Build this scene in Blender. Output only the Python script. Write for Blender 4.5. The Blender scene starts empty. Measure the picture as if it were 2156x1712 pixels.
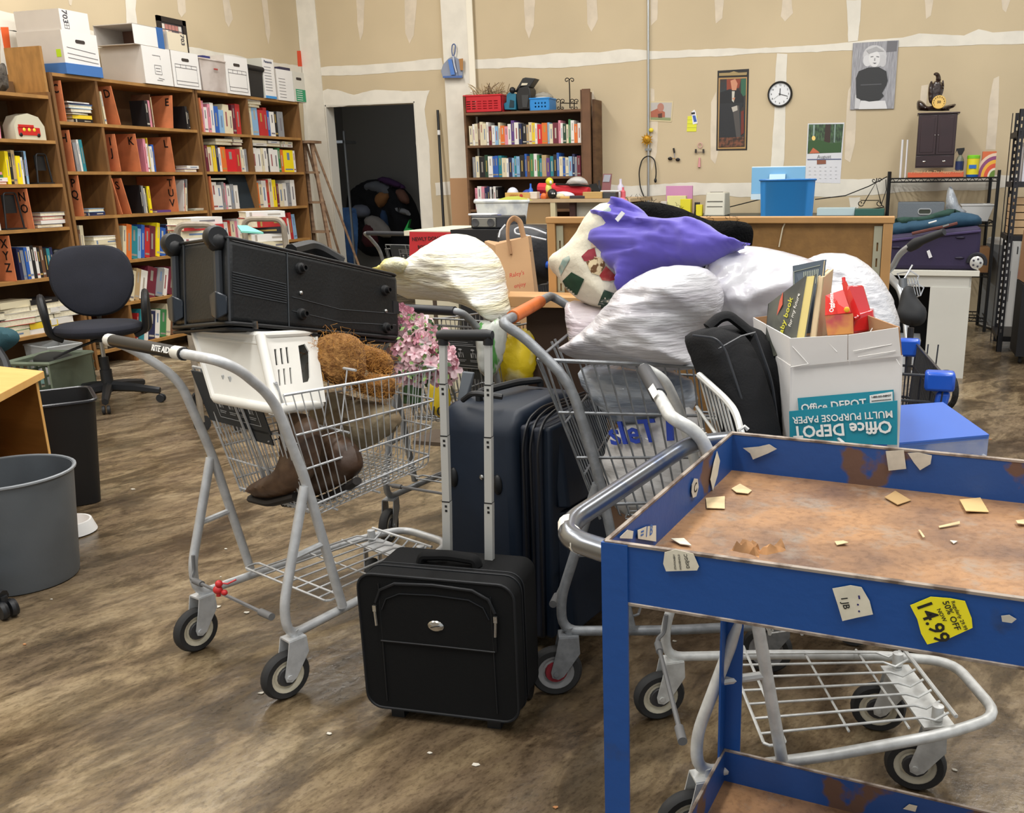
import bpy, math, random
import numpy as np
from mathutils import Vector, Matrix, noise
from mathutils.geometry import delaunay_2d_cdt

# ---------------------------------------------------------------- camera
H = 1.322
FPX, CX, CY = 1971.4, 1277.8, 932.2            # focal length and principal point of the (cropped) photograph, px
YAW, PITCH, ROLL = 0.29944, 0.27359, 0.01336
def _basis():
    cy, sy, cp, sp = math.cos(YAW), math.sin(YAW), math.cos(PITCH), math.sin(PITCH)
    F = Vector((-sy*cp, cy*cp, -sp)); r = Vector((cy, sy, 0)); d = F.cross(r)
    c, s = math.cos(ROLL), math.sin(ROLL)
    return c*r+s*d, -s*r+c*d, F
RX, DY, FW = _basis()
CAM = Vector((0, 0, H))
cam = bpy.data.cameras.new('camera'); camo = bpy.data.objects.new('camera', cam)
bpy.context.scene.collection.objects.link(camo)
camo.matrix_world = Matrix.Translation(CAM) @ Matrix((RX, -DY, -FW)).transposed().to_4x4()
cam.sensor_fit = 'HORIZONTAL'; cam.sensor_width = 36; cam.lens = FPX*36/2156
cam.shift_x = (1078-CX)/2156; cam.shift_y = (CY-856)/2156; cam.clip_start = .02
sc = bpy.context.scene; sc.camera = camo
# ---------------------------------------------------------------- light
sc.view_settings.view_transform = 'Standard'; sc.view_settings.look = 'None'
sc.view_settings.exposure = 0.0; sc.view_settings.gamma = 1; sc.view_settings.use_curve_mapping = False
w = bpy.data.worlds.new('world'); sc.world = w; w.use_nodes = True
w.node_tree.nodes['Background'].inputs[0].default_value = (.93, .97, 1, 1)
w.node_tree.nodes['Background'].inputs[1].default_value = 0.75
def area(x, y, z, sx, sy, e, col=(1, .99, .975)):
    l = bpy.data.lights.new('tube_or_fill_light', 'AREA'); l.shape = 'RECTANGLE'; l.size = sx; l.size_y = sy; l.energy = e; l.color = col
    o = bpy.data.objects.new('tube_or_fill_light', l); o.location = (x, y, z); sc.collection.objects.link(o); return o
LAMPS = [(x, y) for x in (-4.6, -1.6, 1.4) for y in (.2, 3.1, 6.2)]
for x, y in LAMPS:
    area(x, y, 4.52, .34, 2.3, 78)

# ---------------------------------------------------------------- helpers
def P(px, py, **k):
    "photo pixel -> world point on the plane x=, y= or z="
    r = RX*((px-CX)/FPX)+DY*((py-CY)/FPX)+FW
    a, v = list(k.items())[0]; i = 'xyz'.index(a)
    return CAM+r*((v-CAM[i])/r[i])
def D(px, py, d):
    return CAM+(RX*((px-CX)/FPX)+DY*((py-CY)/FPX)+FW)*d
def PPn(px, py, p0, n):
    r = RX*((px-CX)/FPX)+DY*((py-CY)/FPX)+FW; n = Vector(n)
    return CAM+r*(((Vector(p0)-CAM)@n)/(r@n))
def proj(p):
    v = Vector(p)-CAM; z = v@FW
    return CX+FPX*(v@RX)/z, CY+FPX*(v@DY)/z
def col(h):
    if not isinstance(h, str): return h
    h = h.lstrip('#'); c = [int(h[i:i+2], 16)/255 for i in (0, 2, 4)]
    return tuple(((x+.055)/1.055)**2.4 if x > .04045 else x/12.92 for x in c)
MATS = {}
def mat(h, rough=.6, metal=0, var=0, scale=8, bump=0, bscale=60, stretch=(1, 1, 1), h2=None, spec=.5, coat=0, lo=.4, hi=.6, dt=3, trans=0, emit=0, sheen=0, rot=(0, 0, 0), alpha=1):
    key = (h, rough, metal, var, scale, bump, bscale, stretch, h2, spec, coat, lo, hi, dt, trans, emit, sheen, rot, alpha)
    if key in MATS: return MATS[key]
    m = bpy.data.materials.new('m'); m.use_nodes = True; n = m.node_tree.nodes; L = m.node_tree.links
    b = n['Principled BSDF']; c = col(h)
    b.inputs['Base Color'].default_value = (*c, 1); b.inputs['Roughness'].default_value = rough
    b.inputs['Metallic'].default_value = metal; b.inputs['Specular IOR Level'].default_value = spec
    b.inputs['Coat Weight'].default_value = coat; b.inputs['Transmission Weight'].default_value = trans
    b.inputs['Sheen Weight'].default_value = sheen; b.inputs['Alpha'].default_value = alpha
    if emit: b.inputs['Emission Color'].default_value = (*c, 1); b.inputs['Emission Strength'].default_value = emit
    if var or h2 or bump:
        tc = n.new('ShaderNodeTexCoord'); mp = n.new('ShaderNodeMapping'); mp.inputs['Scale'].default_value = stretch; mp.inputs['Rotation'].default_value = rot
        L.new(tc.outputs['Object'], mp.inputs[0])
    if var or h2:
        t = n.new('ShaderNodeTexNoise'); t.inputs['Scale'].default_value = scale; t.inputs['Detail'].default_value = dt; L.new(mp.outputs[0], t.inputs[0])
        r = n.new('ShaderNodeValToRGB'); L.new(t.outputs[0], r.inputs[0])
        r.color_ramp.elements[0].position = lo; r.color_ramp.elements[1].position = hi
        if h2: c1 = c; c2 = col(h2)
        else: c1 = tuple(x*(1-var) for x in c); c2 = tuple(min(1, x*(1+var)) for x in c)
        r.color_ramp.elements[0].color = (*c1, 1); r.color_ramp.elements[1].color = (*c2, 1)
        L.new(r.outputs[0], b.inputs['Base Color'])
    if bump:
        t = n.new('ShaderNodeTexNoise'); t.inputs['Scale'].default_value = bscale; t.inputs['Detail'].default_value = 4; L.new(mp.outputs[0], t.inputs[0])
        u = n.new('ShaderNodeBump'); u.inputs['Strength'].default_value = bump; u.inputs['Distance'].default_value = .01
        L.new(t.outputs[0], u.inputs['Height']); L.new(u.outputs[0], b.inputs['Normal'])
    MATS[key] = m; return m
def root_of(o): return o
def T(name, label, cat, loc=(0, 0, 0), group=None):
    o = bpy.data.objects.new(name, None); sc.collection.objects.link(o); o.empty_display_size = .05
    o.location = loc; o['label'] = label; o['category'] = cat
    if group: o['group'] = group
    return o
def tag(o, label=None, cat=None, group=None, kind=None):
    if label: o['label'] = label
    if cat: o['category'] = cat
    if group: o['group'] = group
    if kind: o['kind'] = kind
    return o
def wpos(o):
    p = Vector((0, 0, 0))
    while o: p += o.location; o = o.parent
    return p
class MB:
    def __init__(s, M=None): s.v = []; s.f = []; s.mi = []; s.M = M or Matrix.Identity(4); s.k = 0; s.mats = []
    def add(s, vs, fs, M=None):
        A = s.M @ M if M is not None else s.M
        o = len(s.v); s.v += [A @ Vector(v) for v in vs]; s.f += [tuple(i+o for i in f) for f in fs]; s.mi += [s.k]*len(fs)
    def m(s, mt):
        if mt not in s.mats: s.mats.append(mt)
        s.k = s.mats.index(mt); return s
    def box(s, c, d, rz=0, M=None):
        x, y, z = (q/2 for q in d)
        vs = [(a*x, b*y, e*z) for a in (-1, 1) for b in (-1, 1) for e in (-1, 1)]
        N = Matrix.Translation(c) @ Matrix.Rotation(rz, 4, 'Z')
        if M is not None: N = N @ M
        s.add(vs, [(0, 1, 3, 2), (4, 6, 7, 5), (0, 4, 5, 1), (2, 3, 7, 6), (0, 2, 6, 4), (1, 5, 7, 3)], N); return s
    def bb(s, a, b):
        return s.box([(p+q)/2 for p, q in zip(a, b)], [abs(p-q) for p, q in zip(a, b)])
    def hexa(s, b4, t4):
        s.add(list(b4)+list(t4), [(3, 2, 1, 0), (4, 5, 6, 7)]+[(i, (i+1) % 4, (i+1) % 4+4, i+4) for i in range(4)]); return s
    def slab(s, p4, th, nrm=None):
        "quad with thickness th behind (along -normal)"
        p = [Vector(q) for q in p4]; n = Vector(nrm).normalized() if nrm else (p[1]-p[0]).cross(p[3]-p[0]).normalized()
        return s.hexa([q-n*th for q in p], p)
    def prism(s, pts, vec):
        n = len(pts); vec = Vector(vec); a = [Vector(p) for p in pts]
        s.add(a+[p+vec for p in a], [tuple(range(n-1, -1, -1)), tuple(range(n, 2*n))]+[(i, (i+1) % n, (i+1) % n+n, i+n) for i in range(n)]); return s
    def tube(s, pts, r, n=8, fil=0, closed=False, fs=5, flat=1):
        p = [Vector(q) for q in pts]
        if fil:
            q = []; N = len(p)
            for i in range(N):
                if not closed and i in (0, N-1): q.append(p[i]); continue
                a, b, c = p[i-1], p[i], p[(i+1) % N]; l = min(fil, (a-b).length*.48, (c-b).length*.48)
                u = b+(a-b).normalized()*l; v = b+(c-b).normalized()*l
                for k in range(fs+1):
                    t = k/fs; q.append(u*(1-t)**2+b*2*t*(1-t)+v*t*t)
            p = q
        N = len(p); rr = r if hasattr(r, '__len__') else [r]*N
        vs = []; up = None
        for i in range(N):
            if closed: t = p[(i+1) % N]-p[i-1]
            else: t = p[min(i+1, N-1)]-p[max(i-1, 0)]
            if t.length < 1e-9: t = Vector((0, 0, 1))
            t.normalize()
            if up is None:
                up = Vector((0, 0, 1)) if abs(t.z) < .9 else Vector((1, 0, 0))
            up = (up-t*(up@t))
            if up.length < 1e-5: up = t.orthogonal()
            up.normalize(); w_ = t.cross(up)
            k = rr[min(i, len(rr)-1)]
            vs += [p[i]+(up*math.cos(2*math.pi*j/n)+w_*math.sin(2*math.pi*j/n)*flat)*k for j in range(n)]
        fs_ = []
        for i in range(N if closed else N-1):
            a = i*n; b = ((i+1) % N)*n
            fs_ += [(a+j, a+(j+1) % n, b+(j+1) % n, b+j) for j in range(n)]
        if not closed: fs_ += [tuple(range(n-1, -1, -1)), tuple(range((N-1)*n, N*n))]
        s.add(vs, fs_); return s
    def cyl(s, a, b, r, n=16, r2=None): return s.tube([a, b], [r, r if r2 is None else r2], n)
    def lathe(s, prof, c=(0, 0, 0), n=24, axis=(0, 0, 1), sx=1, sy=1, cap=True):
        N = len(prof); vs = []; ax = Vector(axis).normalized(); Q = ax.to_track_quat('Z', 'Y').to_matrix()
        for r, z in prof:
            for j in range(n):
                a = 2*math.pi*j/n; vs.append(Q @ Vector((r*math.cos(a)*sx, r*math.sin(a)*sy, z))+Vector(c))
        fs = [(i*n+j, i*n+(j+1) % n, (i+1)*n+(j+1) % n, (i+1)*n+j) for i in range(N-1) for j in range(n)]
        if cap and prof[0][0] > 1e-4: fs.append(tuple(range(n-1, -1, -1)))
        if cap and prof[-1][0] > 1e-4: fs.append(tuple(range((N-1)*n, N*n)))
        s.add(vs, fs); return s
    def sph(s, c, r, n=14, m=9, M=None):
        if not hasattr(r, '__len__'): r = (r, r, r)
        N = Matrix.Translation(c) @ (M or Matrix.Identity(4)) @ Matrix.Diagonal((*r, 1))
        vs = [(0, 0, -1)]+[(math.sin(math.pi*i/m)*math.cos(2*math.pi*j/n), math.sin(math.pi*i/m)*math.sin(2*math.pi*j/n), -math.cos(math.pi*i/m)) for i in range(1, m) for j in range(n)]+[(0, 0, 1)]
        fs = [(0, 1+(j+1) % n, 1+j) for j in range(n)]
        for i in range(m-2):
            a = 1+i*n; b = a+n; fs += [(a+j, a+(j+1) % n, b+(j+1) % n, b+j) for j in range(n)]
        e = len(vs)-1; a = 1+(m-2)*n; fs += [(a+j, a+(j+1) % n, e) for j in range(n)]
        s.add(vs, fs, N); return s
    def text(s, body, size, M, ext=.0006, align='CENTER', w=1, shear=0, fit=0):
        c = bpy.data.curves.new('t', 'FONT'); c.body = body; c.size = size; c.extrude = ext; c.align_x = align; c.align_y = 'CENTER'; c.offset = size*.012*w; c.shear = shear; c.resolution_u = 2
        o = bpy.data.objects.new('t', c); me = bpy.data.meshes.new_from_object(o)
        if fit:
            xs = [v.co.x for v in me.vertices]; k = fit/(max(xs)-min(xs)); M = M @ Matrix.Diagonal((k, k, 1, 1))
        s.add([v.co for v in me.vertices], [tuple(p.vertices) for p in me.polygons], M)
        bpy.data.objects.remove(o); bpy.data.curves.remove(c); bpy.data.meshes.remove(me); return s
    def o(s, name, mt=None, parent=None, bev=0, smooth=True, label=None, ang=40, seg=2, sub=0):
        base = wpos(parent) if parent else Vector((0, 0, 0))
        if s.v:
            lo = Vector([min(v[i] for v in s.v) for i in range(3)]); hi = Vector([max(v[i] for v in s.v) for i in range(3)])
        else: lo = hi = Vector((0, 0, 0))
        c = Vector(((lo.x+hi.x)/2, (lo.y+hi.y)/2, lo.z))
        me = bpy.data.meshes.new(name); me.from_pydata([v-c for v in s.v], [], s.f)
        ms = s.mats or [mt]
        for q in ms: me.materials.append(q if q is not None else mt)
        me.polygons.foreach_set('material_index', s.mi)
        if smooth: me.polygons.foreach_set('use_smooth', [True]*len(me.polygons)); 
        me.validate(); me.update()
        if smooth: me.set_sharp_from_angle(angle=math.radians(ang))
        ob = bpy.data.objects.new(name, me); sc.collection.objects.link(ob); ob.location = c-base
        if parent: ob.parent = parent
        if bev:
            d = ob.modifiers.new('bevel', 'BEVEL'); d.width = bev; d.segments = seg; d.limit_method = 'ANGLE'; d.angle_limit = math.radians(35); d.harden_normals = False
        if sub:
            d = ob.modifiers.new('sub', 'SUBSURF'); d.levels = sub; d.render_levels = sub
        if label: ob['label'] = label
        return ob
def MX(o, x, y, z=None):
    "matrix with origin o and axes x, y (z = x cross y)"
    x = Vector(x).normalized(); y = Vector(y); y = (y-x*(y@x)).normalized(); z = x.cross(y)
    return Matrix(((x.x, y.x, z.x, o[0]), (x.y, y.y, z.y, o[1]), (x.z, y.z, z.z, o[2]), (0, 0, 0, 1)))
def inside(p, poly):
    x, y = p; r = False; j = len(poly)-1
    for i in range(len(poly)):
        xi, yi = poly[i]; xj, yj = poly[j]
        if (yi > y) != (yj > y) and x < (xj-xi)*(y-yi)/(yj-yi)+xi: r = not r
        j = i
    return r
def smoothpoly(pts, it=1):
    for _ in range(it):
        q = []
        for i in range(len(pts)):
            a, b = pts[i], pts[(i+1) % len(pts)]
            q += [(a[0]*.75+b[0]*.25, a[1]*.75+b[1]*.25), (a[0]*.25+b[0]*.75, a[1]*.25+b[1]*.75)]
        pts = q
    return pts
def blob(mb, pts, p0, n, tf, tb, res=.02, edge=.12, wr=.0, wf=12, stretch=(1, 1), smooth=1, seed=0, ridge=True, power=.5, fn=None):
    """soft body: photo-traced outline on the plane through p0 with normal n (towards the viewer), inflated tf in front and tb behind."""
    n = Vector(n).normalized(); X = Vector((0, 0, 1)).cross(n).normalized(); Y = n.cross(X)
    p0 = Vector(p0)
    q = [PPn(a, b, p0, n)-p0 for a, b in pts]; q = [(v@X, v@Y) for v in q]
    q = smoothpoly(q, smooth)
    # resample outline
    out = []
    for i in range(len(q)):
        a = np.array(q[i]); b = np.array(q[(i+1) % len(q)]); k = max(1, int(np.hypot(*(b-a))/res+.5))
        out += [tuple(a+(b-a)*t/k) for t in range(k)]
    xs = [a for a, b in out]; ys = [b for a, b in out]
    A = np.array(out); B = np.roll(A, -1, 0); Dv = B-A; L2 = (Dv**2).sum(1)+1e-12
    def dist(p):
        t = np.clip(((p-A)*Dv).sum(1)/L2, 0, 1); return np.sqrt((((A+Dv*t[:, None])-p)**2).sum(1)).min()
    inn = []; y = min(ys)+res*.5; row = 0
    while y < max(ys):
        x = min(xs)+(res*.5 if row % 2 else 0)
        while x < max(xs):
            if inside((x, y), out):
                d = dist(np.array((x, y)))
                if d > res*.45: inn.append((x, y, d))
            x += res
        y += res*.87; row += 1
    no = len(out); al = [Vector(p) for p in out]+[Vector(p[:2]) for p in inn]
    r = delaunay_2d_cdt(al, [(i, (i+1) % no) for i in range(no)], [], 1, 1e-6)
    vv = r[0]; tri = [tuple(f) for f in r[2]]
    def prof(d): return (1-(1-min(1, d/edge))**2)**power
    vs = []; nv = len(vv); rim = []
    for sgn, th in ((1, tf), (-1, tb)):
        for i, v in enumerate(vv):
            d = 0 if i < no else dist(np.array((v.x, v.y)))
            if i >= no and d < 1e-5: d = 0
            h = prof(d)*th
            if fn: h *= fn(v.x, v.y)
            nz = 0
            if wr:
                s_ = Vector((v.x*wf*stretch[0], v.y*wf*stretch[1], seed+sgn*3.1))
                s_ += Vector((noise.noise(s_*.6), noise.noise(s_*.6+Vector((5, 0, 0))), 0))*.9
                nz = noise.fractal(s_, 1, 2, 3) if not ridge else sum(a_1*(1-3.2*abs(noise.noise(s_*f_1+Vector((f_1*7, 0, 0))))) for a_1, f_1 in ((.62, 1), (.34, 2.1), (.2, 4.3)))
                nz *= wr*min(1, d/(edge*.35)+.15)
            vs.append(p0+X*v.x+Y*v.y+n*(sgn*h+(nz if sgn > 0 else nz*.6)))
    f = [t for t in tri]+[tuple(i+nv for i in reversed(t)) for t in tri]
    # weld rims
    mp = {i+nv: i for i in range(no)}
    f2 = []
    for t in f:
        t = tuple(mp.get(i, i) for i in t)
        if len(set(t)) == len(t): f2.append(t)
    mb.add(vs, f2); return mb
def rrect(w, h, r, n=5):
    "rounded rectangle outline in 2D, centred"
    o = []
    for cx_, cy_, a0 in ((w/2-r, h/2-r, 0), (-w/2+r, h/2-r, 90), (-w/2+r, -h/2+r, 180), (w/2-r, -h/2+r, 270)):
        for k in range(n+1):
            a = math.radians(a0+90*k/n); o.append((cx_+r*math.cos(a), cy_+r*math.sin(a)))
    return o
def paper(px, plane, mt, name, label, cat, th=.002, parent=None, group=None, off=.001):
    "thin flat item traced on a plane (p0, n)"
    n = Vector(plane[1]).normalized(); mb = MB()
    pts = [PPn(a, b, plane[0], n)+n*off for a, b in px]
    if ((pts[1]-pts[0]).cross(pts[2]-pts[1]))@n < 0: pts.reverse()
    mb.prism([p for p in pts], n*th)
    o = mb.o(name, mt, parent, smooth=False)
    if label and not parent: tag(o, label, cat, group)
    return o
rnd = random.Random(7)

# ---------------------------------------------------------------- materials of the setting
def floor_mat():
    m = bpy.data.materials.new('stained_concrete'); m.use_nodes = True; n = m.node_tree.nodes; L = m.node_tree.links; b = n['Principled BSDF']
    tc = n.new('ShaderNodeTexCoord')
    def nz(scale, st, rot, det=5, dist=0):
        mp = n.new('ShaderNodeMapping'); mp.vector_type = 'TEXTURE'; mp.inputs['Scale'].default_value = (st[1], 1, 1); mp.inputs['Rotation'].default_value = (0, 0, rot); L.new(tc.outputs['Object'], mp.inputs[0])
        t = n.new('ShaderNodeTexNoise'); t.inputs['Scale'].default_value = scale; t.inputs['Detail'].default_value = det; t.inputs['Roughness'].default_value = .62; t.inputs['Distortion'].default_value = dist; L.new(mp.outputs[0], t.inputs[0]); return t
    def ramp(t, els):
        r = n.new('ShaderNodeValToRGB'); L.new(t.outputs[0], r.inputs[0]); e = r.color_ramp.elements
        while len(e) < len(els): e.new(.5)
        for k, (p, c) in enumerate(els): e[k].position = p; e[k].color = (*col(c), 1)
        return r
    def mix(a, b_, f, mode='MIX'):
        x = n.new('ShaderNodeMixRGB'); x.blend_type = mode; L.new(a, x.inputs[1]); L.new(b_, x.inputs[2])
        if isinstance(f, float): x.inputs[0].default_value = f
        else: L.new(f, x.inputs[0])
        return x.outputs[0]
    FR = 1.2
    A = ramp(nz(6.5, (1, 2.6, 1), FR, 10, .5), [(.3, '8b7c64'), (.42, 'b5a284'), (.52, 'd4c19b'), (.66, 'e9d9b4')])
    B = ramp(nz(5, (1, 2.2, 1), FR-.5, 9, .4), [(.32, '807362'), (.46, 'ab9a82'), (.6, 'd2c1a2')])
    msk = ramp(nz(.9, (1, 1.5, 1), .3, 4, 0), [(.42, '000000'), (.6, 'ffffff')])
    c = mix(A.outputs[0], B.outputs[0], msk.outputs[0])
    dk = ramp(nz(5.2, (1, 1.9, 1), FR, 10, .6), [(.37, '4c443a'), (.45, '8d857a'), (.53, 'ffffff')])
    c = mix(c, dk.outputs[0], .66, 'MULTIPLY')
    big = ramp(nz(.8, (1, 1.4, 1), .6, 4, .3), [(.38, '9a9088'), (.6, 'ffffff')])
    c = mix(c, big.outputs[0], .35, 'MULTIPLY')
    # the floor gets darker towards the near right side, with a noisy border
    sx = n.new('ShaderNodeSeparateXYZ'); L.new(tc.outputs['Object'], sx.inputs[0])
    wv = nz(1.1, (1, 1, 1), 0, 4, .3)
    q = n.new('ShaderNodeMath'); q.operation = 'MULTIPLY_ADD'; q.inputs[1].default_value = 1.6; L.new(wv.outputs[0], q.inputs[0]); L.new(sx.outputs[1], q.inputs[2])
    u = n.new('ShaderNodeMath'); u.operation = 'MULTIPLY_ADD'; u.inputs[1].default_value = -.62; L.new(sx.outputs[0], u.inputs[0]); L.new(q.outputs[0], u.inputs[2])
    rp = n.new('ShaderNodeMapRange'); rp.inputs[1].default_value = 2.55; rp.inputs[2].default_value = 4.1; L.new(u.outputs[0], rp.inputs[0])
    w_ = ramp(rp, [(0, '8a7e74'), (1, 'ffffff')])
    c = mix(c, w_.outputs[0], .75, 'MULTIPLY')
    fine = ramp(nz(30, (1, 2.4, 1), FR, 8, .4), [(.36, '8c847a'), (.56, 'ffffff')])
    c = mix(c, fine.outputs[0], .5, 'MULTIPLY')
    sp = ramp(nz(90, (1, 1.5, 1), FR, 6), [(.34, '7d766e'), (.5, 'ffffff'), (.66, 'ffffff')])
    c = mix(c, sp.outputs[0], .45, 'MULTIPLY')
    L.new(c, b.inputs['Base Color'])
    rr = ramp(nz(3, (1, 2, 1), .2), [(.3, '6a6a6a'), (.7, 'a0a0a0')]); L.new(rr.outputs[0], b.inputs['Roughness'])
    bp = n.new('ShaderNodeBump'); bp.inputs['Strength'].default_value = .18; bp.inputs['Distance'].default_value = .01; L.new(nz(30, (1, 1, 1), 0, 8).outputs[0], bp.inputs['Height']); L.new(bp.outputs[0], b.inputs['Normal'])
    return m
def grit_mat(a, b_, c_, scale=5, rough=.5):
    "three-tone blotched worn surface with fine grit"
    m = mat(a, rough, h2=b_, scale=scale, lo=.34, hi=.62, dt=14, bump=.15, bscale=60, spec=.4).copy(); n = m.node_tree.nodes; L = m.node_tree.links; bs = n['Principled BSDF']; src = bs.inputs['Base Color'].links[0].from_socket
    tc = n.new('ShaderNodeTexCoord')
    for sc_, lo, hi, col_, f in ((scale*1.7, .52, .66, c_, .75), (scale*14, .36, .52, None, .5)):
        t = n.new('ShaderNodeTexNoise'); t.inputs['Scale'].default_value = sc_; t.inputs['Detail'].default_value = 12; t.inputs['Roughness'].default_value = .7; L.new(tc.outputs['Object'], t.inputs[0])
        r = n.new('ShaderNodeValToRGB'); L.new(t.outputs[0], r.inputs[0]); e = r.color_ramp.elements; e[0].position = lo; e[1].position = hi
        x = n.new('ShaderNodeMixRGB')
        if col_: e[0].color = (0, 0, 0, 1); e[1].color = (f, f, f, 1); L.new(r.outputs[0], x.inputs[0]); x.inputs[2].default_value = (*col(col_), 1)
        else: e[0].color = (.45, .4, .36, 1); e[1].color = (1, 1, 1, 1); x.blend_type = 'MULTIPLY'; x.inputs[0].default_value = f; L.new(r.outputs[0], x.inputs[2])
        L.new(src, x.inputs[1]); src = x.outputs[0]
    L.new(src, bs.inputs['Base Color']); return m
WALL = mat('c8b797', .85, var=.05, scale=.8, bump=.04, bscale=90)
MUD = mat('e2ddd0', .8, var=.04, scale=6, bump=.05, bscale=40)
MUD2 = mat('d6c9b4', .8, var=.05, scale=9)
YW, XL, ZC = 9.22, -6.16, 4.6
def struct(mb, name, mt=None, **k): return tag(mb.o(name, mt, **k), kind='structure')
struct(MB().bb((-9, -4, -.1), (6, 13.2, 0)), 'floor', floor_mat())
struct(MB().bb((-6.4, -4, ZC), (6, 13.2, ZC+.1)), 'ceiling', mat('d8d4ca', .9))
def patchpoly(mb, pts, plane, jit, thick, seed=0, n_=None):
    "irregular joint-compound patch on a wall: outline in photo px"
    n = Vector(plane[1]); r = random.Random(seed); q = [PPn(a, b, plane[0], n) for a, b in pts]; out = []
    for i in range(len(q)):
        a, b = q[i], q[(i+1) % len(q)]; k = max(1, int((b-a).length/.05))
        for t in range(k):
            p = a.lerp(b, t/k); s_ = p*3.1+Vector((seed,)*3)
            t_ = (b-a).normalized(); w_ = n.cross(t_)
            out.append(p+w_*(noise.noise(s_)*jit+r.uniform(-.25, .25)*jit)+n*thick)
    nrm = Vector((0, 0, 0))
    for i in range(len(out)): nrm += out[i].cross(out[(i+1) % len(out)])
    if nrm@n < 0: out.reverse()
    X = Vector((0, 0, 1)).cross(n).normalized(); Y = n.cross(X); o2 = [Vector((p@X, p@Y)) for p in out]
    rr = delaunay_2d_cdt(o2, [(i, (i+1) % len(o2)) for i in range(len(o2))], [], 1, 1e-6); d0 = out[0]@n
    mb.add([X*v.x+Y*v.y+n*d0 for v in rr[0]], [tuple(f) for f in rr[2]]); return mb
BW = ((0, YW, 0), (0, -1, 0)); LW = ((XL, 0, 0), (1, 0, 0))
mb = MB(); mb.m(WALL)
xd0, xd1, zd = -5.93, -4.87, 2.125
mb.bb((XL-.2, YW, 0), (xd0, YW+.12, ZC)); mb.bb((xd1, YW, 0), (5.9, YW+.12, ZC)); mb.bb((xd0, YW, zd), (xd1, YW+.12, ZC))
mb.m(MUD)
A = [
 [(990, 126), (1060, 124), (1110, 118), (1170, 113), (1260, 110), (1315, 104), (1380, 107), (1500, 104), (1600, 100), (1700, 95), (1800, 88), (1900, 79), (1935, 70), (1990, 74), (2030, 76), (2060, 62), (2090, 70), (2156, 67), (2200, 66), (3300, 10), (3300, 36), (2200, 90), (2100, 92), (1990, 97), (1900, 99), (1800, 105), (1720, 111), (1600, 114), (1450, 120), (1330, 129), (1240, 138), (1180, 143), (1100, 142), (1000, 145)],
 [(1262, 386), (1330, 392), (1400, 387), (1520, 385), (1640, 386), (1760, 378), (1880, 375), (2000, 374), (2160, 366), (3300, 344), (3300, 368), (2160, 392), (2050, 400), (1900, 403), (1850, 410), (1760, 415), (1640, 412), (1560, 413), (1420, 409), (1340, 416), (1262, 412)],
 [(648, 142), (700, 139), (800, 136), (930, 122), (936, 146), (850, 150), (750, 157), (648, 160)],
 [(652, 210), (690, 188), (720, 192), (745, 200), (790, 188), (860, 192), (905, 190), (900, 204), (895, 230), (905, 330), (912, 480), (916, 560), (893, 560), (871, 216), (678, 226), (700, 560), (690, 560), (652, 330)],
 [(916, 384), (955, 380), (957, 410), (918, 412)],
 [(1782, 0), (1814, 0), (1806, 85), (1786, 88)],
 [(1636, 114), (1656, 114), (1656, 180), (1652, 280), (1648, 350), (1640, 420), (1622, 420), (1628, 300), (1632, 175)],
 [(1787, 415), (1812, 415), (1806, 450), (1790, 450)]]
for i, a in enumerate(A): patchpoly(mb, a, BW, .012, .0025, i)
mb.m(MUD2)
for i, a in enumerate([
 [(1103, -5), (1127, -5), (1124, 55), (1113, 82), (1106, 60)], [(1235, -5), (1256, -5), (1259, 40), (1246, 66), (1237, 50)],
 [(1370, -5), (1386, -5), (1384, 42), (1370, 54)], [(1504, -5), (1524, -5), (1521, 38), (1507, 50)], [(1648, -5), (1667, -5), (1670, 28), (1652, 46), (1643, 34)],
 [(1946, -5), (1966, -5), (1960, 33), (1950, 40)], [(2108, -5), (2130, -5), (2118, 26), (2110, 20)], [(1249, 190), (1254, 220), (1258, 290), (1255, 330), (1246, 352), (1241, 300), (1240, 215)],
 [(1370, 185), (1378, 188), (1378, 215), (1385, 260), (1383, 320), (1372, 360), (1369, 280)], [(1497, 215), (1508, 192), (1514, 310), (1506, 345), (1497, 335), (1496, 260)],
 [(1785, 190), (1798, 170), (1803, 240), (1800, 300), (1790, 342), (1779, 335), (1782, 230)], [(2092, 165), (2104, 160), (2101, 240), (2096, 315), (2075, 315), (2084, 210)],
 [(1940, 180), (1955, 178), (1950, 230), (1935, 230)], [(750, -5), (768, -5), (765, 70), (758, 86), (752, 50)], [(852, -5), (878, -5), (872, 75), (862, 92), (853, 70)]]): patchpoly(mb, a, BW, .008, .0015, 20+i)
struct(mb, 'wall_back', WALL, smooth=False)
mb = MB(); mb.m(WALL); mb.bb((XL-.15, -4, 0), (XL, YW+.12, ZC)); mb.m(MUD)
patchpoly(mb, [(-60, 0), (0, 22), (60, 34), (200, 66), (300, 90), (420, 102), (520, 122), (646, 141), (646, 160), (520, 146), (420, 133), (300, 125), (200, 100), (0, 62), (-60, 50)], LW, .012, .0025, 3)
patchpoly(mb, [(622, -10), (634, -10), (650, 140), (662, 300), (700, 560), (676, 560), (648, 380), (640, 270), (632, 120)], LW, .01, .0025, 5)
patchpoly(mb, [(264, -10), (286, -10), (284, 20), (289, 60), (266, 55)], LW, .01, .0025, 6)
patchpoly(mb, [(0, 60), (60, 70), (60, 190), (0, 180)], LW, .01, .0025, 7)
mb.m(MUD2)
for i, a in enumerate([[(372, -5), (390, -5), (391, 25), (382, 36), (375, 25)], [(468, -5), (481, -5), (490, 40), (481, 58), (474, 45)], [(550, -5), (562, -5), (569, 70), (565, 94), (559, 70)], [(143, -5), (152, -5), (150, 12), (146, 10)]]): patchpoly(mb, a, LW, .008, .0015, 40+i)
struct(mb, 'wall_left', WALL, smooth=False)
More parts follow.
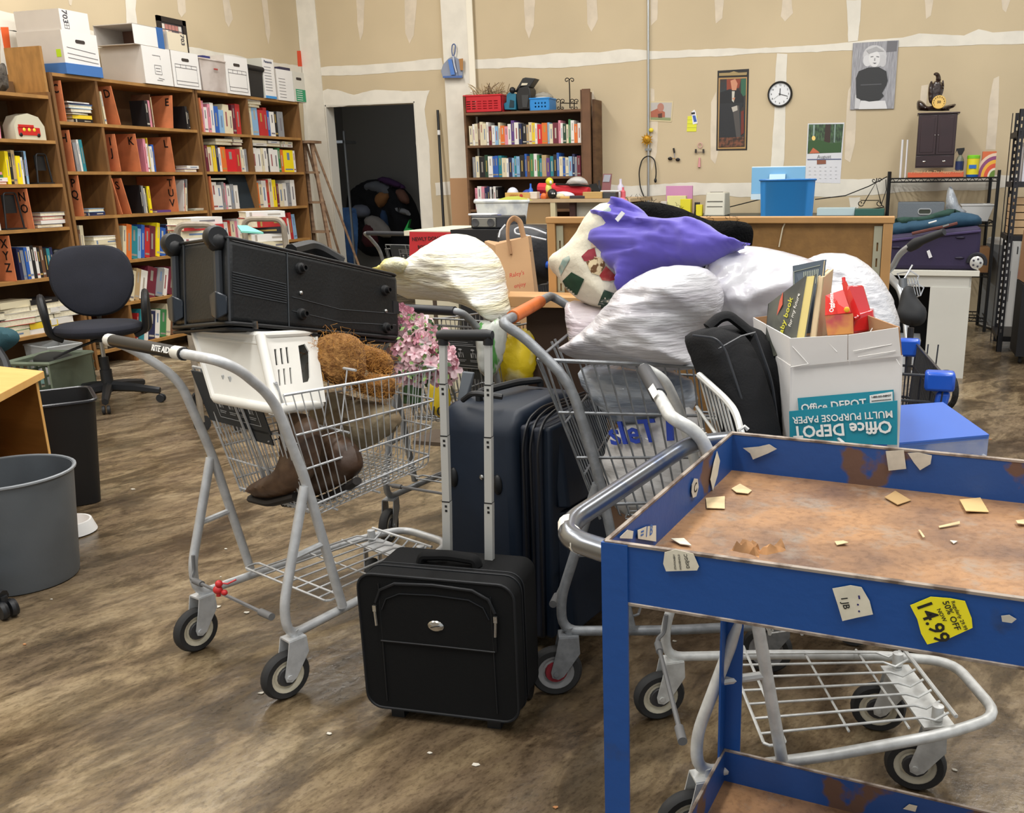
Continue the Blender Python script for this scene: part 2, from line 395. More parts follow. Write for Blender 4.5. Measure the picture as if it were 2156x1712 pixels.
mb = MB(); mb.m(MUD)   # painted corner bead of the back wall
mb.bb((XL, YW-.012, 0), (XL+.22, YW-.0005, ZC)); struct(mb, 'trim_1')
# boxed column with cardboard guard at its foot
mb = MB(); mb.m(MUD); xa = P(943, 240, y=YW-.02).x; xb = P(996, 200, y=YW-.02).x
mb.bb((xa, YW-.05, 1.36), (xb, YW, ZC)); mb.m(mat('b8906a', .85)); mb.bb((xa, YW-.06, 0), (xb+.02, YW, 1.36)); mb.m(mat('f0ead8', .8)); mb.bb((xb-.012, YW-.056, 1.36), (xb+.05, YW-.04, ZC))
struct(mb, 'trim_2', smooth=False)
# store room behind the opening
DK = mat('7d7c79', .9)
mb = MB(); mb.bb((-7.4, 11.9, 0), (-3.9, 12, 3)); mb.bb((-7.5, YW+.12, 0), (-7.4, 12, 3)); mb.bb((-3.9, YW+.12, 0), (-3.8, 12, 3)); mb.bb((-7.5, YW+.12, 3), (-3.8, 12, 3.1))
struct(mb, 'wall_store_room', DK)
mb = MB(); t_ = .03
mb.bb((xd0-.005, YW-.006, 0), (xd0+.012, YW+.14, zd)); mb.bb((xd1-.012, YW-.006, 0), (xd1+.005, YW+.14, zd)); mb.bb((xd0, YW-.006, zd-.012), (xd1, YW+.14, zd+.005))
struct(mb, 'trim_3', mat('dcd8cc', .7))
for x, y in LAMPS:
    r_ = T('ceiling_light', 'long white tube fitting hung from the ceiling', 'lamp', (x, y, 4.54), 'tube fittings on the ceiling')
    MB().bb((x-.2, y-1.2, 4.55), (x+.2, y+1.2, 4.6)).o('housing', mat('e8e8e8', .5), r_)
    MB().bb((x-.17, y-1.15, 4.54), (x+.17, y+1.15, 4.552)).o('diffuser', mat('fffaf0', .5, emit=3), r_)
# ================================================================ shopping carts
RUB = mat('2a2a2a', .75, var=.2, scale=12)
BLK = mat('17181a', .5)
def decal_sign(mb, M, w, h, mt, rows=3, icons=True):
    "white line art of a safety placard, on local x,y plane of M"
    mb.m(mt); t = .0016
    def b(x0, y0, x1, y1): mb.box(((x0+x1)/2, (y0+y1)/2, .0012), (abs(x1-x0)+t, abs(y1-y0)+t, .0008), M=None) if False else mb.add([(x0-t/2, y0-t/2, .001), (x1+t/2, y0-t/2, .001), (x1+t/2, y1+t/2, .001), (x0-t/2, y1+t/2, .001)], [(0, 1, 2, 3)], M)
    b(-w/2, h/2, w/2, h/2); b(-w/2, -h/2, w/2, -h/2); b(-w/2, -h/2, -w/2, h/2); b(w/2, -h/2, w/2, h/2)
    b(-w/2, h*.22, w/2, h*.22)
    for k in range(rows): b(-w*.4, h*(.42-.07*k), w*(.4-.1*(k % 2)), h*(.42-.07*k)-.0004)
    if icons:
        for i in range(4):
            x = -w*.37+w*.245*i
            mb.add([(x+.010*math.cos(a*math.pi/3)*w*4, h*.08+.006*math.sin(a*math.pi/3)*h*6, .001) for a in range(6)], [tuple(range(6))], M)
            b(x-w*.05, -h*.05, x+w*.05, -h*.05); b(x, -h*.2, x, h*.04); b(x-w*.05, -h*.2, x-w*.03, -h*.08); b(x+w*.05, -h*.2, x+w*.03, -h*.08)
            b(x-w*.08, -h*.3, x+w*.08, -h*.3); b(x-w*.08, -h*.35, x+w*.05, -h*.35)
def cart(label, o, ang, metal, sleeve, w=.233, kx=1, kz=1, hubc='c9c2ac', sleeve_span=(-.2, .2), letter=None, placard=True, swivel=(0, 0, 0, 0), zb=0, seat=False, gate=True, r0=.0127, red=False, wire=None, placard_span=(-.10, .19), rack=True, topdrop=0, tz=0, handle_z=0, hs=-.088, hw=1.0, ns=0, rs=0, wk=1):
    R_ = T('shopping_cart', label, 'shopping cart', (o[0], o[1], 0))
    M = Matrix.Translation((o[0], o[1], 0)) @ Matrix.Rotation(math.radians(ang), 4, 'Z') @ Matrix.Diagonal((kx, kx, kz, 1))
    wire = wire or metal
    mb = MB(M); hz = .945+handle_z
    mb.tube([(.201, w, .19), (.128, w, .58), (.062, w, .82), (hs+.05, w*hw, hz-.03), (hs, w*hw, hz), (hs, -w*hw, hz), (hs+.05, -w*hw, hz-.03), (.062, -w, .82), (.128, -w, .58), (.201, -w, .19)], r0, 10, .06)
    mb.o('handle_frame', metal, R_)
    mb = MB(M)
    mb.tube([(.122, w, .57), (.024, w, .26), (.028, w, .172), (.30, w*.9, .178), (.565, w*.72, .185), (.655+ns, w*.5, .188), (.655+ns, -w*.5, .188), (.565, -w*.72, .185), (.30, -w*.9, .178), (.028, -w, .172), (.024, -w, .26), (.122, -w, .57)], r0, 10, .06)
    for s_ in (-1, 1):
        mb.cyl((.066, s_*w, .385), (.162, s_*w, .395), .009, 8)
    mb.box((.575, 0, .176), (.07, .27, .006))
    mb.o('base_frame', metal, R_)
    mb = MB(M)
    mb.tube([(.025, w-.014, .30), (.02, w-.016, .25), (.0, w-.03, .24), (.0, -w+.02, .235)], .0055, 6, .02)
    mb.m(mat('6a6a6a', .6)); mb.cyl((0, w-.05, .239), (0, w-.09, .239), .009); mb.cyl((0, -w+.02, .235), (0, -w+.07, .235), .010)
    mb.o('rear_bar', wire, R_)
    mb = MB(M); mb.cyl((hs, sleeve_span[0], hz), (hs, sleeve_span[1], hz), .0165, 14)
    sl = mb.o('handle_sleeve', sleeve, R_)
    if letter: letter(M, sl, hz)
    # basket
    hr, hf, br, bf = w*.93, w*.76, w*.86, w*.68
    TR, TF, BR_, BF = (.1-tz*.7+rs, hr, .818-topdrop+tz), (.64, hf, .79+tz), (.18+rs*.7, br, .475+zb), (.60, bf, .50+zb)
    def sp(t, u, sd):   # t along 0..1, u 0 top .. 1 bottom
        a = Vector(TR).lerp(Vector(TF), t); b = Vector(BR_).lerp(Vector(BF), t); p = a.lerp(b, u); p.y *= sd; return p
    mb = MB(M)
    for sd in (1, -1):
        for u, r in ((0, .0042), (.33, .0032), (.62, .0032), (.93, .0036)):
            mb.tube([sp(0, u, sd), sp(1, u, sd)], r*wk, 5)
        for k in range(21):
            t = k/20; b = sp(t, 1, sd)
            mb.tube([sp(t, 0, sd), b, (b.x, b.y*.9, b.z-.012)], .0019*wk, 4)
    for u, r in ((0, .0042), (.33, .0032), (.62, .0032), (.93, .0036)):
        a = sp(1, u, 1); b = sp(1, u, -1); mb.tube([a, (a.x+.012, a.y*.9, a.z), (b.x+.012, b.y*.9, b.z), b], r, 5)
    for k in range(14):
        y = -.93+1.86*k/13; a = sp(1, 0, 1); b = sp(1, 1, 1); mb.tube([(a.x+.012, a.y*y, a.z), (b.x+.012, b.y*y, b.z), (b.x, b.y*y, b.z-.012)], .0019, 4)
    z0 = .463+zb; z1 = .488+zb
    for k in range(19):
        t = k/18; x = .18+.42*t; y = (br+(bf-br)*t)*.9; mb.tube([(x, -y, z0+(z1-z0)*t), (x, y, z0+(z1-z0)*t)], .0019, 4)
    for k in range(17):
        u = -1+2*k/16; mb.tube([(.18, u*br*.9, z0-.004), (.6, u*bf*.9, z1-.004)], .0019, 4)
    for k in (.15, .5, .85): mb.tube([(.18+.42*k, -br*.95, z0-.008+.025*k), (.18+.42*k, br*.95, z0-.008+.025*k)], .0035, 5)
    mb.o('basket', wire, R_)
    if gate:
        mb = MB(M); g0 = Vector((.092-tz*.5+rs, 0, .85+tz*.4)); g1 = Vector((.178+rs*.7, 0, .46+zb))
        def gp(u, y): p = g0.lerp(g1, u); return Vector((p.x, y*(hr-.012+(br-hr)*u), p.z))
        for u, r in ((0, .0042), (.4, .003), (.72, .003), (.97, .0042)): mb.tube([gp(u, -1), gp(u, 1)], r, 5)
        for k in range(21):
            y = -1+2*k/20; mb.tube([gp(.0 if k in (0, 20) else .4, y), gp(1, y)], .0018 if k not in (0, 20) else .0035, 4)
        for y in (-.08, .08): mb.tube([gp(0, y)+Vector((-.02, 0, 0)), gp(.45, y)+Vector((-.012, 0, 0)), gp(.97, y*1.6)], .0036, 5)
        for y in (-.8, .8): mb.tube([gp(0, y), gp(.5, y*1.02)+Vector((-.01, 0, 0))], .003, 5)
        mb.o('rear_gate', wire, R_)
    if placard:
        g0 = Vector((.088, 0, .842)); g1 = Vector((.125, 0, .69)); ax = (0, -1, 0)
        Mp = M @ MX(((g0.x+g1.x)/2-.004, sum(placard_span)/2, (g0.z+g1.z)/2), ax, g0-g1)
        pw = placard_span[1]-placard_span[0]
        mb = MB(Mp); mb.m(mat('2f3438', .55)); mb.box((0, 0, 0), (pw, .155, .004)); mb.box((pw*.33, -.09, 0), (pw*.3, .04, .004))
        dm = MB(); decal_sign(dm, Mp @ Matrix.Translation((.02, 0, .0022)), pw*.66, .11, mat('c8ccd0', .6))
        pl = mb.o('placard', None, R_); dm.o('placard_print', None, pl, smooth=False)
    if seat:
        mb = MB(M)
        for y in (-.8, -.4, 0, .4, .8): mb.tube([(.12, y*hr, .67), (.3, y*hr*.9, .67), (.34, y*hr*.9, .84)], .0025, 4)
        mb.tube([(.34, -hr*.9, .84), (.34, hr*.9, .84)], .004, 5); mb.tube([(.3, -hr*.9, .67), (.3, hr*.9, .67)], .004, 5)
        mb.o('child_seat', wire, R_)
    if rack:
        mb = MB(M); zr = .212
        for k in range(7):
            y = -1+2*k/6; mb.tube([(.17, y*w*.72, zr), (.53, y*w*.6, zr), (.56, y*w*.58, zr-.012), (.59, y*w*.58, zr+.006)], .0032, 5)
        for x, e in ((.17, .86), (.215, .86)): mb.tube([(x, -w*e, zr), (x, w*e, zr)], .0036, 5)
        for s_ in (-1, 1): mb.tube([(.17, s_*w*.86, zr), (.18, s_*w*.9, zr), (.205, s_*w*.9, zr), (.215, s_*w*.86, zr)], .0036, 5)
        for x in (.36, .49): mb.tube([(x, -w*.72, zr-.006), (x, w*.72, zr-.006)], .003, 5)
        mb.tube([(.6, -w*.64, zr+.004), (.6, w*.64, zr+.004)], .0048, 6)
        for s_ in (-1, 1): mb.lathe([(.0, .032), (.0125, .03), (.0125, 0), (.013, -.002)], (.575, s_*.118, zr-.02), 12)
        mb.o('lower_rack', wire, R_)
    hm = mat(hubc, .55, var=.08, scale=25)
    for i, (x, y) in enumerate(((.045, w), (.045, -w), (.575, .118), (.575, -.118))):
        C_ = M @ Matrix.Translation((x, y, 0)) @ Matrix.Rotation(math.radians(swivel[i]), 4, 'Z')
        f = MB(C_)
        for s_ in (-1, 1):
            f.prism([(-.028, s_*.021, .165), (.022, s_*.021, .165), (.024, s_*.021, .12), (-.018, s_*.021, .058), (-.032, s_*.021, .050), (-.047, s_*.021, .056), (-.05, s_*.021, .072), (-.036, s_*.021, .125)], (0, .003*s_, 0))
        f.box((-.003, 0, .165), (.05, .044, .005)); f.cyl((-.037, -.027, .066), (-.037, .027, .066), .007, 8); f.lathe([(.012, .165), (.012, .185)], (0, 0, 0), 10)
        fo = f.o('caster', wire if red is False else metal, R_)
        c = (-.037, 0, .066)
        MB(C_).lathe([(.046, -.015), (.06, -.0155), (.0655, -.009), (.067, 0), (.0655, .009), (.06, .0155), (.046, .015)], c, 28, (0, 1, 0), cap=False).o('tyre', RUB, fo)
        h = MB(C_); h.m(hm).lathe([(.02, -.012), (.034, -.009), (.04, -.013), (.047, -.014), (.047, .014), (.04, .013), (.034, .009), (.02, .012)], c, 24, (0, 1, 0), cap=False)
        h.m(mat('8c2430', .5) if red else mat('3a3a3c', .5)).lathe([(.001, -.0165), (.026, -.0165), (.030, -.008), (.030, .008), (.026, .0165), (.001, .0165)], c, 16, (0, 1, 0)); h.o('hub', None, fo)
    return R_, M
GREY1 = mat('c3c5c6', .42, .25, var=.08, scale=30, bump=.05, bscale=200)
GREY2 = mat('85888b', .45, .4, var=.12, scale=40, bump=.06, bscale=220)
GREY3 = mat('cdcecb', .42, .2, var=.10, scale=30, bump=.05, bscale=200)
GREY4 = mat('85888a', .45, .4, var=.12, scale=30)
WHT = mat('ecebe6', .6)
def rite(M, sl, hz):
    t = MB(); A = M @ MX((-.1035, -.03, hz+.006), (0, -1, 0), (.35, 0, 1))
    t.m(WHT).text('RITE AID', .021, A, w=2); t.o('handle_lettering', None, sl, smooth=False)
    s_ = MB(M); s_.m(mat('d8d4c8', .8)); s_.tube([(-.088, -.07, hz), (-.088, -.105, hz)], .0172, 12); s_.o('peeling_label', None, sl)
    c = MB(M); c.m(mat('d9d6cc', .6)); c.cyl((-.088, .235, hz), (-.088, .262, hz), .0168, 14); c.o('end_cap', None, sl)
cart('light grey wire shopping cart loaded with a black suitcase and laundry basket', (-1.696, 1.951), 69.5, GREY1, mat('1b1c1e', .45), letter=rite, sleeve_span=(-.11, .235), seat=True, swivel=(4, -4, 40, 50), kx=1.018, kz=.987, w=.221, hw=1.13, ns=.045)
def orange(M, sl, hz): pass
cart('dark grey shopping cart with an orange handle sleeve and white bags', (-.85, 2.40), 8, GREY2, mat('c8672c', .55, var=.1, scale=20), w=.285, hubc='8d8d8d', sleeve_span=(-.17, .13), placard=False, swivel=(15, 15, 10, -10), red=True, kx=1.05, kz=1.035, handle_z=.01, tz=.05, rs=-.085, wk=1.25, hw=.95, hs=-.1)
def oldlab(M, sl, hz):
    a = MB(M); a.m(mat('dcdad2', .8)); a.add([(-.105+.058, -.02, hz+.006), (-.095+.058, -.02, hz+.018), (-.095+.058, -.11, hz+.018), (-.105+.058, -.11, hz+.006)], [(0, 1, 2, 3), (3, 2, 1, 0)]); a.o('worn_label', None, sl)
cart('pale grey shopping cart carrying the white carton and black bag', (-.43, 1.835), 21, GREY3, mat('3a3b3d', .5), placard=False, sleeve_span=(-.06, .2), letter=oldlab, swivel=(12, 10, -18, -22), seat=True, w=.24, kz=.96, hs=-.03, ns=.06)
cart('grey shopping cart behind the pink flowers holding a cream plastic bag', (-1.572, 2.923), 82, GREY4, mat('1d1f24', .45), swivel=(15, 5, 0, 0), kx=1.01, kz=.965, w=.23, seat=True, placard_span=(-.2, .12), tz=.03, hw=.95)
cart('small far shopping cart with dark placard by the store room opening', (-3.55, 6.35), 80, GREY4, mat('2a2d33', .5), kx=1.1, kz=1.02, placard_span=(-.16, .16))
# ================================================================ blue utility cart in front
def holed(mb, M, outline, holes, th):
    "flat plate on local x,y of M with real holes and thickness th"
    rings = [outline]+holes; vs = []; ed = []
    for r in rings:
        o = len(vs); vs += [Vector(p) for p in r]; ed += [(o+i, o+(i+1) % len(r)) for i in range(len(r))]
    R_ = delaunay_2d_cdt(vs, ed, [], 0, 1e-7); V_ = R_[0]; keep = []
    for f in R_[2]:
        c = sum((V_[i] for i in f), Vector((0, 0)))/len(f)
        if inside(c, outline) and not any(inside(c, h) for h in holes): keep.append(tuple(f))
    n = len(V_); cnt = {}
    for f in keep:
        for i in range(len(f)): cnt[(f[i], f[(i+1) % len(f)])] = 1
    fs = [f for f in keep]+[tuple(i+n for i in reversed(f)) for f in keep]
    for (a, b) in cnt:
        if (b, a) not in cnt: fs.append((b, a, a+n, b+n))
    mb.add([(v.x, v.y, 0) for v in V_]+[(v.x, v.y, -th) for v in V_], fs, M); return mb
def rect(x0, y0, x1, y1): return [(x0, y0), (x1, y0), (x1, y1), (x0, y1)]
def rr(x0, y0, x1, y1, r=.003): return [(a+(x0+x1)/2, b+(y0+y1)/2) for a, b in rrect(x1-x0, y1-y0, r, 2)]
def paint_mat(base, worn, lo=.6, hi=.68, scale=7, rough=.45):
    return mat(base, rough, h2=worn, scale=scale, lo=lo, hi=hi, dt=8, bump=.08, bscale=50)
BLUE = paint_mat('154a90', '2c3d5c', .6, .68, 8, .4)
BLUEW = paint_mat('1d4a8c', '664c3f', .57, .61, 8, .5)
EDGE = mat('a09488', .5, .3, h2='66584e', scale=30, lo=.45, hi=.6, dt=6)
RUST = grit_mat('6b5242', 'a87f58', '8b8378', 6, .48)
CH = mat('8d929a', .25, .9, h2='3f5f94', scale=9, lo=.52, hi=.66, dt=6)
ZT = .875
def unit(v): return Vector(v).normalized()
a_ = P(1275, 1140, z=ZT); b_ = P(1541, 912, z=ZT)
c_ = a_+unit(P(2156, 1262, z=ZT)-a_)*.86; d_ = b_+unit(P(2156, 972, z=ZT)-b_)*.84
UC = T('utility_cart', 'rusty blue steel two-shelf utility cart with torn stickers on its rim', 'utility cart', (a_.x, a_.y, 0))
def tray(zt, hgt, name, floor_z=None):
    q = [Vector((p.x, p.y, zt)) for p in (a_, c_, d_, b_)]; cen = sum(q, Vector())/4
    mb = MB(); mb.m(RUST); fz = zt-hgt+.012
    mb.prism([(p.x, p.y, fz-.003) for p in q], (0, 0, .003)); f = mb.o(name+'_floor', None, UC)
    mb = MB(); mb.m(BLUE)
    for i in range(4):
        p, r = q[i], q[(i+1) % 4]; t = unit(r-p); n = Vector((t.y, -t.x, 0))
        if n@(p-cen) < 0: n = -n
        mb.m(BLUEW if i in (2, 3) else BLUE)
        mb.slab([p+n*.001, r+n*.001, r+n*.001-Vector((0, 0, hgt)), p+n*.001-Vector((0, 0, hgt))], .003, n)
        mb.m(EDGE); mb.tube([p, r], .0034, 6); mb.tube([p-Vector((0, 0, hgt)), r-Vector((0, 0, hgt))], .003, 6)
    mb.o(name+'_rim', None, UC, smooth=True)
tray(ZT, .082, 'upper_tray'); tray(.215, .082, 'lower_tray')
ux = unit(c_-a_); uy = unit(b_-a_)
for p, sx, sy in ((a_, 1, 1), (b_, 1, -1), (c_, -1, 1), (d_, -1, -1)):
    mb = MB(); mb.m(BLUE); q = Vector((p.x, p.y, 0))-ux*sx*.0045-uy*sy*.0045; W_ = .036
    A = [q, q+ux*sx*W_, q+ux*sx*W_+uy*sy*.004, q+ux*sx*.004+uy*sy*.004, q+ux*sx*.004+uy*sy*W_, q+uy*sy*W_]
    if sx*sy < 0: A.reverse()
    mb.prism([v+Vector((0, 0, .13)) for v in A], (0, 0, ZT-.13)); mb.o('leg', None, UC, smooth=False)
    cs = MB(); c = q+ux*sx*.03+uy*sy*.03; cs.m(GREY2)
    cs.box((c.x, c.y, .132), (.06, .06, .004)); cs.tube([(c.x, c.y, .132), (c.x, c.y, .11), (c.x, c.y, .055)], .02, 10); ca = cs.o('caster', None, UC)
    MB().m(RUB).lathe([(.01, -.016), (.045, -.016), (.052, -.008), (.052, .008), (.045, .016), (.01, .016)], (c.x, c.y, .052), 20, (0, 1, 0)).o('tyre', None, ca)
mb = MB(); zh = .852
h = [P(1545, 925, z=zh), P(1455, 934, z=zh), P(1415, 958, z=zh), P(1203, 1098, z=zh), P(1197, 1128, z=zh), P(1222, 1143, z=zh), P(1290, 1165, z=zh)]
mb.m(CH).tube(h, .0158, 14, .035, fs=6); mb.m(MUD); 
mb.tube([P(1200, 1104, z=zh)+Vector((-.002, 0, -.0)), P(1200, 1128, z=zh)+Vector((-.001, 0, 0)), P(1224, 1143, z=zh)+Vector((-.001, 0, -.001))], .0156, 14, .02)
mb.o('push_handle', None, UC)
# stickers: n = outward normal of the rim they are glued to
def on(pl, px, py, off=.0045): return PPn(px, py, pl[0], pl[1])+unit(pl[1])*off
def sticker(pl, px, c, lines=(), name='sticker', label=None, th=.0006, off=.0045, parent=None):
    n = unit(pl[1]); pts = [on(pl, x, y, off) for x, y in px]; nr = Vector()
    for i in range(len(pts)): nr += (pts[i]-pts[0]).cross(pts[(i+1) % len(pts)]-pts[0])
    if nr@n < 0: pts.reverse()
    mb = MB(); mb.m(c).prism(pts, n*th)
    o = mb.o(name, None, parent or UC, smooth=False, label=label)
    if lines:
        mb = MB()
        for (txt, x0, y0, x1, y1, size, cc, w_) in lines:
            p, q = on(pl, x0, y0, off+th+.0004), on(pl, x1, y1, off+th+.0004); X = unit(q-p); Y = n.cross(X)
            mb.m(cc).text(txt, size, MX((p+q)/2, X, Y), ext=.0001, w=w_, fit=(q-p).length)
        mb.o('print', None, o, smooth=False)
    return o
nn = Vector((ux.y, -ux.x, 0)); NEAR = (a_, nn)
bd = unit(d_-b_); BACK = (b_, (bd.y, -bd.x, 0)); LEFT = (a_, (uy.y, -uy.x, 0)); TOP = (Vector((0, 0, ZT-.07)), (0, 0, 1))
YEL = mat('f2e41c', .5); INK = mat('1c1b16', .6); PAP = mat('d9d2bd', .75, var=.06, scale=40); PAP2 = mat('c3bdae', .8, var=.1, scale=30); TAN = mat('cdb78d', .8, var=.1, scale=30)
sticker(NEAR, [(1917, 1271), (1960, 1253), (2000, 1256), (2032, 1262), (2046, 1298), (2048, 1318), (1995, 1342), (1953, 1353), (1940, 1330), (1932, 1300)], YEL,
    [('14.99', 1943, 1266, 1985, 1345, .033, INK, 1.5), ('NOW', 1976, 1278, 1990, 1304, .012, INK, 1), ('50% OFF', 1990, 1262, 2017, 1322, .0165, INK, 1), ('Regularly 29.99', 2006, 1262, 2034, 1322, .0098, INK, .3)], label='torn yellow price sticker reading 14.99')
sticker(NEAR, [(1754, 1236), (1792, 1229), (1815, 1233), (1832, 1262), (1839, 1290), (1805, 1297), (1775, 1304), (1765, 1270)], PAP,
    [('I JB', 1778, 1255, 1784, 1278, .012, INK, 1), ('- . .', 1812, 1250, 1818, 1285, .012, mat('2d2a66', .6), 1)], label='torn white sticker')
sticker(NEAR, [(1402, 1160), (1425, 1154), (1462, 1163), (1474, 1190), (1470, 1198), (1405, 1200), (1399, 1184)], PAP,
    [('DISJGC', 1452, 1193, 1446, 1164, .013, INK, .5), ('HOUSEHOLD', 1436, 1196, 1432, 1164, .0075, INK, .3), ('STATIONERY', 1425, 1196, 1422, 1164, .0075, INK, .3)], label='cream paper tag hanging over the rim')
sticker(NEAR, [(2108, 1293), (2125, 1291), (2140, 1300), (2130, 1308), (2110, 1305)], PAP2)
sticker(BACK, [(1567, 941), (1600, 938), (1622, 933), (1638, 943), (1620, 952), (1588, 965), (1582, 952)], PAP2, off=.008)
sticker(BACK, [(1866, 948), (1904, 946), (1909, 985), (1872, 989)], PAP2, off=.006)
sticker(BACK, [(1912, 952), (1935, 951), (1963, 957), (1960, 975), (1938, 988), (1925, 972)], PAP2, off=.006)
sticker(BACK, [(1902, 1700), (1915, 1690), (1932, 1694), (1928, 1706)], PAP)
RGT = (LEFT[0]+ux*.006, tuple(-Vector(LEFT[1])))
LI = (a_+ux*.003, (uy.y, -uy.x, 0))
sticker(LI, [(1507, 950), (1513, 970), (1508, 1000), (1498, 1033), (1493, 1010), (1500, 975)], PAP, off=.002)
sticker(LI, [(1454, 1020), (1459, 1007), (1466, 1008), (1468, 1025), (1463, 1045), (1456, 1048), (1453, 1036)], PAP2, [('C', 1458, 1032, 1464, 1024, .014, INK, 1)], off=.002)
sticker(LI, [(1339, 1116), (1358, 1108), (1378, 1106), (1378, 1140), (1340, 1134)], PAP, [('= 1 B', 1345, 1125, 1370, 1115, .012, mat('3c6cae', .6), 1)], off=.002)
sticker(LI, [(1302, 1130), (1318, 1115), (1330, 1118), (1328, 1134), (1302, 1133)], PAP, off=.002)
# loose scraps lying in the tray
scr = [([(1486, 1050), (1526, 1049), (1526, 1073), (1488, 1072)], TAN, 'torn printed paper label lying near the end rim of the blue tray'),
 ([(1540, 1030), (1558, 1022), (1583, 1034), (1575, 1042), (1550, 1040)], TAN, 'tan label remnant in the far corner of the rusty tray'),
 ([(1862, 1050), (1885, 1035), (1918, 1055), (1890, 1066)], mat('a98a5c', .8), 'brown diamond-shaped paper scrap beside the back rim of the tray'),
 ([(2020, 1056), (2064, 1050), (2082, 1080), (2033, 1081)], mat('d3b27a', .8), 'tan paper square with small print lying on the rusty tray'),
 ([(2138, 1102), (2156, 1097), (2158, 1108), (2142, 1108)], TAN, 'pale chip of paper at the edge of the tray'),
 ([(1757, 1142), (1775, 1141), (1787, 1148), (1762, 1149)], TAN, 'small cream paper flake in the middle of the tray'),
 ([(1976, 1110), (2020, 1103), (2021, 1106), (1978, 1113)], TAN, 'longer wood splinter lying on the rusty tray'),
 ([(1933, 1120), (1937, 1119), (1947, 1135), (1943, 1136)], TAN, 'shorter wood splinter pointing to the near rim of the tray'),
 ([(2000, 1140), (2016, 1141), (2008, 1146)], PAP, 'tiny white paper triangle lying on the rusty tray'),
 ([(1412, 1138), (1440, 1136), (1456, 1152), (1432, 1150)], PAP, 'white printed label flap poking over the near rim')]
for i, (px, c, lb) in enumerate(scr):
    n = Vector((0, 0, 1)); pts = [PPn(x, y, (0, 0, ZT-.07+.001), n) for x, y in px]; nr = Vector()
    for k in range(len(pts)): nr += (pts[k]-pts[0]).cross(pts[(k+1) % len(pts)]-pts[0])
    if nr.z < 0: pts.reverse()
    for p in pts: p.z += rnd.uniform(0, .004)
    tag(MB().m(c).prism(pts, (0, 0, .0012)).o('paper_scrap' if 'splinter' not in lb else 'wood_splinter', None, smooth=False), lb, 'scrap')
mb = MB(); mb.m(mat('a3764a', .8, var=.25, scale=30))
for pts in ([(1535, 1160), (1560, 1150), (1590, 1140), (1600, 1160), (1598, 1175), (1570, 1165)], [(1590, 1165), (1620, 1155), (1650, 1145), (1655, 1160), (1615, 1170)]):
    blob(mb, pts, (0, 0, ZT-.062), (0, -.03, 1), .006, .001, res=.006, edge=.01, wr=.008, wf=60, smooth=0)
tag(mb.o('dry_leaf', None), 'curled dry brown leaf lying near the tray rim', 'leaf')

# ================================================================ black pilot case with extended handle
NYL = mat('0b0c0d', .85, bump=.12, bscale=400, var=.15, scale=3, spec=.25); PIP = mat('1a1c1f', .5, spec=.3); MET = mat('b9b9b6', .25, .95); BLK2 = mat('0e0f11', .5)
bl = P(776, 1484, z=.035); br = P(1092, 1522, z=.035); u = unit(Vector((br.x-bl.x, br.y-bl.y, 0))); v = Vector((-u.y, u.x, 0))
Wd = .405; Dp = .20; Zt = P(795, 1213, y=bl.y).z
Ms = MX(bl+u*Wd/2+Vector((0, 0, 0)), u, v)   # x across, y back, z up
PC = T('suitcase', 'black fabric rolling pilot case with its handle extended, standing on the floor', 'suitcase', (bl.x+u.x*Wd/2, bl.y+u.y*Wd/2, 0))
Hs = Zt-.035
def front_loop(w_, h_, r_, y, zc): return [(a, y, zc+b) for a, b in rrect(w_, h_, r_, 6)]
mb = MB(Ms); mb.m(NYL); L0 = front_loop(Wd-.01, Hs, .035, .012, Hs/2)
mb.prism(L0[::-1], (0, Dp-.02, 0)); bd_ = mb.o('body', None, PC, bev=.008)
mb = MB(Ms); mb.m(NYL); mb.prism(front_loop(Wd, Hs+.004, .04, .0, Hs/2)[::-1], (0, .055, 0)); mb.m(PIP)
mb.tube(front_loop(Wd, Hs+.004, .04, 0, Hs/2), .0036, 6, closed=True); mb.tube(front_loop(Wd+.001, Hs+.006, .04, .055, Hs/2), .003, 6, closed=True); mb.tube(front_loop(Wd-.004, Hs, .038, .08, Hs/2), .0026, 6, closed=True)
mb.tube([(-Wd/2+.055, -.002, .02), (-Wd/2+.058, -.003, Hs-.02)], .0018, 5); mb.tube([(Wd/2-.055, -.002, .02), (Wd/2-.058, -.003, Hs-.03)], .0018, 5)
mb.o('front_panel', None, PC)
mb = MB(Ms); mb.m(NYL); zz = Hs*.52; pk = [(-.155, 0), (-.155, .10), (-.14, .135), (-.10, .155), (0, .16), (.10, .155), (.14, .135), (.155, .10), (.155, 0)]
mb.prism([(x, -.004, zz+z) for x, z in pk], (0, .006, 0)); mb.m(PIP); mb.tube([(x*1.0, -.006, zz+z+.004) for x, z in pk[1:-1]], .004, 6); mb.tube([(x*.9, -.006, zz+z*.86) for x, z in pk[1:-1]], .0018, 5)
mb.tube([(-.15, -.004, zz), (.0, -.006, zz+.002), (.15, -.004, zz)], .0022, 5); pk_ = mb.o('pocket', None, PC)
for s_ in (-1, 1):
    q = MB(Ms); q.m(MET).box((s_*.157, -.009, zz+.09), (.009, .006, .016)); q.tube([(s_*.157, -.01, zz+.085), (s_*.155, -.011, zz+.045)], .0035, 6); q.o('zip_pull', None, pk_)
q = MB(Ms); q.m(MET).lathe([(.0, .004), (.014, .003), (.017, 0)], (.0, -.005, zz+.055), 20, (0, -1, 0), sx=1.25, sy=.85); q.m(PIP).tube([(-.012, -.009, zz+.052), (0, -.0095, zz+.056), (.012, -.009, zz+.058)], .0012, 5); q.o('badge', None, PC)
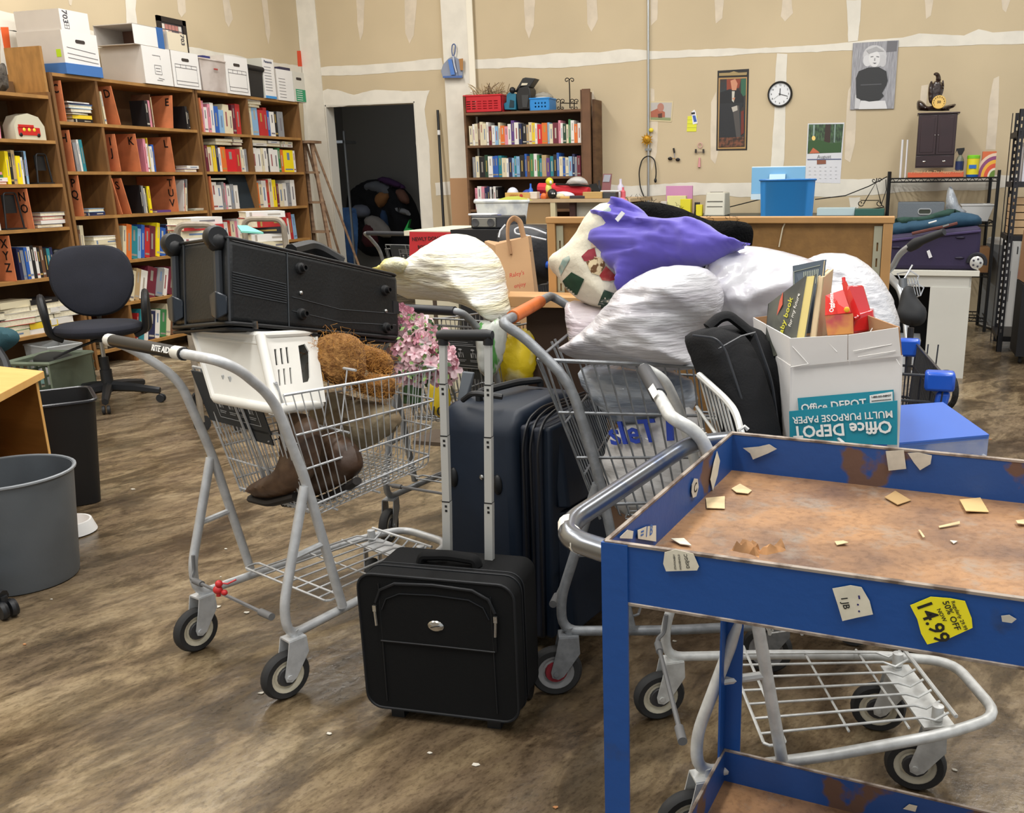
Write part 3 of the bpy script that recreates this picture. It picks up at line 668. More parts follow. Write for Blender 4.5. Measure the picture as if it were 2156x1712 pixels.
q = MB(Ms); q.m(NYL).tube([(-.075, .10, Hs), (-.07, .10, Hs+.018), (0, .10, Hs+.024), (.07, .10, Hs+.018), (.075, .10, Hs)], .013, 10, .02, flat=1.3); q.o('carry_handle', None, PC)
for s_ in (-1, 1):
    q = MB(Ms); q.m(BLK2).box((s_*.13, .03, -.018), (.035, .03, .034)); q.o('foot', None, PC)
    q = MB(Ms); q.m(BLK2).lathe([(.01, -.011), (.024, -.011), (.026, 0), (.024, .011), (.01, .011)], (s_*.17, Dp-.03, -.009), 16, (1, 0, 0)); q.o('wheel', None, PC)
q = MB(Ms); q.m(BLK2).tube([(-Wd/2-.002, .07, Hs*.3), (-Wd/2-.014, .07, Hs*.34), (-Wd/2-.014, .07, Hs*.5), (-Wd/2-.002, .07, Hs*.54)], .006, 8, .01); q.m(MET).sph((-Wd/2-.004, .07, Hs*.54), .006); q.sph((-Wd/2-.004, .07, Hs*.3), .006); q.o('side_handle', None, PC)
# telescoping rods rise from the back of the case
yb = P(980, 1190, z=Zt).y; rb = bl.y+.17
pl_ = (Vector((0, rb, 0)), (0, -1, 0))
hb = MB(); lefts = [(943, 1195), (941, 1055), (937, 917), (934, 808), (933, 712)]; rights = [(1031, 1195), (1030, 1058), (1029, 920), (1029, 810), (1028, 712)]
AL = mat('c9cac6', .35, .4)
for side in (lefts, rights):
    for k in range(4):
        p, q_ = PPn(*side[k], *pl_), PPn(*side[k+1], *pl_); wd = (.0108, .0098, .0088, .0078)[k]*1.0
        hb.m(AL).hexa([p+Vector((a*wd, b*.007, 0)) for a, b in ((-1, -1), (1, -1), (1, 1), (-1, 1))], [q_+Vector((a*wd, b*.007, 0)) for a, b in ((-1, -1), (1, -1), (1, 1), (-1, 1))])
        if k:
            hb.m(BLK2).box(p+Vector((0, 0, 0)), (wd*2.15, .0155, .003))
            for z_ in (.012, .024): hb.box(p+Vector((0, -.0072, -z_*0+z_)) if False else p+Vector((0, -.0073, -z_)), (.006, .001, .006))
ph = hb.o('pull_rods', None, PC)
q = MB(); g0, g1 = PPn(922, 706, *pl_), PPn(1037, 706, *pl_); q.m(BLK).tube([g0, g0.lerp(g1, .1), g0.lerp(g1, .5), g0.lerp(g1, .9), g1], [.011, .0145, .0135, .0145, .011], 12); 
for side in (lefts, rights): q.tube([PPn(side[-1][0], 706, *pl_), PPn(side[-1][0], 726, *pl_)], .0125, 10)
q.o('pull_grip', None, PC)

# ================================================================ tall navy suitcase behind it
NAV = mat('101c2b', .5, bump=.25, bscale=9, var=.12, scale=4, spec=.35); NAV2 = mat('141b29', .6)
yf = 2.30; pf = (Vector((0, yf, 0)), (0, -1, 0))
x0 = PPn(928, 1000, *pf).x; x1 = PPn(1078, 1000, *pf).x; zt = PPn(960, 868, *pf).z
NS = T('suitcase', 'tall navy blue soft suitcase standing behind the black pilot case', 'suitcase', ((x0+x1)/2, yf, 0))
ang = math.radians(-12); Mn = Matrix.Translation(((x0+x1)/2, yf, 0)) @ Matrix.Rotation(ang, 4, 'Z')
wN = (x1-x0)+.045; dN = .42
mb = MB(Mn); mb.m(NAV); prof = [(0, 0, .04), (0, 0, zt-.06), (0, .02, zt-.015), (0, .06, zt+.008), (0, dN*.6, zt+.02), (0, dN-.04, zt), (0, dN, zt-.05), (0, dN, .04)]
n_ = len(prof); vs = [(-wN/2, y, z) for _, y, z in prof]+[(wN/2, y, z) for _, y, z in prof]
mb.add(vs, [tuple(range(n_-1, -1, -1)), tuple(range(n_, 2*n_))]+[(i, (i+1) % n_, (i+1) % n_+n_, i+n_) for i in range(n_)]); mb.o('body', None, NS, bev=.028, seg=4, ang=60)
mb = MB(Mn)
for k, (xx, c) in enumerate(((wN/2+.004, NAV2), (wN/2+.028, NAV), (wN/2+.05, NAV2), (wN/2+.075, NAV))):
    mb.m(c); e = .012 if k % 2 == 0 else 0
    mb.hexa([(xx-.02, .03-e, .05), (xx+.014, .03-e, .05), (xx+.014, dN-.03, .05), (xx-.02, dN-.03, .05)], [(xx-.02, .05-e, zt-.03), (xx+.014, .05-e, zt-.03), (xx+.014, dN-.05, zt-.02), (xx-.02, dN-.05, zt-.02)])
mb.o('side_gusset', None, NS, bev=.01, seg=3)
mb = MB(Mn); mb.m(mat('101218', .35))
for xx in (wN/2+.016, wN/2+.04, wN/2+.064): mb.tube([(xx, .022, .06), (xx, .022, zt-.08), (xx, .05, zt-.015), (xx, .12, zt+.006), (xx, dN-.06, zt)], .0045, 6, .03)
mb.o('zipper', None, NS)
mb = MB(Mn); mb.m(NAV); mb.hexa([(wN/2+.09, .06, .06), (wN/2+.135, .09, .06), (wN/2+.135, dN-.06, .06), (wN/2+.09, dN-.04, .06)], [(wN/2+.085, .08, zt*.6), (wN/2+.10, .1, zt*.6), (wN/2+.10, dN-.08, zt*.6), (wN/2+.085, dN-.05, zt*.6)]); mb.hexa([(wN/2+.09, .07, zt*.62), (wN/2+.12, .09, zt*.62), (wN/2+.12, dN-.06, zt*.62), (wN/2+.09, dN-.04, zt*.62)], [(wN/2+.07, .08, zt*.95), (wN/2+.085, .1, zt*.95), (wN/2+.085, dN-.08, zt*.95), (wN/2+.07, dN-.05, zt*.95)]); mb.o('front_pocket', None, NS, bev=.02, seg=3)
for s_ in (-.3, .28):
    q = MB(Mn); q.m(BLK2).sph((s_*wN, .0, zt*.72), (.016, .012, .03)); q.o('stud', None, NS)
q = MB(Mn); q.m(MET).sph((.02, -.001, zt*.74), (.008, .004, .008)); q.o('rivet', None, NS)
q = MB(Mn); q.m(BLK).tube([(-.05, .10, zt+.01), (-.05, .10, zt+.035), (.0, .22, zt+.045), (.03, .3, zt+.04), (.03, .3, zt+.02)], .011, 8, .02); q.tube([(-.07, .05, zt+.02), (-.02, .03, zt+.05), (.06, .06, zt+.04)], .008, 8, .02); q.o('carry_handle', None, NS)
q = MB(Mn); q.m(mat('5c6268', .6)); blob(q, [(952, 848), (960, 815), (978, 795), (985, 805), (975, 830), (960, 850)], Mn@Vector((0, .1, zt)), (0, -1, 0), .006, .006, res=.01, edge=.02) if False else q.hexa([(-wN/2, .1, zt-.0), (-wN/2+.03, .1, zt), (-wN/2+.03, .12, zt), (-wN/2, .12, zt)], [(-wN/2+.01, .12, zt+.085), (-wN/2+.05, .12, zt+.085), (-wN/2+.05, .13, zt+.085), (-wN/2+.01, .13, zt+.085)]); q.o('luggage_tag', None, NS, bev=.003)
q = MB(Mn); q.m(mat('e8e8e4', .5)).tube([(-wN/2-.005, .06, zt+.02), (-wN/2+.012, .04, zt-.02)], .005, 8); q.o('tag_toggle', None, NS)
for s_ in (-1, 1):
    for y in (.03, dN-.04): MB(Mn).m(BLK2).lathe([(.005, -.012), (.022, -.012), (.024, 0), (.022, .012), (.005, .012)], (s_*wN*.4, y, .024), 14, (1, 0, 0)).o('wheel', None, NS)

# ================================================================ big black suitcase lying across the first cart
SK = mat('131516', .5, bump=.12, bscale=120, h2='202325', scale=5, lo=.5, hi=.75, dt=8, spec=.35)
Nt, Nb = D(478, 499, 2.34), D(482, 680, 2.34); Lt, Lb = D(356, 517, 2.60), D(360, 690, 2.60); Rt, Rb = D(838, 580, 2.93), D(843, 712, 2.93)
Bt, Bb = Lt+Rt-Nt+Vector((0, 0, .01)), Lb+Rb-Nb
BS = T('suitcase', 'large scuffed black suitcase lying on its front across the loaded cart', 'suitcase', tuple(Nb))
mb = MB(); mb.m(SK); mb.hexa([Lb, Nb, Rb, Bb], [Lt, Nt, Rt, Bt]); mb.o('body', None, BS, bev=.016, seg=3)
mb = MB(); mb.m(BLK2); dn = Vector((0, 0, -.018)); mb.tube([Lb, Nb, Rb, Bb], .006, 8, .03, closed=True); mb.tube([Lt, Nt, Rt, Bt], .005, 8, .03, closed=True)
mb.m(NYL); c4 = (Lb+Nb+Rb+Bb)/4; q4 = [p.lerp(c4, .02)+Vector((0, 0, -.008)) for p in (Lb, Nb, Rb, Bb)]; 
mb.hexa([p+Vector((0, 0, -.012)) for p in [q.lerp(c4, .12) for q in q4]], q4); mb.m(PIP)
mb.tube([p+dn*.7 for p in (Lb.lerp(c4, .02), Nb.lerp(c4, .02), Rb.lerp(c4, .02))], .005, 8, .03); mb.o('zipped_edge', None, BS, bev=.004)
fnr = unit((Rt-Nt).cross(Nb-Nt)); fnr = fnr if fnr@(CAM-Nt) > 0 else -fnr
fl = unit((Lt-Nt).cross(Nb-Nt)); fl = fl if fl@(CAM-Nt) > 0 else -fl
def onR(u_, v_, o=0): return Nt.lerp(Rt, u_).lerp(Nb.lerp(Rb, u_), v_)+fnr*o
def onL(u_, v_, o=0): return Nt.lerp(Lt, u_).lerp(Nb.lerp(Lb, u_), v_)+fl*o
for u_, v_ in ((.37, .2), (.9, .28), (.37, .8), (.9, .86)):
    q = MB(); q.m(BLK2).lathe([(.017, 0), (.015, .008), (.010, .010), (.010, .022), (.006, .022), (.006, .014)], onR(u_, v_), 14, fnr); q.o('stud', None, BS)
for u_, v_ in ((.37, .52), (.9, .6)):
    MB().m(MET).sph(onR(u_, v_, .001), (.006, .006, .006)).o('rivet', None, BS)
mb = MB(); mb.m(mat('33373b', .4)); 
for k in range(9): mb.tube([onR(.02, .40+.03*k, .001), onR(.29, .44+.03*k, .001)], .0016, 4)
mb.tube([onR(.3, .02, .001), onR(.3, .98, .001)], .0018, 4)
for v0, c in ((.62, .5), (.8, .46)): mb.tube([onR(.32, v0-.03, .0005), onR(.6, v0+.05, .0005), onR(.97, v0, .0005)], .0012, 4)
mb.m(mat('15171a', .6)); mb.prism([onR(.955, .42, .0005), onR(.955, .62, .0005), onR(.995, .62, .0005), onR(.995, .42, .0005)], fnr*.001); mb.o('ribbed_strip', None, BS)
for u_ in (.1, .84):
    q = MB(); q.m(BLK2); axis = unit(Lt-Nt); wc = onL(u_, .05, .012)+Vector((0, 0, .01)); q.lathe([(.006, -.018), (.026, -.018), (.03, -.008), (.03, .008), (.026, .018), (.006, .018)], wc, 20, axis); q.sph(wc-Vector((0, 0, .01)), (.026, .026, .026)); q.o('wheel', None, BS)
    q = MB(); q.m(mat('2b2e32', .4)).tube([onL(u_, .14, .008), onL(u_, .72, .006)], .011, 8); q.tube([onL(u_-.12, .02, .001), onL(u_-.12, .98, .001)], .003, 6); q.tube([onL(u_+.1, .02, .001), onL(u_+.1, .98, .001)], .003, 6); q.o('skid_bar', None, BS)
    q = MB(); q.m(mat('111a24', .3)); q.hexa([onL(u_-.1, .68, 0), onL(u_+.14, .68, 0), onL(u_+.14, .9, 0), onL(u_-.1, .9, 0)], [onL(u_-.05, .62, .025), onL(u_+.1, .66, .02), onL(u_+.06, .92, .02), onL(u_-.03, .98, .02)]); q.o('corner_foot', None, BS, bev=.006)
MB().m(MAT0 if False else mat('f4f4f0', .5)).sph(onL(.16, .56, .001), (.005, .005, .005)).o('rivet', None, BS)
MB().m(MET).box(onR(.12, 1.0, .004), (.014, .006, .02)).o('zip_pull', None, BS)
mb = MB(); mb.m(BLK2); mb.tube([Rt.lerp(Nt, .35)+Vector((-.05, .05, .0)), Rt.lerp(Nt, .5)+Vector((-.08, .08, .03)), Rt.lerp(Nt, .65)+Vector((-.05, .05, .0))], .02, 8, .04); mb.o('carry_handle', None, BS)
# ================================================================ contents of the first cart
LBW = mat('e6e4dc', .45, var=.03, scale=5)
t0, b0 = D(548, 706, 2.40), D(583, 862, 2.36); t1, b1 = D(408, 694, 2.56), D(452, 838, 2.50); t2, b2 = D(664, 700, 2.62), D(677, 850, 2.56)
LB = T('laundry_basket', 'white plastic laundry basket with slotted end wedged under the black suitcase', 'laundry basket', tuple(b0))
X = unit(t2-t0); n = unit((t2-t0).cross(b0-t0)); n = n if n@(CAM-t0) > 0 else -n; Y = n.cross(X)
Mq = MX(t0, X, Y)
def lc(p): d = Mq.inverted() @ p; return (d.x, d.y)
ol = [lc(p) for p in (t0, b0, b2, t2)]
def qp(px, py): return lc(PPn(px, py, t0, n))
holes = [[qp(a, b), qp(a+5, b), qp(a+9, b+34), qp(a+4, b+34)] for a, b in ((577, 735), (589, 733), (601, 731))]+[[qp(a, b), qp(a+4, b), qp(a+7, b+34), qp(a+3, b+34)] for a, b in ((585, 778), (596, 776), (609, 774))]+[[qp(628, 728), qp(642, 724), qp(651, 740), qp(653, 795), qp(650, 803), qp(638, 806)]]
mb = MB(); mb.m(LBW); holed(mb, Mq, ol, holes, .004); mb.o('slotted_end', None, LB, smooth=False)
b3 = b1+(b2-b0); t3 = t1+(t2-t0)
mb = MB(); mb.m(LBW); mb.slab([t1, t0, b0, b1], .004); mb.slab([t3, t1, b1, b3], .004); mb.slab([t2, t3, b3, b2], .004); mb.slab([b1, b0, b2, b3], .006)
mb.tube([t0, t1, t3, t2], .009, 8, .04, closed=True); mb.tube([b0, b1, b3, b2], .014, 10, .02, closed=True); mb.tube([t0, b0], .013, 10); mb.tube([t1, b1], .01, 8); mb.tube([t2, b2], .006, 8)
mb.tube([t0.lerp(b0, .12), t1.lerp(b1, .1)], .006, 8); mb.o('shell', None, LB)
COIR = mat('7d5226', .95, h2='a87a42', scale=90, lo=.35, hi=.65, dt=6, bump=.9, bscale=160)
def fibres(ob_mb, pts, p0, nn_, N, L_, seed, th=.0006, spread=.05):
    r = random.Random(seed); nn_ = Vector(nn_).normalized(); k = 0
    xs = [p[0] for p in pts]; ys = [p[1] for p in pts]
    while k < N:
        x, y = r.uniform(min(xs)-5, max(xs)+5), r.uniform(min(ys)-5, max(ys)+5)
        if not inside((x, y), pts): continue
        k += 1; p = PPn(x, y, p0, nn_)+nn_*spread*r.uniform(.5, 1.02); d = Vector((r.uniform(-1, 1), r.uniform(-1, 1), r.uniform(-1, 1))).normalized()*L_
        e = Vector((r.uniform(-1, 1), r.uniform(-1, 1), r.uniform(-1, 1)))*L_*.5
        ob_mb.tube([p, p+d*.5+e, p+d], th, 3)
CO = T('coir_liner', 'brown coconut fibre planter liner stuffed beside the white laundry basket', 'planter liner', tuple(D(740, 800, 2.6)))
lob = [([(655, 735), (668, 712), (705, 700), (745, 704), (770, 728), (772, 790), (745, 812), (725, 816), (672, 800), (655, 785)], 2.66, .07), ([(755, 722), (800, 735), (828, 752), (829, 785), (805, 790), (765, 780)], 2.78, .05), ([(740, 812), (760, 792), (815, 786), (838, 802), (833, 830), (815, 842), (780, 834), (748, 824)], 2.72, .06)]
for i, (pts, d, th) in enumerate(lob):
    mb = MB(); mb.m(COIR); blob(mb, pts, D(pts[0][0], pts[0][1], d), (.35, -1, .3), th, .05, res=.009, edge=.07, wr=.012, wf=11, seed=i+3, power=.32); mb.m(mat('b07c38', .9)); fibres(mb, pts, D(pts[0][0], pts[0][1], d), (.35, -1, .3), 240, .028, i, spread=th*1.06)
    tag(mb.o('fibre_lobe', None, CO), kind='stuff')
LEA = mat('443022', .5, h2='745a44', scale=9, lo=.4, hi=.65, dt=5, bump=.15, bscale=60); SOLE = mat('1d1815', .7)
def boot(pts, d, lb, sole, nrm=(-.3, -1, .2)):
    p0 = D(pts[0][0], pts[0][1], d); r_ = T('boot', lb, 'boot', tuple(p0))
    mb = MB(); mb.m(LEA); blob(mb, pts, p0, nrm, .045, .045, res=.012, edge=.05, wr=.004, wf=14); mb.m(mat('3a281d', .7)); 
    up = MB(); mb.o('upper', None, r_)
    mb = MB(); mb.m(SOLE); q = [PPn(a, b, p0, nrm) for a, b in sole]; mb.tube([p+Vector((0, 0, -.004)) for p in q], .012, 8, .02, flat=1.5); mb.o('sole', None, r_)
boot([(527, 1040), (530, 1020), (555, 1005), (590, 990), (606, 950), (596, 890), (604, 868), (655, 872), (668, 930), (655, 1000), (620, 1040), (560, 1052)], 2.66, 'worn tan leather ankle boot lying toe down behind the cart gate', [(530, 1046), (570, 1056), (625, 1042)])
boot([(588, 1050), (592, 1022), (630, 1000), (655, 975), (652, 930), (690, 900), (735, 925), (752, 955), (755, 1000), (700, 1030), (640, 1055)], 2.78, 'dark brown leather boot with black heel at the cart basket side', [(600, 1056), (650, 1060), (705, 1038), (752, 1010)])
mb = MB(); mb.m(mat('8d7a5e', .9, h2='a8997c', scale=14, bump=.4, bscale=40))
hp = [(655, 880), (668, 850), (690, 820), (760, 840), (820, 850), (845, 872), (832, 905), (800, 925), (765, 945), (720, 938), (680, 915)]
blob(mb, hp, D(740, 880, 2.8), (-.2, -1, .5), .06, .05, res=.013, edge=.07, wr=.014, wf=16, stretch=(1, 2)); mb.m(mat('a8987a', .9)); mb.tube([D(668, 905, 2.76), D(700, 930, 2.75), D(740, 945, 2.76), D(775, 940, 2.78)], .008, 8, .02)
tag(mb.o('straw_hat', None), 'crushed beige hat with a dark band lying on the boots', 'hat')
# child's toy and red clip on the rear bar
mb = MB(); mb.m(mat('c02a2c', .4)); c = D(462, 1238, 2.50); mb.sph(c+Vector((.0, 0, .012)), .010); mb.sph(c+Vector((-.006, 0, -.006)), (.013, .012, .012)); mb.sph(c+Vector((.014, 0, -.012)), (.009, .008, .008)); mb.tube([c+Vector((0, 0, .015)), c+Vector((.02, .01, .01)), c+Vector((.04, .02, .02))], .0025, 5); mb.cyl(c+Vector((-.004, 0, -.01)), c+Vector((-.006, 0, -.024)), .006, 8)
tag(mb.o('plastic_clip', None), 'small red plastic clip hanging on the rear bar of the cart', 'clip')
# ================================================================ soft goods and carton on the right-hand carts
def plast(h='d6d5d8', h2='bdb9bf', b=.55, sc=16, st=(1, 1, 7), rough=.3): return mat(h, rough, h2=h2, scale=4, lo=.42, hi=.66, bump=b, bscale=sc, stretch=st, coat=.25)
NV = (-.25, -1, .25)
def soft(name, lb, cat, mt, pts, d, tf, tb, ref=None, nrm=NV, res=.018, edge=.14, wr=.01, wf=9, st=(1, 2), seed=0, parent=None, **k):
    ref = ref or (sum(p[0] for p in pts)/len(pts), sum(p[1] for p in pts)/len(pts))
    mb = MB(); mb.m(mt); blob(mb, pts, D(ref[0], ref[1], d), nrm, tf, tb, res=res, edge=edge, wr=wr, wf=wf, stretch=st, seed=seed, **k)
    o = mb.o(name, None, parent, ang=180)
    return tag(o, lb, cat) if not parent else o
soft('plastic_bag', 'big white plastic bag overflowing the grey cart with its open mouth pointing to the handle', 'bag', plast(), [(1180, 740), (1240, 702), (1290, 652), (1325, 605), (1355, 585), (1400, 563), (1460, 558), (1500, 570), (1512, 620), (1500, 665), (1465, 690), (1460, 730), (1475, 775), (1440, 780), (1350, 782), (1290, 768), (1228, 764)], 2.36, .15, .18, wr=.013, wf=8, st=(.8, 2.6), res=.0085)
soft('plastic_bag', 'taut glossy white plastic bag spilling over behind the black backpack', 'bag', plast('dadadf', 'c4bfc9', .3, 9, (1, 1, 3), .22), [(1462, 640), (1488, 590), (1502, 550), (1548, 516), (1605, 520), (1668, 534), (1735, 556), (1740, 640), (1690, 700), (1600, 730), (1530, 740), (1480, 690)], 2.50, .16, .16, wr=.020, wf=5, st=(1, 1.1), seed=4, res=.009)
soft('plastic_bag', 'puffy finely wrinkled white bag behind the red tray and carton', 'bag', plast('dadadc', 'c6c6cc', .7, 26, (1, 1, 3)), [(1660, 600), (1690, 556), (1738, 532), (1792, 534), (1840, 566), (1873, 612), (1890, 660), (1894, 700), (1860, 740), (1760, 760), (1670, 720)], 2.58, .14, .16, wr=.011, wf=15, st=(1, 1.7), seed=8, res=.009)
soft('plastic_bag', 'small pinkish white bag hanging below the patchwork quilt', 'bag', plast('dfd8dc', 'c9b9bf', .7, 22, (1, 1, 5)), [(1195, 640), (1215, 630), (1330, 660), (1330, 700), (1260, 750), (1215, 770), (1203, 700)], 2.66, .08, .08, wr=.008, wf=18, st=(1, 3), seed=9, edge=.08)
soft('plastic_bag', 'clear bluish plastic wrap bundle inside the grey wire cart', 'bag', mat('8793a3', .15, h2='c5ccd4', scale=6, lo=.35, hi=.62, dt=6, bump=.8, bscale=14, stretch=(1, 1, 5), coat=.6), [(1222, 768), (1300, 768), (1450, 780), (1475, 860), (1400, 880), (1325, 905), (1290, 890), (1240, 830)], 2.56, .10, .10, wr=.014, wf=12, seed=12, edge=.1)
bb_ = [(1290, 905), (1330, 888), (1365, 885), (1410, 862), (1420, 850), (1445, 850), (1470, 880), (1470, 980), (1440, 1050), (1400, 1085), (1330, 1090), (1295, 1075), (1264, 970), (1277, 950)]
o = soft('plastic_bag', 'white bag with broken blue lettering inside the grey wire cart', 'bag', plast('dddbd8', 'c6c2be', .5, 14, (1, 1, 3)), bb_, 2.52, .06, .1, wr=.008, wf=11, seed=15, edge=.08)
mb = MB(); mb.m(mat('1f3fa8', .4)); p0 = D(1366, 965, 2.52); nb = unit(NV); q0, q1 = PPn(1330, 912, p0, nb)+nb*.072, PPn(1420, 905, p0, nb)+nb*.072
X = unit(q1-q0); mb.text('sIeT', .085, MX(q0.lerp(q1, .38)+Vector((0, 0, -.004)), X, nb.cross(X)), ext=.004, w=1.5, shear=-.25); mb.text('1', .13, MX(q0.lerp(q1, 1.12)+Vector((0, 0, .012))+nb*-.012, X, nb.cross(X)), ext=.004, w=1.5); mb.o('lettering', None, o)
# patchwork quilt
QP = [(1172, 575), (1173, 555), (1182, 536), (1200, 526), (1216, 512), (1234, 490), (1248, 465), (1266, 442), (1290, 426), (1330, 424), (1350, 450), (1340, 520), (1330, 600), (1322, 640), (1315, 660), (1290, 655), (1235, 642), (1210, 625), (1195, 600), (1180, 585)]
Q = T('patchwork_quilt', 'cream patchwork quilt with green squares bundled on the grey cart', 'quilt', tuple(D(1250, 560, 2.62)))
qn = unit((-.35, -1, .3)); qp0 = D(1250, 560, 2.64)
QM = mat('dcd5bf', .9, var=.05, scale=5, bump=.3, bscale=60)
soft('quilt_body', None, None, QM, QP, 2.64, .12, .10, ref=(1250, 560), nrm=qn, parent=Q, wr=.006, wf=8, edge=.13, res=.014)
QX = Vector((0, 0, 1)).cross(qn).normalized()
body = [o_ for o_ in bpy.data.objects if o_.name.startswith('quilt_body')][0]
from mathutils.bvhtree import BVHTree
def drape(pts, body, base, nrm, off=.0025, sub=6):
    "project a traced patch onto the front of a soft body"
    me = body.data; W_ = [v.co+body.location+base for v in me.vertices]; bt = BVHTree.FromPolygons(W_, [tuple(p.vertices) for p in me.polygons])
    q = smoothpoly(pts, 0); out = []
    for i in range(len(q)):
        a, b = q[i], q[(i+1) % len(q)]
        out += [(a[0]+(b[0]-a[0])*k/sub, a[1]+(b[1]-a[1])*k/sub) for k in range(sub)]
    xs = [p[0] for p in out]; ys = [p[1] for p in out]; inn = []; st = max(3, (max(xs)-min(xs))/10); y = min(ys)+st*.5
    while y < max(ys):
        x = min(xs)+st*.5
        while x < max(xs):
            if inside((x, y), out): inn.append((x, y))
            x += st
        y += st
    al = [Vector(p) for p in out+inn]; r = delaunay_2d_cdt(al, [(i, (i+1) % len(out)) for i in range(len(out))], [], 1, 1e-4)
    vs = []
    for v in r[0]:
        ray = (RX*((v.x-CX)/FPX)+DY*((v.y-CY)/FPX)+FW).normalized(); h = bt.ray_cast(CAM, ray)
        vs.append((h[0]-ray*off) if h[0] else None)
    ok = [f for f in r[2] if all(vs[i] is not None for i in f)]
    return [v if v is not None else Vector() for v in vs], [tuple(reversed(f)) for f in ok]
def patch(pts, mt, name='patch', lb=None, par=None, bd=None, base=None):
    vs, fs = drape(pts, bd or body, base or Vector(Q.location), qn); mb = MB(); used = sorted({i for f in fs for i in f}); m_ = {u_: k for k, u_ in enumerate(used)}
    if not used: return
    mb.m(mt).add([vs[i] for i in used], [tuple(m_[i] for i in f) for f in fs]); mb.o(name, None, par or Q, label=lb, ang=180)
GF = mat('2d4436', .9, h2='8f8f88', scale=50, lo=.5, hi=.62); GR = mat('23452f', .9, var=.15, scale=30); RD = mat('8c3038', .9, var=.2, scale=20); CK = mat('6b4a2c', .9, h2='d6c29a', scale=60, lo=.45, hi=.5); RP = mat('9b3030', .9, h2='c27a6a', scale=25, lo=.45, hi=.7); SG = mat('8ba39a', .9, h2='c3c5b6', scale=35, lo=.4, hi=.65)
patch([(1184, 592), (1203, 573), (1230, 588), (1212, 628), (1196, 615)], GR, lb='dark green square patch')
patch([(1256, 648), (1272, 610), (1316, 626), (1308, 662), (1280, 657)], GF, lb='dark green floral patch')
patch([(1210, 630), (1258, 650), (1300, 660), (1250, 652), (1215, 638)], GR, lb='green border strip')
patch([(1224, 540), (1238, 526), (1252, 522), (1256, 540), (1240, 550), (1230, 550)], RD, lb='plum petal patch'); patch([(1234, 552), (1252, 540), (1272, 545), (1274, 560), (1262, 580), (1245, 575)], CK, lb='checked brown petal patch')
patch([(1262, 580), (1276, 560), (1296, 580), (1300, 588), (1284, 592), (1268, 590)], RP, lb='red petal patch'); patch([(1176, 565), (1185, 545), (1198, 538), (1200, 545), (1185, 572), (1180, 582)], SG, lb='sage side patch')
patch([(1268, 445), (1285, 434), (1305, 436), (1300, 450), (1280, 456), (1268, 455)], SG, lb='sage floral patch'); patch([(1246, 505), (1256, 500), (1256, 520), (1244, 522)], mat('dccbb0', .9, h2='c79a83', scale=40)); 
soft('pink_cushion_corner', None, None, mat('b0586a', .9), [(1288, 430), (1296, 418), (1312, 415), (1322, 422), (1325, 432), (1305, 436)], 2.72, .03, .03, nrm=qn, parent=Q, edge=.03, res=.008, wr=0)
PU = mat('5a4eb0', .8, var=.06, scale=3, bump=.12, bscale=30, sheen=.3)
fold = lambda x, y: 1
soft('shirt', 'violet cloth shirt flung over the quilt and white bags', 'shirt', PU, [(1253, 490), (1264, 458), (1300, 436), (1322, 424), (1352, 440), (1368, 460), (1400, 468), (1440, 468), (1486, 468), (1520, 494), (1552, 508), (1590, 514), (1545, 522), (1510, 548), (1480, 558), (1405, 566), (1355, 590), (1340, 612), (1322, 632), (1311, 628), (1318, 588), (1290, 572), (1272, 545), (1252, 530), (1264, 505)], 2.50, .085, .05, nrm=(-.3, -1, .45), wr=.022, wf=9, st=(.5, 1.5), seed=21, edge=.06, res=.0075, power=.35)
o = paper([(1296, 462), (1310, 445), (1317, 450), (1302, 468)], (D(1306, 456, 2.36), (-.3, -1, .45)), mat('c9c9cc', .7), 'care_label', 'care', 'label'); o.parent = [q for q in bpy.data.objects if q.name == 'shirt'][0]; o.location -= o.parent.location
for k in ('label', 'category'):
    if k in o: del o[k]
FUR = mat('030304', .95, var=.5, scale=60, bump=.6, bscale=140, spec=.1)
FB = T('fur_throw', 'black furry throw heaped behind the violet shirt', 'throw', tuple(D(1450, 480, 2.9)))
fp = [(1318, 440), (1335, 426), (1380, 425), (1430, 436), (1470, 455), (1500, 466), (1545, 464), (1580, 470), (1588, 492), (1580, 520), (1520, 640), (1380, 640), (1330, 500)]
soft('fur_body', None, None, FUR, fp, 2.86, .10, .10, nrm=(-.2, -1, .3), parent=FB, wr=.01, wf=20)
mb = MB(); mb.m(mat('040405', .9, spec=.1)); fibres(mb, fp, D(1460, 490, 2.86), (-.2, -1, .3), 500, .012, 5, th=.0006, spread=.1); tag(mb.o('fur_hair', None, FB), kind='stuff')
soft('fur_tail', None, None, FUR, [(1212, 522), (1230, 500), (1252, 478), (1262, 470), (1258, 500), (1240, 530)], 2.86, .05, .05, nrm=(-.2, -1, .3), parent=FB, edge=.05)
# cream bag on the cart behind the flowers
soft('plastic_bag', 'large cream ribbed plastic bag lying on the cart behind the flowers', 'bag', mat('e6dfc0', .4, h2='f0eee6', scale=3, lo=.4, hi=.6, bump=.9, bscale=13, stretch=(1.5, 1, 9), rot=(0, .35, 0), coat=.2), [(835, 578), (862, 560), (905, 535), (945, 506), (975, 492), (1010, 503), (1040, 545), (1046, 600), (1056, 640), (1058, 662), (1043, 684), (1015, 660), (960, 636), (900, 632), (845, 628), (838, 600)], 3.35, .16, .16, nrm=(-.3, -1, .3), wr=.012, wf=8, st=(.6, 2.4), seed=31, res=.01)
soft('towel', 'fluffy pale yellow towel rolled beside the cream bag', 'towel', mat('eedf80', .95, h2='f4f0d0', scale=12, bump=.8, bscale=80), [(780, 566), (812, 556), (820, 543), (835, 540), (855, 545), (862, 558), (840, 580), (800, 572)], 3.3, .05, .05, edge=.05, res=.012, wr=.006, wf=20)
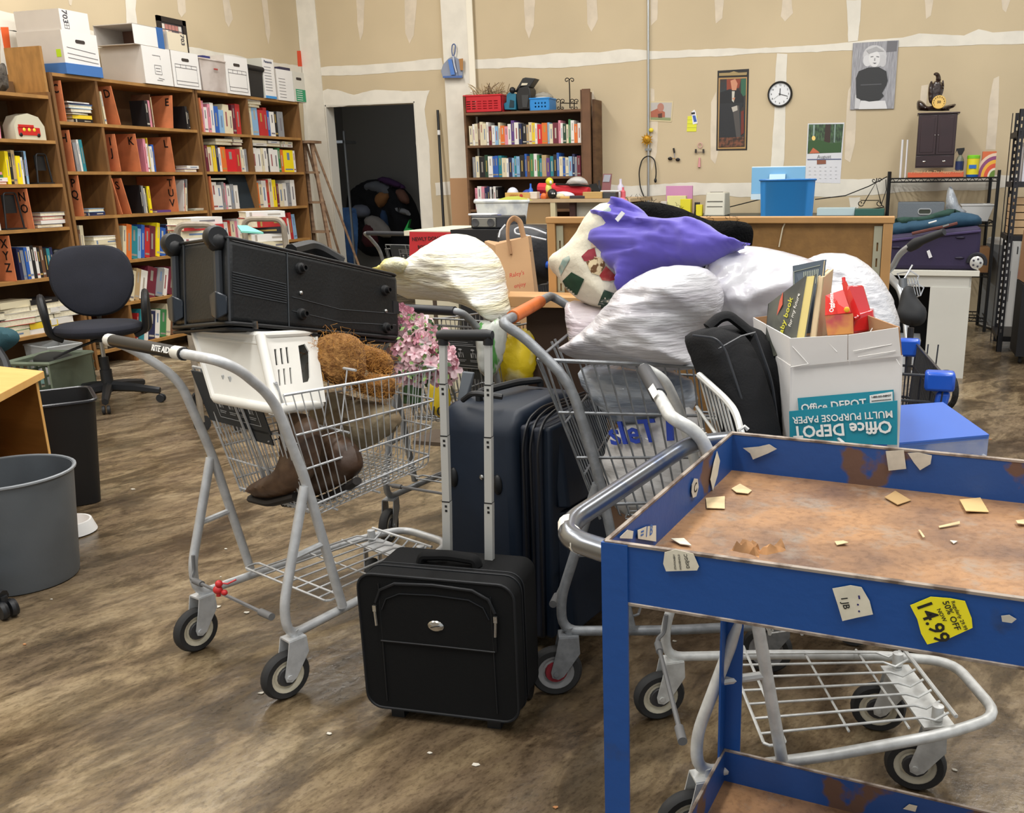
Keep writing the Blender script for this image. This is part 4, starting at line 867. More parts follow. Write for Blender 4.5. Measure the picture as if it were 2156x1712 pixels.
soft('plastic_bag', 'translucent bag with green stripes hanging at the side of the cream bag', 'bag', mat('b9bcb4', .4, h2='4f8f47', scale=11, lo=.56, hi=.6, stretch=(3, 1, .6), bump=.5, bscale=20), [(1015, 668), (1042, 684), (1056, 655), (1062, 700), (1055, 750), (1035, 800), (1015, 790), (1010, 720)], 3.2, .06, .06, edge=.06, res=.015, wr=.006, seed=33)
YB = mat('e3c61c', .5, h2='efe3a0', scale=5, lo=.55, hi=.62, bump=.5, bscale=20)
soft('plastic_bag', 'yellow printed plastic bag full inside the cart by the navy suitcase', 'bag', YB, [(1035, 790), (1050, 740), (1075, 700), (1115, 688), (1128, 720), (1122, 800), (1075, 815)], 3.45, .07, .07, edge=.08, wr=.008, seed=34)
o = soft('plastic_bag', 'narrow yellow bag marked 100 below the pink flowers', 'bag', mat('d9bd1c', .5, bump=.5, bscale=20), [(903, 800), (945, 800), (948, 880), (915, 878), (906, 850)], 3.42, .04, .04, edge=.06, wr=.006, seed=35)
mb = MB(); q0, q1 = D(912, 866, 3.36), D(940, 868, 3.36); X = unit(q1-q0); mb.m(INK).text('100', .045, MX(q0.lerp(q1, .5), X, unit(Vector((0, -1, .2)).cross(X))), ext=.003, w=1); mb.o('lettering', None, o)
# pink flower bouquet
BQ = T('flower_bouquet', 'bunch of pink artificial azaleas poking out beside the black suitcase', 'flowers', tuple(D(890, 800, 2.95)))
PK = [mat('f0c8d0', .6, var=.06, scale=30), mat('f6dce0', .6, var=.05, scale=30), mat('e4a0b2', .6, var=.1, scale=30)]; LF = mat('8fb06a', .6, var=.2, scale=20); LFD = mat('3c5a32', .7)
rb_ = random.Random(3); out = [(843, 650), (860, 655), (900, 668), (925, 690), (942, 720), (966, 765), (955, 800), (930, 808), (905, 800), (880, 808), (850, 800), (825, 778), (820, 745), (835, 712), (842, 680)]
pts = [(846, 647), (850, 662), (868, 690), (828, 775), (836, 762), (945, 790), (960, 765), (925, 700), (955, 745), (880, 800)]
while len(pts) < 78:
    x, y = rb_.uniform(818, 966), rb_.uniform(648, 808)
    if inside((x, y), out) and all((x-a)**2+(y-b)**2 > 90 for a, b in pts): pts.append((x, y))
for i, (x, y) in enumerate(pts):
    dd = 2.84+.0016*abs(x-890)+.0012*abs(y-740)+rb_.uniform(-.03, .04); c = D(x, y, dd); nr = unit(Vector((rb_.uniform(-.8, .8), -1, rb_.uniform(-.3, .9)))); X = nr.orthogonal().normalized(); Y = nr.cross(X); s_ = rb_.uniform(.016, .029)*(1 if i > 2 else .6)
    mb = MB(); k0 = rb_.uniform(0, 6); mb.m(PK[0 if i % 3 else (1 if i % 2 else 2)])
    np_ = 5 if i % 4 else 7
    for k in range(np_):
        a = k0+2*math.pi*k/np_; d_1 = X*math.cos(a)+Y*math.sin(a); w_ = nr.cross(d_1)
        P5 = [c, c+d_1*s_*.45+w_*s_*.38+nr*s_*.25, c+d_1*s_*.95+w_*s_*.33+nr*s_*.30, c+d_1*s_*1.12+nr*s_*.16, c+d_1*s_*.95-w_*s_*.33+nr*s_*.30, c+d_1*s_*.45-w_*s_*.38+nr*s_*.25]
        mb.add(P5+[p-nr*.0015 for p in P5]+[c+d_1*s_*.6+nr*s_*.12], [(0, 1, 12), (1, 2, 12), (2, 3, 12), (3, 4, 12), (4, 5, 12), (5, 0, 12), (11, 10, 9, 8, 7, 6)])
    mb.m(PK[2]); mb.sph(c+nr*s_*.12, s_*.16, 6, 4); mb.o('blossom', None, BQ)
mb = MB()
for i in range(190):
    x, y = rb_.uniform(822, 950), rb_.uniform(660, 812)
    if not inside((x, y), out): continue
    c = D(x, y, 2.87+.0012*abs(x-890)+rb_.uniform(-.05, .06)); d_1 = unit(Vector((rb_.uniform(-1, 1), rb_.uniform(-.6, .2), rb_.uniform(-1, 1)))); w_ = d_1.orthogonal().normalized(); L_ = rb_.uniform(.012, .024)
    mb.m(LF if i % 3 else LFD); mb.add([c, c+d_1*L_*.5+w_*L_*.34, c+d_1*L_, c+d_1*L_*.5-w_*L_*.34, c+d_1*L_*.5+d_1.cross(w_)*L_*.12], [(0, 1, 4), (1, 2, 4), (2, 3, 4), (3, 0, 4)])
tag(mb.o('leaves', None, BQ), kind='stuff')
mb = MB(); mb.m(LFD)
for k in range(12): mb.tube([D(870+rb_.uniform(-20, 30), 815, 2.95), D(rb_.uniform(840, 940), rb_.uniform(690, 780), 2.95)], .002, 4)
mb.tube([D(868, 850, 2.96), D(868, 812, 2.96)], .03, 10); mb.o('stems', None, BQ)
# black backpack in the pale cart
BPm = mat('0c0d10', .8, bump=.15, bscale=200, var=.15, scale=5, spec=.25)
BP = T('backpack', 'black padded laptop backpack standing beside the white carton', 'backpack', tuple(D(1580, 800, 2.05)))
soft('main_compartment', None, None, BPm, [(1500, 690), (1560, 680), (1590, 690), (1625, 745), (1655, 810), (1670, 915), (1672, 1000), (1560, 1000), (1545, 860), (1512, 760)], 2.10, .05, .07, nrm=(-.5, -1, .1), parent=BP, edge=.045, wr=.003, res=.013)
q4 = [D(1455, 706, 1.97), D(1538, 716, 1.93), D(1602, 960, 1.90), D(1520, 950, 1.94)]
soft('front_pocket', None, None, BPm, [(1456, 705), (1478, 690), (1520, 688), (1545, 715), (1580, 800), (1612, 925), (1618, 1000), (1560, 1000), (1535, 880), (1500, 820)], 2.0, .045, .07, nrm=(-.9, -1, .1), parent=BP, edge=.03, wr=.002, res=.012)
mb = MB(); mb.m(mat('2c2f34', .4)); mb.tube([D(1458, 706, 1.93), D(1508, 712, 1.93), D(1527, 735, 1.93), D(1552, 810, 1.93), D(1580, 900, 1.94), D(1600, 1000, 1.95)], .0025, 6, .02); mb.tube([D(1512, 735, 1.93), D(1560, 708, 1.98), D(1590, 700, 2.02)], .002, 5); mb.tube([D(1590, 702, 2.0), D(1625, 800, 2.0), D(1640, 910, 2.0)], .003, 5, .03); mb.o('zipper', None, BP)
mb = MB(); mb.m(BPm); mb.tube([D(1490, 690, 2.06), D(1515, 668, 2.06), D(1535, 664, 2.06), D(1562, 685, 2.06), D(1585, 705, 2.06)], .011, 8, .02, flat=2); mb.o('carry_handle', None, BP)
# child seat loop of the pale cart
mb = MB(); mb.m(GREY3); tl = [D(1472, 790, 2.0), D(1525, 838, 1.9), D(1550, 868, 1.84), D(1565, 930, 1.8)]; mb.tube(tl, .0075, 8, .03)
for k in range(7):
    t = k/6; p = tl[0].lerp(tl[1], t); mb.tube([p, p+Vector((.035, .0, -.12))], .0025, 5)
mb.tube([tl[0]+Vector((.035, 0, -.12)), tl[1]+Vector((.035, 0, -.12))], .003, 5); mb.tube([D(1575, 905, 1.78), D(1568, 898, 1.78), D(1556, 905, 1.78), D(1562, 918, 1.78)], .004, 6)
R3 = [q for q in bpy.data.objects if q.get('label', '').startswith('pale grey shopping cart')][0]
mb.o('seat_guard', None, R3)
# carton
CAR = mat('dfdcd8', .8, var=.03, scale=4, bump=.05, bscale=30); CIN = mat('a8805a', .85); TEAL = mat('1b8ba0', .5)
cf = (D(1670, 850, 1.96), unit((-.22, -1, .06))); cn = cf[1]
f = lambda x, y, o_=0: PPn(x, y, *cf)+cn*o_
bk = Vector((-.205, .30, -.0)) if False else (D(1590, 668, 2.26)-f(1668, 711))
CB = T('carton', 'open white copy paper carton with a teal printed flap in the pale cart', 'carton', tuple(f(1780, 930)))
mb = MB(); mb.m(CAR)
A1, A2, A3, A4 = f(1668, 770), f(1897, 748), f(1893, 935), f(1668, 930); low = Vector((0, 0, -.12))
mb.slab([A4+low, A3+low, A2, A1], .004, cn); mb.slab([A1+bk, A1, A4+low, A4+low+bk], .004); mb.slab([A2, A2+bk, A3+bk+low, A3+low], .004); mb.slab([A2+bk, A1+bk, A4+bk+low, A3+bk+low], .004); mb.slab([A4+low, A3+low, A3+low+bk, A4+low+bk], .004)
mb.o('box_body', None, CB, smooth=False)
def flap(q, nm, mt=None):
    mb = MB(); n_ = unit((q[1]-q[0]).cross(q[3]-q[0])); mb.m(mt or CAR); mb.hexa(q, [p+n_*.0025 for p in q]); mb.o(nm, None, CB, smooth=False)
flap([f(1668, 772, .004), f(1785, 760, .004), f(1788, 704, .012), f(1667, 711, .012)], 'flap'); flap([f(1788, 760, .004), f(1898, 749, .004), f(1894, 688, .012), f(1790, 704, .012)], 'flap')
s1 = f(1668, 711, .008); flap([A1+bk, A1, s1, s1+bk], 'flap'); flap([A2, A2+bk, f(1894, 688)+bk*.95, f(1894, 688, .01)], 'flap', CIN); flap([A1+bk, A2+bk, f(1894, 688)+bk, s1+bk], 'flap', CIN)
flap([f(1666, 864, .012), f(1893, 841, .014), f(1892, 934, .012), f(1667, 928, .010)][::-1], 'teal_flap', TEAL)
mb = MB(); mb.m(TEAL).prism([f(1680, 838, .002), f(1683, 870, .002), f(1883, 860, .002), f(1882, 820, .002)], cn*.001); mb.m(WHT); 
def ctext(t, x0, y0, x1, y1, s_, o_, w_=1, flip=False):
    p, q = f(x0, y0, o_), f(x1, y1, o_); X = unit(q-p); mb.text(t, s_, MX((p+q)/2, X, cn.cross(X)), ext=.0003, w=w_, fit=(q-p).length)
ctext('Office DEPOT', 1688, 860, 1825, 848, .0285, .0045, 1.5); mb.prism([f(1832, 832, .0035), f(1833, 860, .0035), f(1881, 856, .0035), f(1880, 824, .0035)], cn*.0003); mb.m(INK); ctext('1-800-GO-DEPOT', 1836, 836, 1877, 832, .0075, .0045)
for k in range(3): ctext('------------', 1836, 843+k*5, 1877, 839+k*5, .006, .0045)
mb.m(WHT); ctext('Office DEPOT', 1882, 894, 1675, 906, .041, .0175, 2); ctext('MULTI PURPOSE PAPER', 1884, 868, 1675, 882, .0215, .0175, 1); mb.o('printing', None, CB, smooth=False)
mb = MB(); mb.m(mat('e8e6e2', .7)); 
for (x0, y0), (x1, y1) in (((1672, 728), (1705, 765)), ((1705, 765), (1668, 772)), ((1742, 714), (1765, 740)), ((1890, 755), (1897, 768)), ((1800, 738), (1880, 724)), ((1810, 750), (1888, 738)), ((1840, 690), (1822, 720))):
    MB().m(mat('e8e6e2', .7)).tube([f(x0, y0, .0125), f(x1, y1, .010)], .0009, 4).o('crease', None, CB)
# books and the red tray standing in the carton
def bookq(q, th_v, c, pg, name, lb, txt=None):
    mb = MB(); n_ = Vector(th_v); r_ = T('book', lb, 'book', tuple(q[0])); n1 = n_.normalized()
    mb.m(c); mb.hexa(q, [p+n1*.0025 for p in q]); q2 = [p+n_ for p in q]; mb.hexa([p-n1*.0025 for p in q2], q2); mb.hexa([q[0], q[0].lerp(q[1], .02), q[3].lerp(q[2], .02), q[3]], [p+n_ for p in (q[0], q[0].lerp(q[1], .02), q[3].lerp(q[2], .02), q[3])]); mb.o('cover', None, r_, smooth=False)
    mb = MB(); mb.m(pg); c_ = sum(q, Vector())/4; q3 = [p.lerp(c_, .03)+n1*.0025 for p in q]; mb.hexa(q3, [p+n_-n1*.005 for p in q3]); mb.o('pages', None, r_, smooth=False)
    return r_
PGE = mat('d8c8a0', .8, var=.08, scale=60)
q = [D(1617, 640, 2.14), D(1697, 580, 2.04), D(1672, 730, 2.0), D(1608, 760, 2.1)]
r1 = bookq(q, Vector((.021, .012, .002)), mat('3c3e3a', .5, h2='5b5c50', scale=8), mat('d9c77e', .8), 'book', 'dark book with yellow script on its cover, standing in the white carton')
bn = unit((q[1]-q[0]).cross(q[3]-q[0])); bn = bn if bn@(CAM-q[0]) > 0 else -bn
mb = MB(); mb.m(mat('c9c23a', .6)); p, e = q[3].lerp(q[2], .45).lerp(q[0].lerp(q[1], .45), .14)+bn*.002, q[0].lerp(q[1], .75)+bn*.002; X = unit(e-p); mb.text('Baby book', .022, MX(p.lerp(e, .42), X, bn.cross(X)), w=.6, shear=.3); mb.m(mat('d9d5cc', .6)); mb.text('for my future', .014, MX(p.lerp(e, .55)+bn.cross(X)*-.024, X, bn.cross(X)), w=.3, shear=.3); mb.m(mat('c4553c', .6)); a = q[0].lerp(q[1], .42)+bn*.0015; mb.prism([a, a+X*-.02+bn.cross(X)*.003, a+X*-.055+bn.cross(X)*-.002, a+X*-.03+bn.cross(X)*-.012], bn*.0005); mb.o('cover_print', None, r1, smooth=False)
q = [D(1669, 560, 2.16), D(1733, 547, 2.08), D(1715, 700, 2.06), D(1672, 705, 2.14)]
r2 = bookq(q, Vector((.007, .006, 0)), mat('4c5a68', .5), PGE, 'book', 'grey-blue hardback with a light line drawing, tallest in the white carton')
bn = unit((q[1]-q[0]).cross(q[3]-q[0])); bn = bn if bn@(CAM-q[0]) > 0 else -bn
mb = MB(); mb.m(mat('b9bfae', .7)); g = lambda u_, v_: q[0].lerp(q[1], u_).lerp(q[3].lerp(q[2], u_), v_)+bn*.001
for l in ([(.05, .6), (.05, .09), (.93, .07)],)+tuple([(.4+.06*k, .12), (.42+.06*k, .3+.02*(k % 3))] for k in range(9)): mb.tube([g(*a) for a in l], .0009, 4)
mb.o('cover_print', None, r2, smooth=False)
q = [D(1722, 583, 2.06), D(1742, 566, 2.16), D(1728, 705, 2.12), D(1705, 712, 2.0)]
bookq(q, Vector((.014, -.004, 0)), mat('b8a27e', .7), PGE, 'book', 'worn tan paperback stack edge between the grey-blue book and the red tray')
mb = MB(); rq = mat('c81e22', .2, coat=.5); RT = T('plastic_tray', 'red plastic food tray standing on end in the white carton', 'tray', tuple(D(1790, 690, 2.05)))
g1 = [D(1775, 600, 2.08), D(1812, 598, 2.1), D(1825, 640, 2.1), D(1790, 660, 2.02)]; mb.m(rq)
mb.hexa([D(1742, 706, 2.02), D(1800, 704, 1.98), D(1846, 694, 2.02), D(1800, 690, 2.14)], [D(1778, 618, 2.02), D(1784, 600, 2.0), D(1818, 600, 2.04), D(1800, 610, 2.14)])
mb.hexa([D(1795, 702, 1.975), D(1843, 694, 2.0), D(1846, 690, 2.1), D(1800, 696, 2.1)], [D(1798, 662, 1.975), D(1838, 652, 2.0), D(1840, 648, 2.1), D(1800, 656, 2.1)])
mb.o('tray_body', None, RT, bev=.004)
mb = MB(); mb.m(rq); mb.tube([D(1776, 585, 2.03), D(1780, 620, 2.02), D(1808, 668, 1.965), D(1800, 672, 1.965)], .004, 8); mb.hexa([D(1772, 596, 2.03), D(1782, 592, 2.01), D(1812, 664, 1.96), D(1796, 668, 1.97)], [D(1772, 596, 2.04), D(1782, 592, 2.02), D(1812, 664, 1.97), D(1796, 668, 1.98)]); mb.o('tray_rim', None, RT)
ln = [D(1738, 622, 2.0), D(1775, 610, 1.99), D(1792, 658, 1.965), D(1737, 664, 1.975)]; mb = MB(); n_ = unit((ln[1]-ln[0]).cross(ln[3]-ln[0])); n_ = n_ if n_@(CAM-ln[0]) > 0 else -n_
mb.m(mat('c92f28', .3)); mb.hexa([p-n_*.003 for p in ln], ln); ln2 = [D(1737, 664, 1.976), D(1796, 660, 1.966), D(1797, 702, 1.962), D(1742, 706, 1.97)]; mb.m(mat('b04a4c', .2, h2='c98a4a', scale=18, coat=.5)); mb.hexa([p-n_*.003 for p in ln2], ln2); mb.m(WHT); p, e = D(1748, 662, 1.965), D(1747, 622, 1.985); X = unit(e-p); mb.text('Oggiettes', .0125, MX(p.lerp(e, .55)+n_*.004+n_.cross(X)*-.004, X, n_.cross(X)), w=1); mb.m(mat('f0b429', .4)).sph(D(1783, 652, 1.963), (.006, .003, .006)); mb.o('tray_label', None, RT, smooth=False)
# blue box beyond the carton
BBX = T('box', 'flat glossy blue cardboard box lying beside the white carton', 'box', tuple(P(1960, 900, z=.8)))
z_ = .80; q = [P(1838, 940, z=z_), P(2082, 918, z=z_), P(1985, 850, z=z_), P(1820, 862, z=z_)]; hh = Vector((0, 0, -.06))
mb = MB(); mb.m(mat('4a78cf', .25, h2='5f88dc', scale=3, coat=.3)); mb.hexa([p+hh for p in q], q); mb.m(mat('8fb0e6', .4, h2='e8ecf4', scale=9, lo=.45, hi=.6)); mb.slab([q[0]+hh*.9, q[1]+hh*.9, q[1]+hh*.1, q[0]+hh*.1], .001, Vector((0, -1, 0))) ; mb.o('box_body', None, BBX, smooth=False)
mb = MB(); mb.m(mat('3f6cc6', .3)); n2 = Vector((0, 0, .004)); mb.hexa([p+Vector((0, -.004 if i < 2 else 0, 0)) for i, p in enumerate(q)], [p+n2+Vector((0, -.004 if i < 2 else 0, 0)) for i, p in enumerate(q)]); mb.o('box_lid', None, BBX, smooth=False)
# cart with blue plastic corners behind
BC = T('shopping_cart', 'dark wire shopping cart with bright blue plastic corners beside the bicycle seat', 'shopping cart', (0, 2.7, 0)); BPL = mat('1656c4', .35, coat=.3); DW = mat('4a4c50', .4, .6)
zr = .82; n0, f0 = P(1990, 795, z=zr), P(1930, 724, z=zr); xl = -.10
mb = MB(); mb.m(DW)
for z, s_ in ((zr, 1), (zr-.07, .98), (zr-.17, .95), (zr-.30, .92)):
    mb.tube([(xl, n0.y+.03, z), (n0.x*s_, n0.y+.01, z), (f0.x*s_, f0.y, z), (xl, f0.y, z)], .004, 6, .03)
for k in range(22):
    t = k/21; p = Vector(n0).lerp(f0, t); mb.tube([(p.x, p.y, zr), (p.x*.88-.01, p.y, zr-.33)], .0022, 4)
for k in range(9):
    t = k/8; x = xl+(n0.x-xl)*t; mb.tube([(x, n0.y+.03, zr), (x*.9, n0.y+.05, zr-.33)], .0022, 4); mb.tube([(x, f0.y, zr), (x*.9, f0.y-.02, zr-.33)], .0022, 4)
for s_ in (0, 1): 
    y = (n0.y+.06, f0.y-.05)[s_]; mb.tube([(xl, y, .45), (n0.x*.8, y, .5), (n0.x*.8, y, .14), (xl, y, .14)], .011, 8, .05)
mb.o('basket', None, BC)
mb = MB(); mb.m(BPL); mb.box((n0.x-.012, n0.y+.015, zr-.012), (.075, .05, .05)); mb.hexa([(n0.x-.03, n0.y, zr-.15), (n0.x-.002, n0.y, zr-.15), (n0.x-.002, n0.y+.03, zr-.15), (n0.x-.03, n0.y+.03, zr-.15)], [(n0.x-.018, n0.y, zr-.04), (n0.x+.018, n0.y, zr-.04), (n0.x+.018, n0.y+.03, zr-.04), (n0.x-.018, n0.y+.03, zr-.04)]); mb.o('corner_bumper', None, BC, bev=.008)
mb = MB(); mb.m(BPL); mb.box((f0.x-.045, f0.y, zr-.012), (.11, .04, .055)); mb.box((f0.x-.06, f0.y, zr-.12), (.03, .03, .16)); mb.o('corner_bumper', None, BC, bev=.008)
for x in (-.05, .1):
    for y in (n0.y+.06, f0.y-.05):
        MB().m(RUB).lathe([(.01, -.014), (.055, -.014), (.06, 0), (.055, .014), (.01, .014)], (x, y, .06), 18, (0, 1, 0)).o('wheel', None, BC)
cart('shopping cart with a bright blue handle holding the black sports bag', (-1.52, 4.02), 88, DW, BPL, sleeve_span=(-.22, .22), placard=False, kz=1.02, w=.25)
# ================================================================ book shelving
WOOD = mat('6e4c2a', .6, h2='8c6436', scale=3, stretch=(6, 1, 1), lo=.3, hi=.7, dt=6, bump=.05); WOODE = mat('a1763f', .6, var=.12, scale=8, stretch=(3, 1, 1)); WIN = mat('64492a', .75, var=.12, scale=4); LOR = mat('c9764a', .75, var=.08, scale=12)
XF = -5.67
PAL = dict(w=('white', 'e2e0da'), c=('cream', 'd9cfb0'), t=('tan', 'b39a72'), y=('yellow', 'e3c42c'), o=('orange', 'd9702c'), r=('red', 'b52a2a'), m=('maroon', '6a2334'), p=('pink', 'd88a9c'), v=('purple', '5d3d80'), b=('blue', '2a5cae'), n=('navy', '20284e'), l=('light blue', '86aed0'), q=('teal', '27808c'), g=('green', '3c7d4c'), d=('dark green', '23432f'), k=('black', '1d1c1e'), s=('grey', '8b8d90'), h=('brown', '6b4a34'), R=('bright red', 'cc1f28'), Y=('bright yellow', 'f0d818'))
PAGE = mat('e4dcc2', .85, var=.06, scale=80)
br_ = random.Random(11); nbooks = 0
def one_book(M, w_, h_, d_, c, label, group, mark=True):
    "spine on local -y face; x = thickness, z = height"
    global nbooks; nbooks += 1
    nm, hx = PAL[c]; cm = mat(hx, .5); mb = MB(M); e = min(.003, w_*.15)
    mb.m(PAGE).box((0, .0, h_/2), (w_-2*e, d_-.006, h_-.008)); mb.m(cm)
    mb.box((0, -d_/2, h_/2), (w_, .004, h_)); mb.box((-w_/2+e/2, 0, h_/2), (e, d_, h_)); mb.box((w_/2-e/2, 0, h_/2), (e, d_, h_))
    if mark:
        k = br_.random(); light = c in 'wctylpYs'; mc = mat(br_.choice(['77747a', '9a5a5a', '6a80a0', 'a8a094'] if light else ['b8b2a4', 'a98f4a', '8f8a80']), .6); mb.m(mc)
        z0, z1 = (.25, .75) if k < .5 else (.55, .88); mb.box((0, -d_/2-.0022, h_*(z0+z1)/2), (w_*.26, .0006, h_*(z1-z0)))
        if k > .6: mb.box((0, -d_/2-.0022, h_*.12), (w_*.8, .0006, h_*.06))
    o = mb.o('book', None, smooth=False); o['label'] = label; o['category'] = 'book'; o['group'] = group; return o
def parse(s):
    out = []; i = 0
    while i < len(s):
        c = s[i]; n = 3
        if i+1 < len(s) and s[i+1].isdigit(): n = int(s[i+1]); i += 1
        out.append((c, n*.0085)); i += 1
    return out
def A_(w): return 'slim' if w < .018 else ('thick' if w > .034 else 'plain')
def row(s, y0, z, zmax, where, lean=0, axis='y', x=XF-.03, fit=None, hmin=.19, hmax=.26, flip=1):
    bs = parse(s); tot = sum(b[1] for b in bs); sc_ = min(2.0, (fit-y0)/tot*.985) if fit else 1
    y = y0; N = len(bs)
    for i, (c, w_) in enumerate(bs):
        w_ *= sc_; h_ = min(zmax-z-.015, br_.uniform(hmin, hmax)); d_ = min(.25, h_*.72); ln = math.radians(lean)
        if axis == 'y': M = Matrix.Translation((x-d_/2-br_.uniform(0, .012), y+w_/2, z+.001)) @ Matrix.Rotation(math.pi/2, 4, 'Z')
        else: M = Matrix.Translation((y+w_/2, x+d_/2+br_.uniform(0, .012), z+.001))
        if ln:
            M = M @ Matrix.Translation((0, 0, 0)) @ Matrix.Rotation(-ln, 4, 'Y')
        a = PAL[bs[i-1][0]][0] if i else 'shelf end'; b = PAL[bs[i+1][0]][0] if i < N-1 else 'gap'
        one_book(M, w_, h_, d_, c, f'{A_(w_)} {PAL[c][0]} book between {a} and {b}, {where}', 'books on the '+where)
        y += w_/(math.cos(ln) if ln else 1)+.0006
    return y
def stack(s, y, z, where, axis='y', x=XF-.03, jit=.02, lw=.2):
    "books lying flat"
    bs = parse(s); N = len(bs)
    for i, (c, t) in enumerate(bs):
        h_ = lw*br_.uniform(.85, 1.12); d_ = h_*.7; a = br_.uniform(-.12, .12)
        M = Matrix.Translation(((x-d_/2, y, z+t/2) if axis == 'y' else (y, x+d_/2, z+t/2))) @ Matrix.Rotation((math.pi/2 if axis == 'y' else 0)+a+(0 if br_.random() < .4 else math.pi), 4, 'Z') @ Matrix.Translation((br_.uniform(-jit, jit)-h_/2*0, 0, 0)) @ Matrix.Rotation(math.pi/2, 4, 'Y') @ Matrix.Translation((0, 0, -h_/2))
        a_1 = 'on top of the pile' if i == N-1 else ('at the bottom of the pile' if i == 0 else f'under a {PAL[bs[i+1][0]][0]} one')
        one_book(M, t, h_, d_, c, f'{PAL[c][0]} book flat {a_1}, {where}', 'books lying flat on the '+where, mark=br_.random() < .6); z += t+.0008
def panel(y, z, h_, txt, lab, lean=0, w_=.37, face=1, yaw=0, sz=.066):
    "brown letter divider standing in the shelf; letters face the viewer"
    th = .006; a = math.radians(lean); X = Vector((math.cos(math.radians(yaw)), math.sin(math.radians(yaw)), 0))
    up = Vector((-X.y*math.sin(a), math.cos(0)*0+X.x*math.sin(a), math.cos(a))); n_ = X.cross(up)   # points to -y (viewer)
    M = MX((XF+.003-w_/2*X.x, y-w_/2*X.y*0, z+.001), X, up); mb = MB(M); mb.m(LOR).box((0, h_/2, 0), (w_, h_, th))
    o = mb.o('letter_divider', None, smooth=False); tag(o, lab, 'shelf divider')
    t = MB(M); t.m(mat('1a0f0a', .7))
    for i, ch in enumerate(txt): t.text(ch, sz*1.25, Matrix(M).inverted() @ M @ Matrix.Translation((w_/2-.05, h_-.055-i*sz*1.2, th/2+.0012)), ext=.0006, w=1.2)
    c = t.o('letter', None, o, smooth=False)
def bookcase(name, lb, y0, y1, divs, levels, d=.40, top=True, foot=.133, x=XF, ends=True, zt=None):
    R_ = T(name, lb, 'bookcase', (x-d/2, (y0+y1)/2, 0)); zt = zt or levels[0]; t = .022
    for ys in (y0, y1-t):
        mb = MB(); mb.m(WOOD).bb((x-d, ys, 0), (x, ys+t, zt)); mb.o('side_panel', None, R_)
    for yd in divs:
        mb = MB(); mb.m(WOOD).bb((x-d, yd-t/2, 0), (x-.002, yd+t/2, levels[0]-.01)); mb.o('divider', None, R_)
    for z in levels:
        mb = MB(); mb.m(WOODE).bb((x-d+.002, y0+t, z-t), (x+.001, y1-t, z)); mb.o('shelf', None, R_)
    mb = MB(); mb.m(WIN).bb((x-d-.006, y0, .1), (x-d+.002, y1, levels[0])); mb.o('back_panel', None, R_)
    return R_
LV = [2.086, 1.768, 1.43, 1.116, .775, .46, .133]
bookcase('bookcase', 'tall wooden bookcase lettered C to V standing under the stacked white boxes', 5.474, 6.904, [5.877], LV)
bookcase('bookcase', 'tall wooden bookcase nearest the store room opening and the step ladder', 6.915, 8.362, [7.58], [2.087, 1.756, 1.435, 1.115, .80, .47, .133])
LA = [1.93, 1.635, 1.345, 1.05, .715, .34]
bookcase('bookcase', 'wooden bookcase cut by the picture edge, with messy piles on its bottom shelf', 3.9, 5.455, [], LA, d=.38, zt=1.955)
MB().m(WOOD).bb((XF-.3, 5.07, 1.955), (XF-.28, 5.45, 2.26)) if False else None
o = MB().m(WOODE).bb((XF-.32, 5.435, 1.0), (XF-.01, 5.455, 2.25)).o('board', None); tag(o, 'tall brown board standing upright beside the white file boxes', 'board')
o = MB().m(WIN).bb((XF-.3, 5.12, 1.932), (XF-.27, 5.42, 2.03)).o('board', None); tag(o, 'low brown board leaning on top of the cut-off bookcase', 'board')
W1, W2, W3, W4, W5, W6 = ['%s shelf of lettered bookcase' % k for k in ('top', 'second', 'third', 'fourth', 'fifth', 'bottom')]
z = 1.768; row('c1', 5.50, z, 2.06, W1); panel(5.555, z, .27, 'C', 'brown letter divider marked C'); stack('k3y3k2s3l3n1w1', 5.72, z, W1, lw=.19)
row('v1y1t3c2', 5.893, z, 2.06, W1, lean=3); panel(6.05, z, .275, 'D', 'brown letter divider marked D, leaning', lean=-9, w_=.38); row('k4p3h1c2', 6.36, z, 2.06, W1, lean=0); panel(6.60, z, .255, 'E', 'brown letter divider marked E', lean=8, w_=.33); row('kk', 6.80, z, 2.0, W1, hmin=.15, hmax=.2)
z = 1.43; panel(5.56, z, .28, 'H', 'brown letter divider marked H'); row('s4w2q3', 5.62, z, 1.74, W2, hmin=.19, hmax=.22, lean=2)
row('r1o1p1', 5.893, z, 1.74, W2, lean=4); panel(5.985, z, .27, 'IJ', 'brown letter divider marked I and J', lean=-2); panel(6.19, z, .28, 'K', 'brown letter divider marked K', lean=-2); row('p3w2h1y1w3b3', 6.28, z, 1.74, W2, lean=-1); panel(6.56, z, .27, 'L', 'brown letter divider marked L', lean=-2, w_=.38); stack('vw', 6.80, z, W2, lw=.15)
z = 1.116; panel(5.575, z, .285, 'PQ', 'brown letter divider marked P and Q'); stack('nl', 5.73, z, W3, lw=.17)
panel(5.94, z, .27, 'R', 'brown letter divider marked R, leaning back', lean=-12); panel(6.03, z, .27, 'S', 'brown letter divider marked S, leaning on R', lean=-12); row('k2s3c2k2Y3', 6.18, z, 1.4, W3, hmax=.23); stack('v2', 6.40, z, W3, lw=.16); panel(6.54, z, .28, 'TUV', 'brown letter divider marked T, U and V', w_=.38); row('w1r1c2s2', 6.64, z, 1.4, W3, lean=-9); stack('d1w1', 6.82, z, W3, lw=.13)
z = .775; row('w1k1h2c4', 5.50, z, 1.09, W4, hmin=.24, hmax=.28, lean=-3); stack('c4c4w2c5c4w3', 5.76, z, W4, lw=.22)
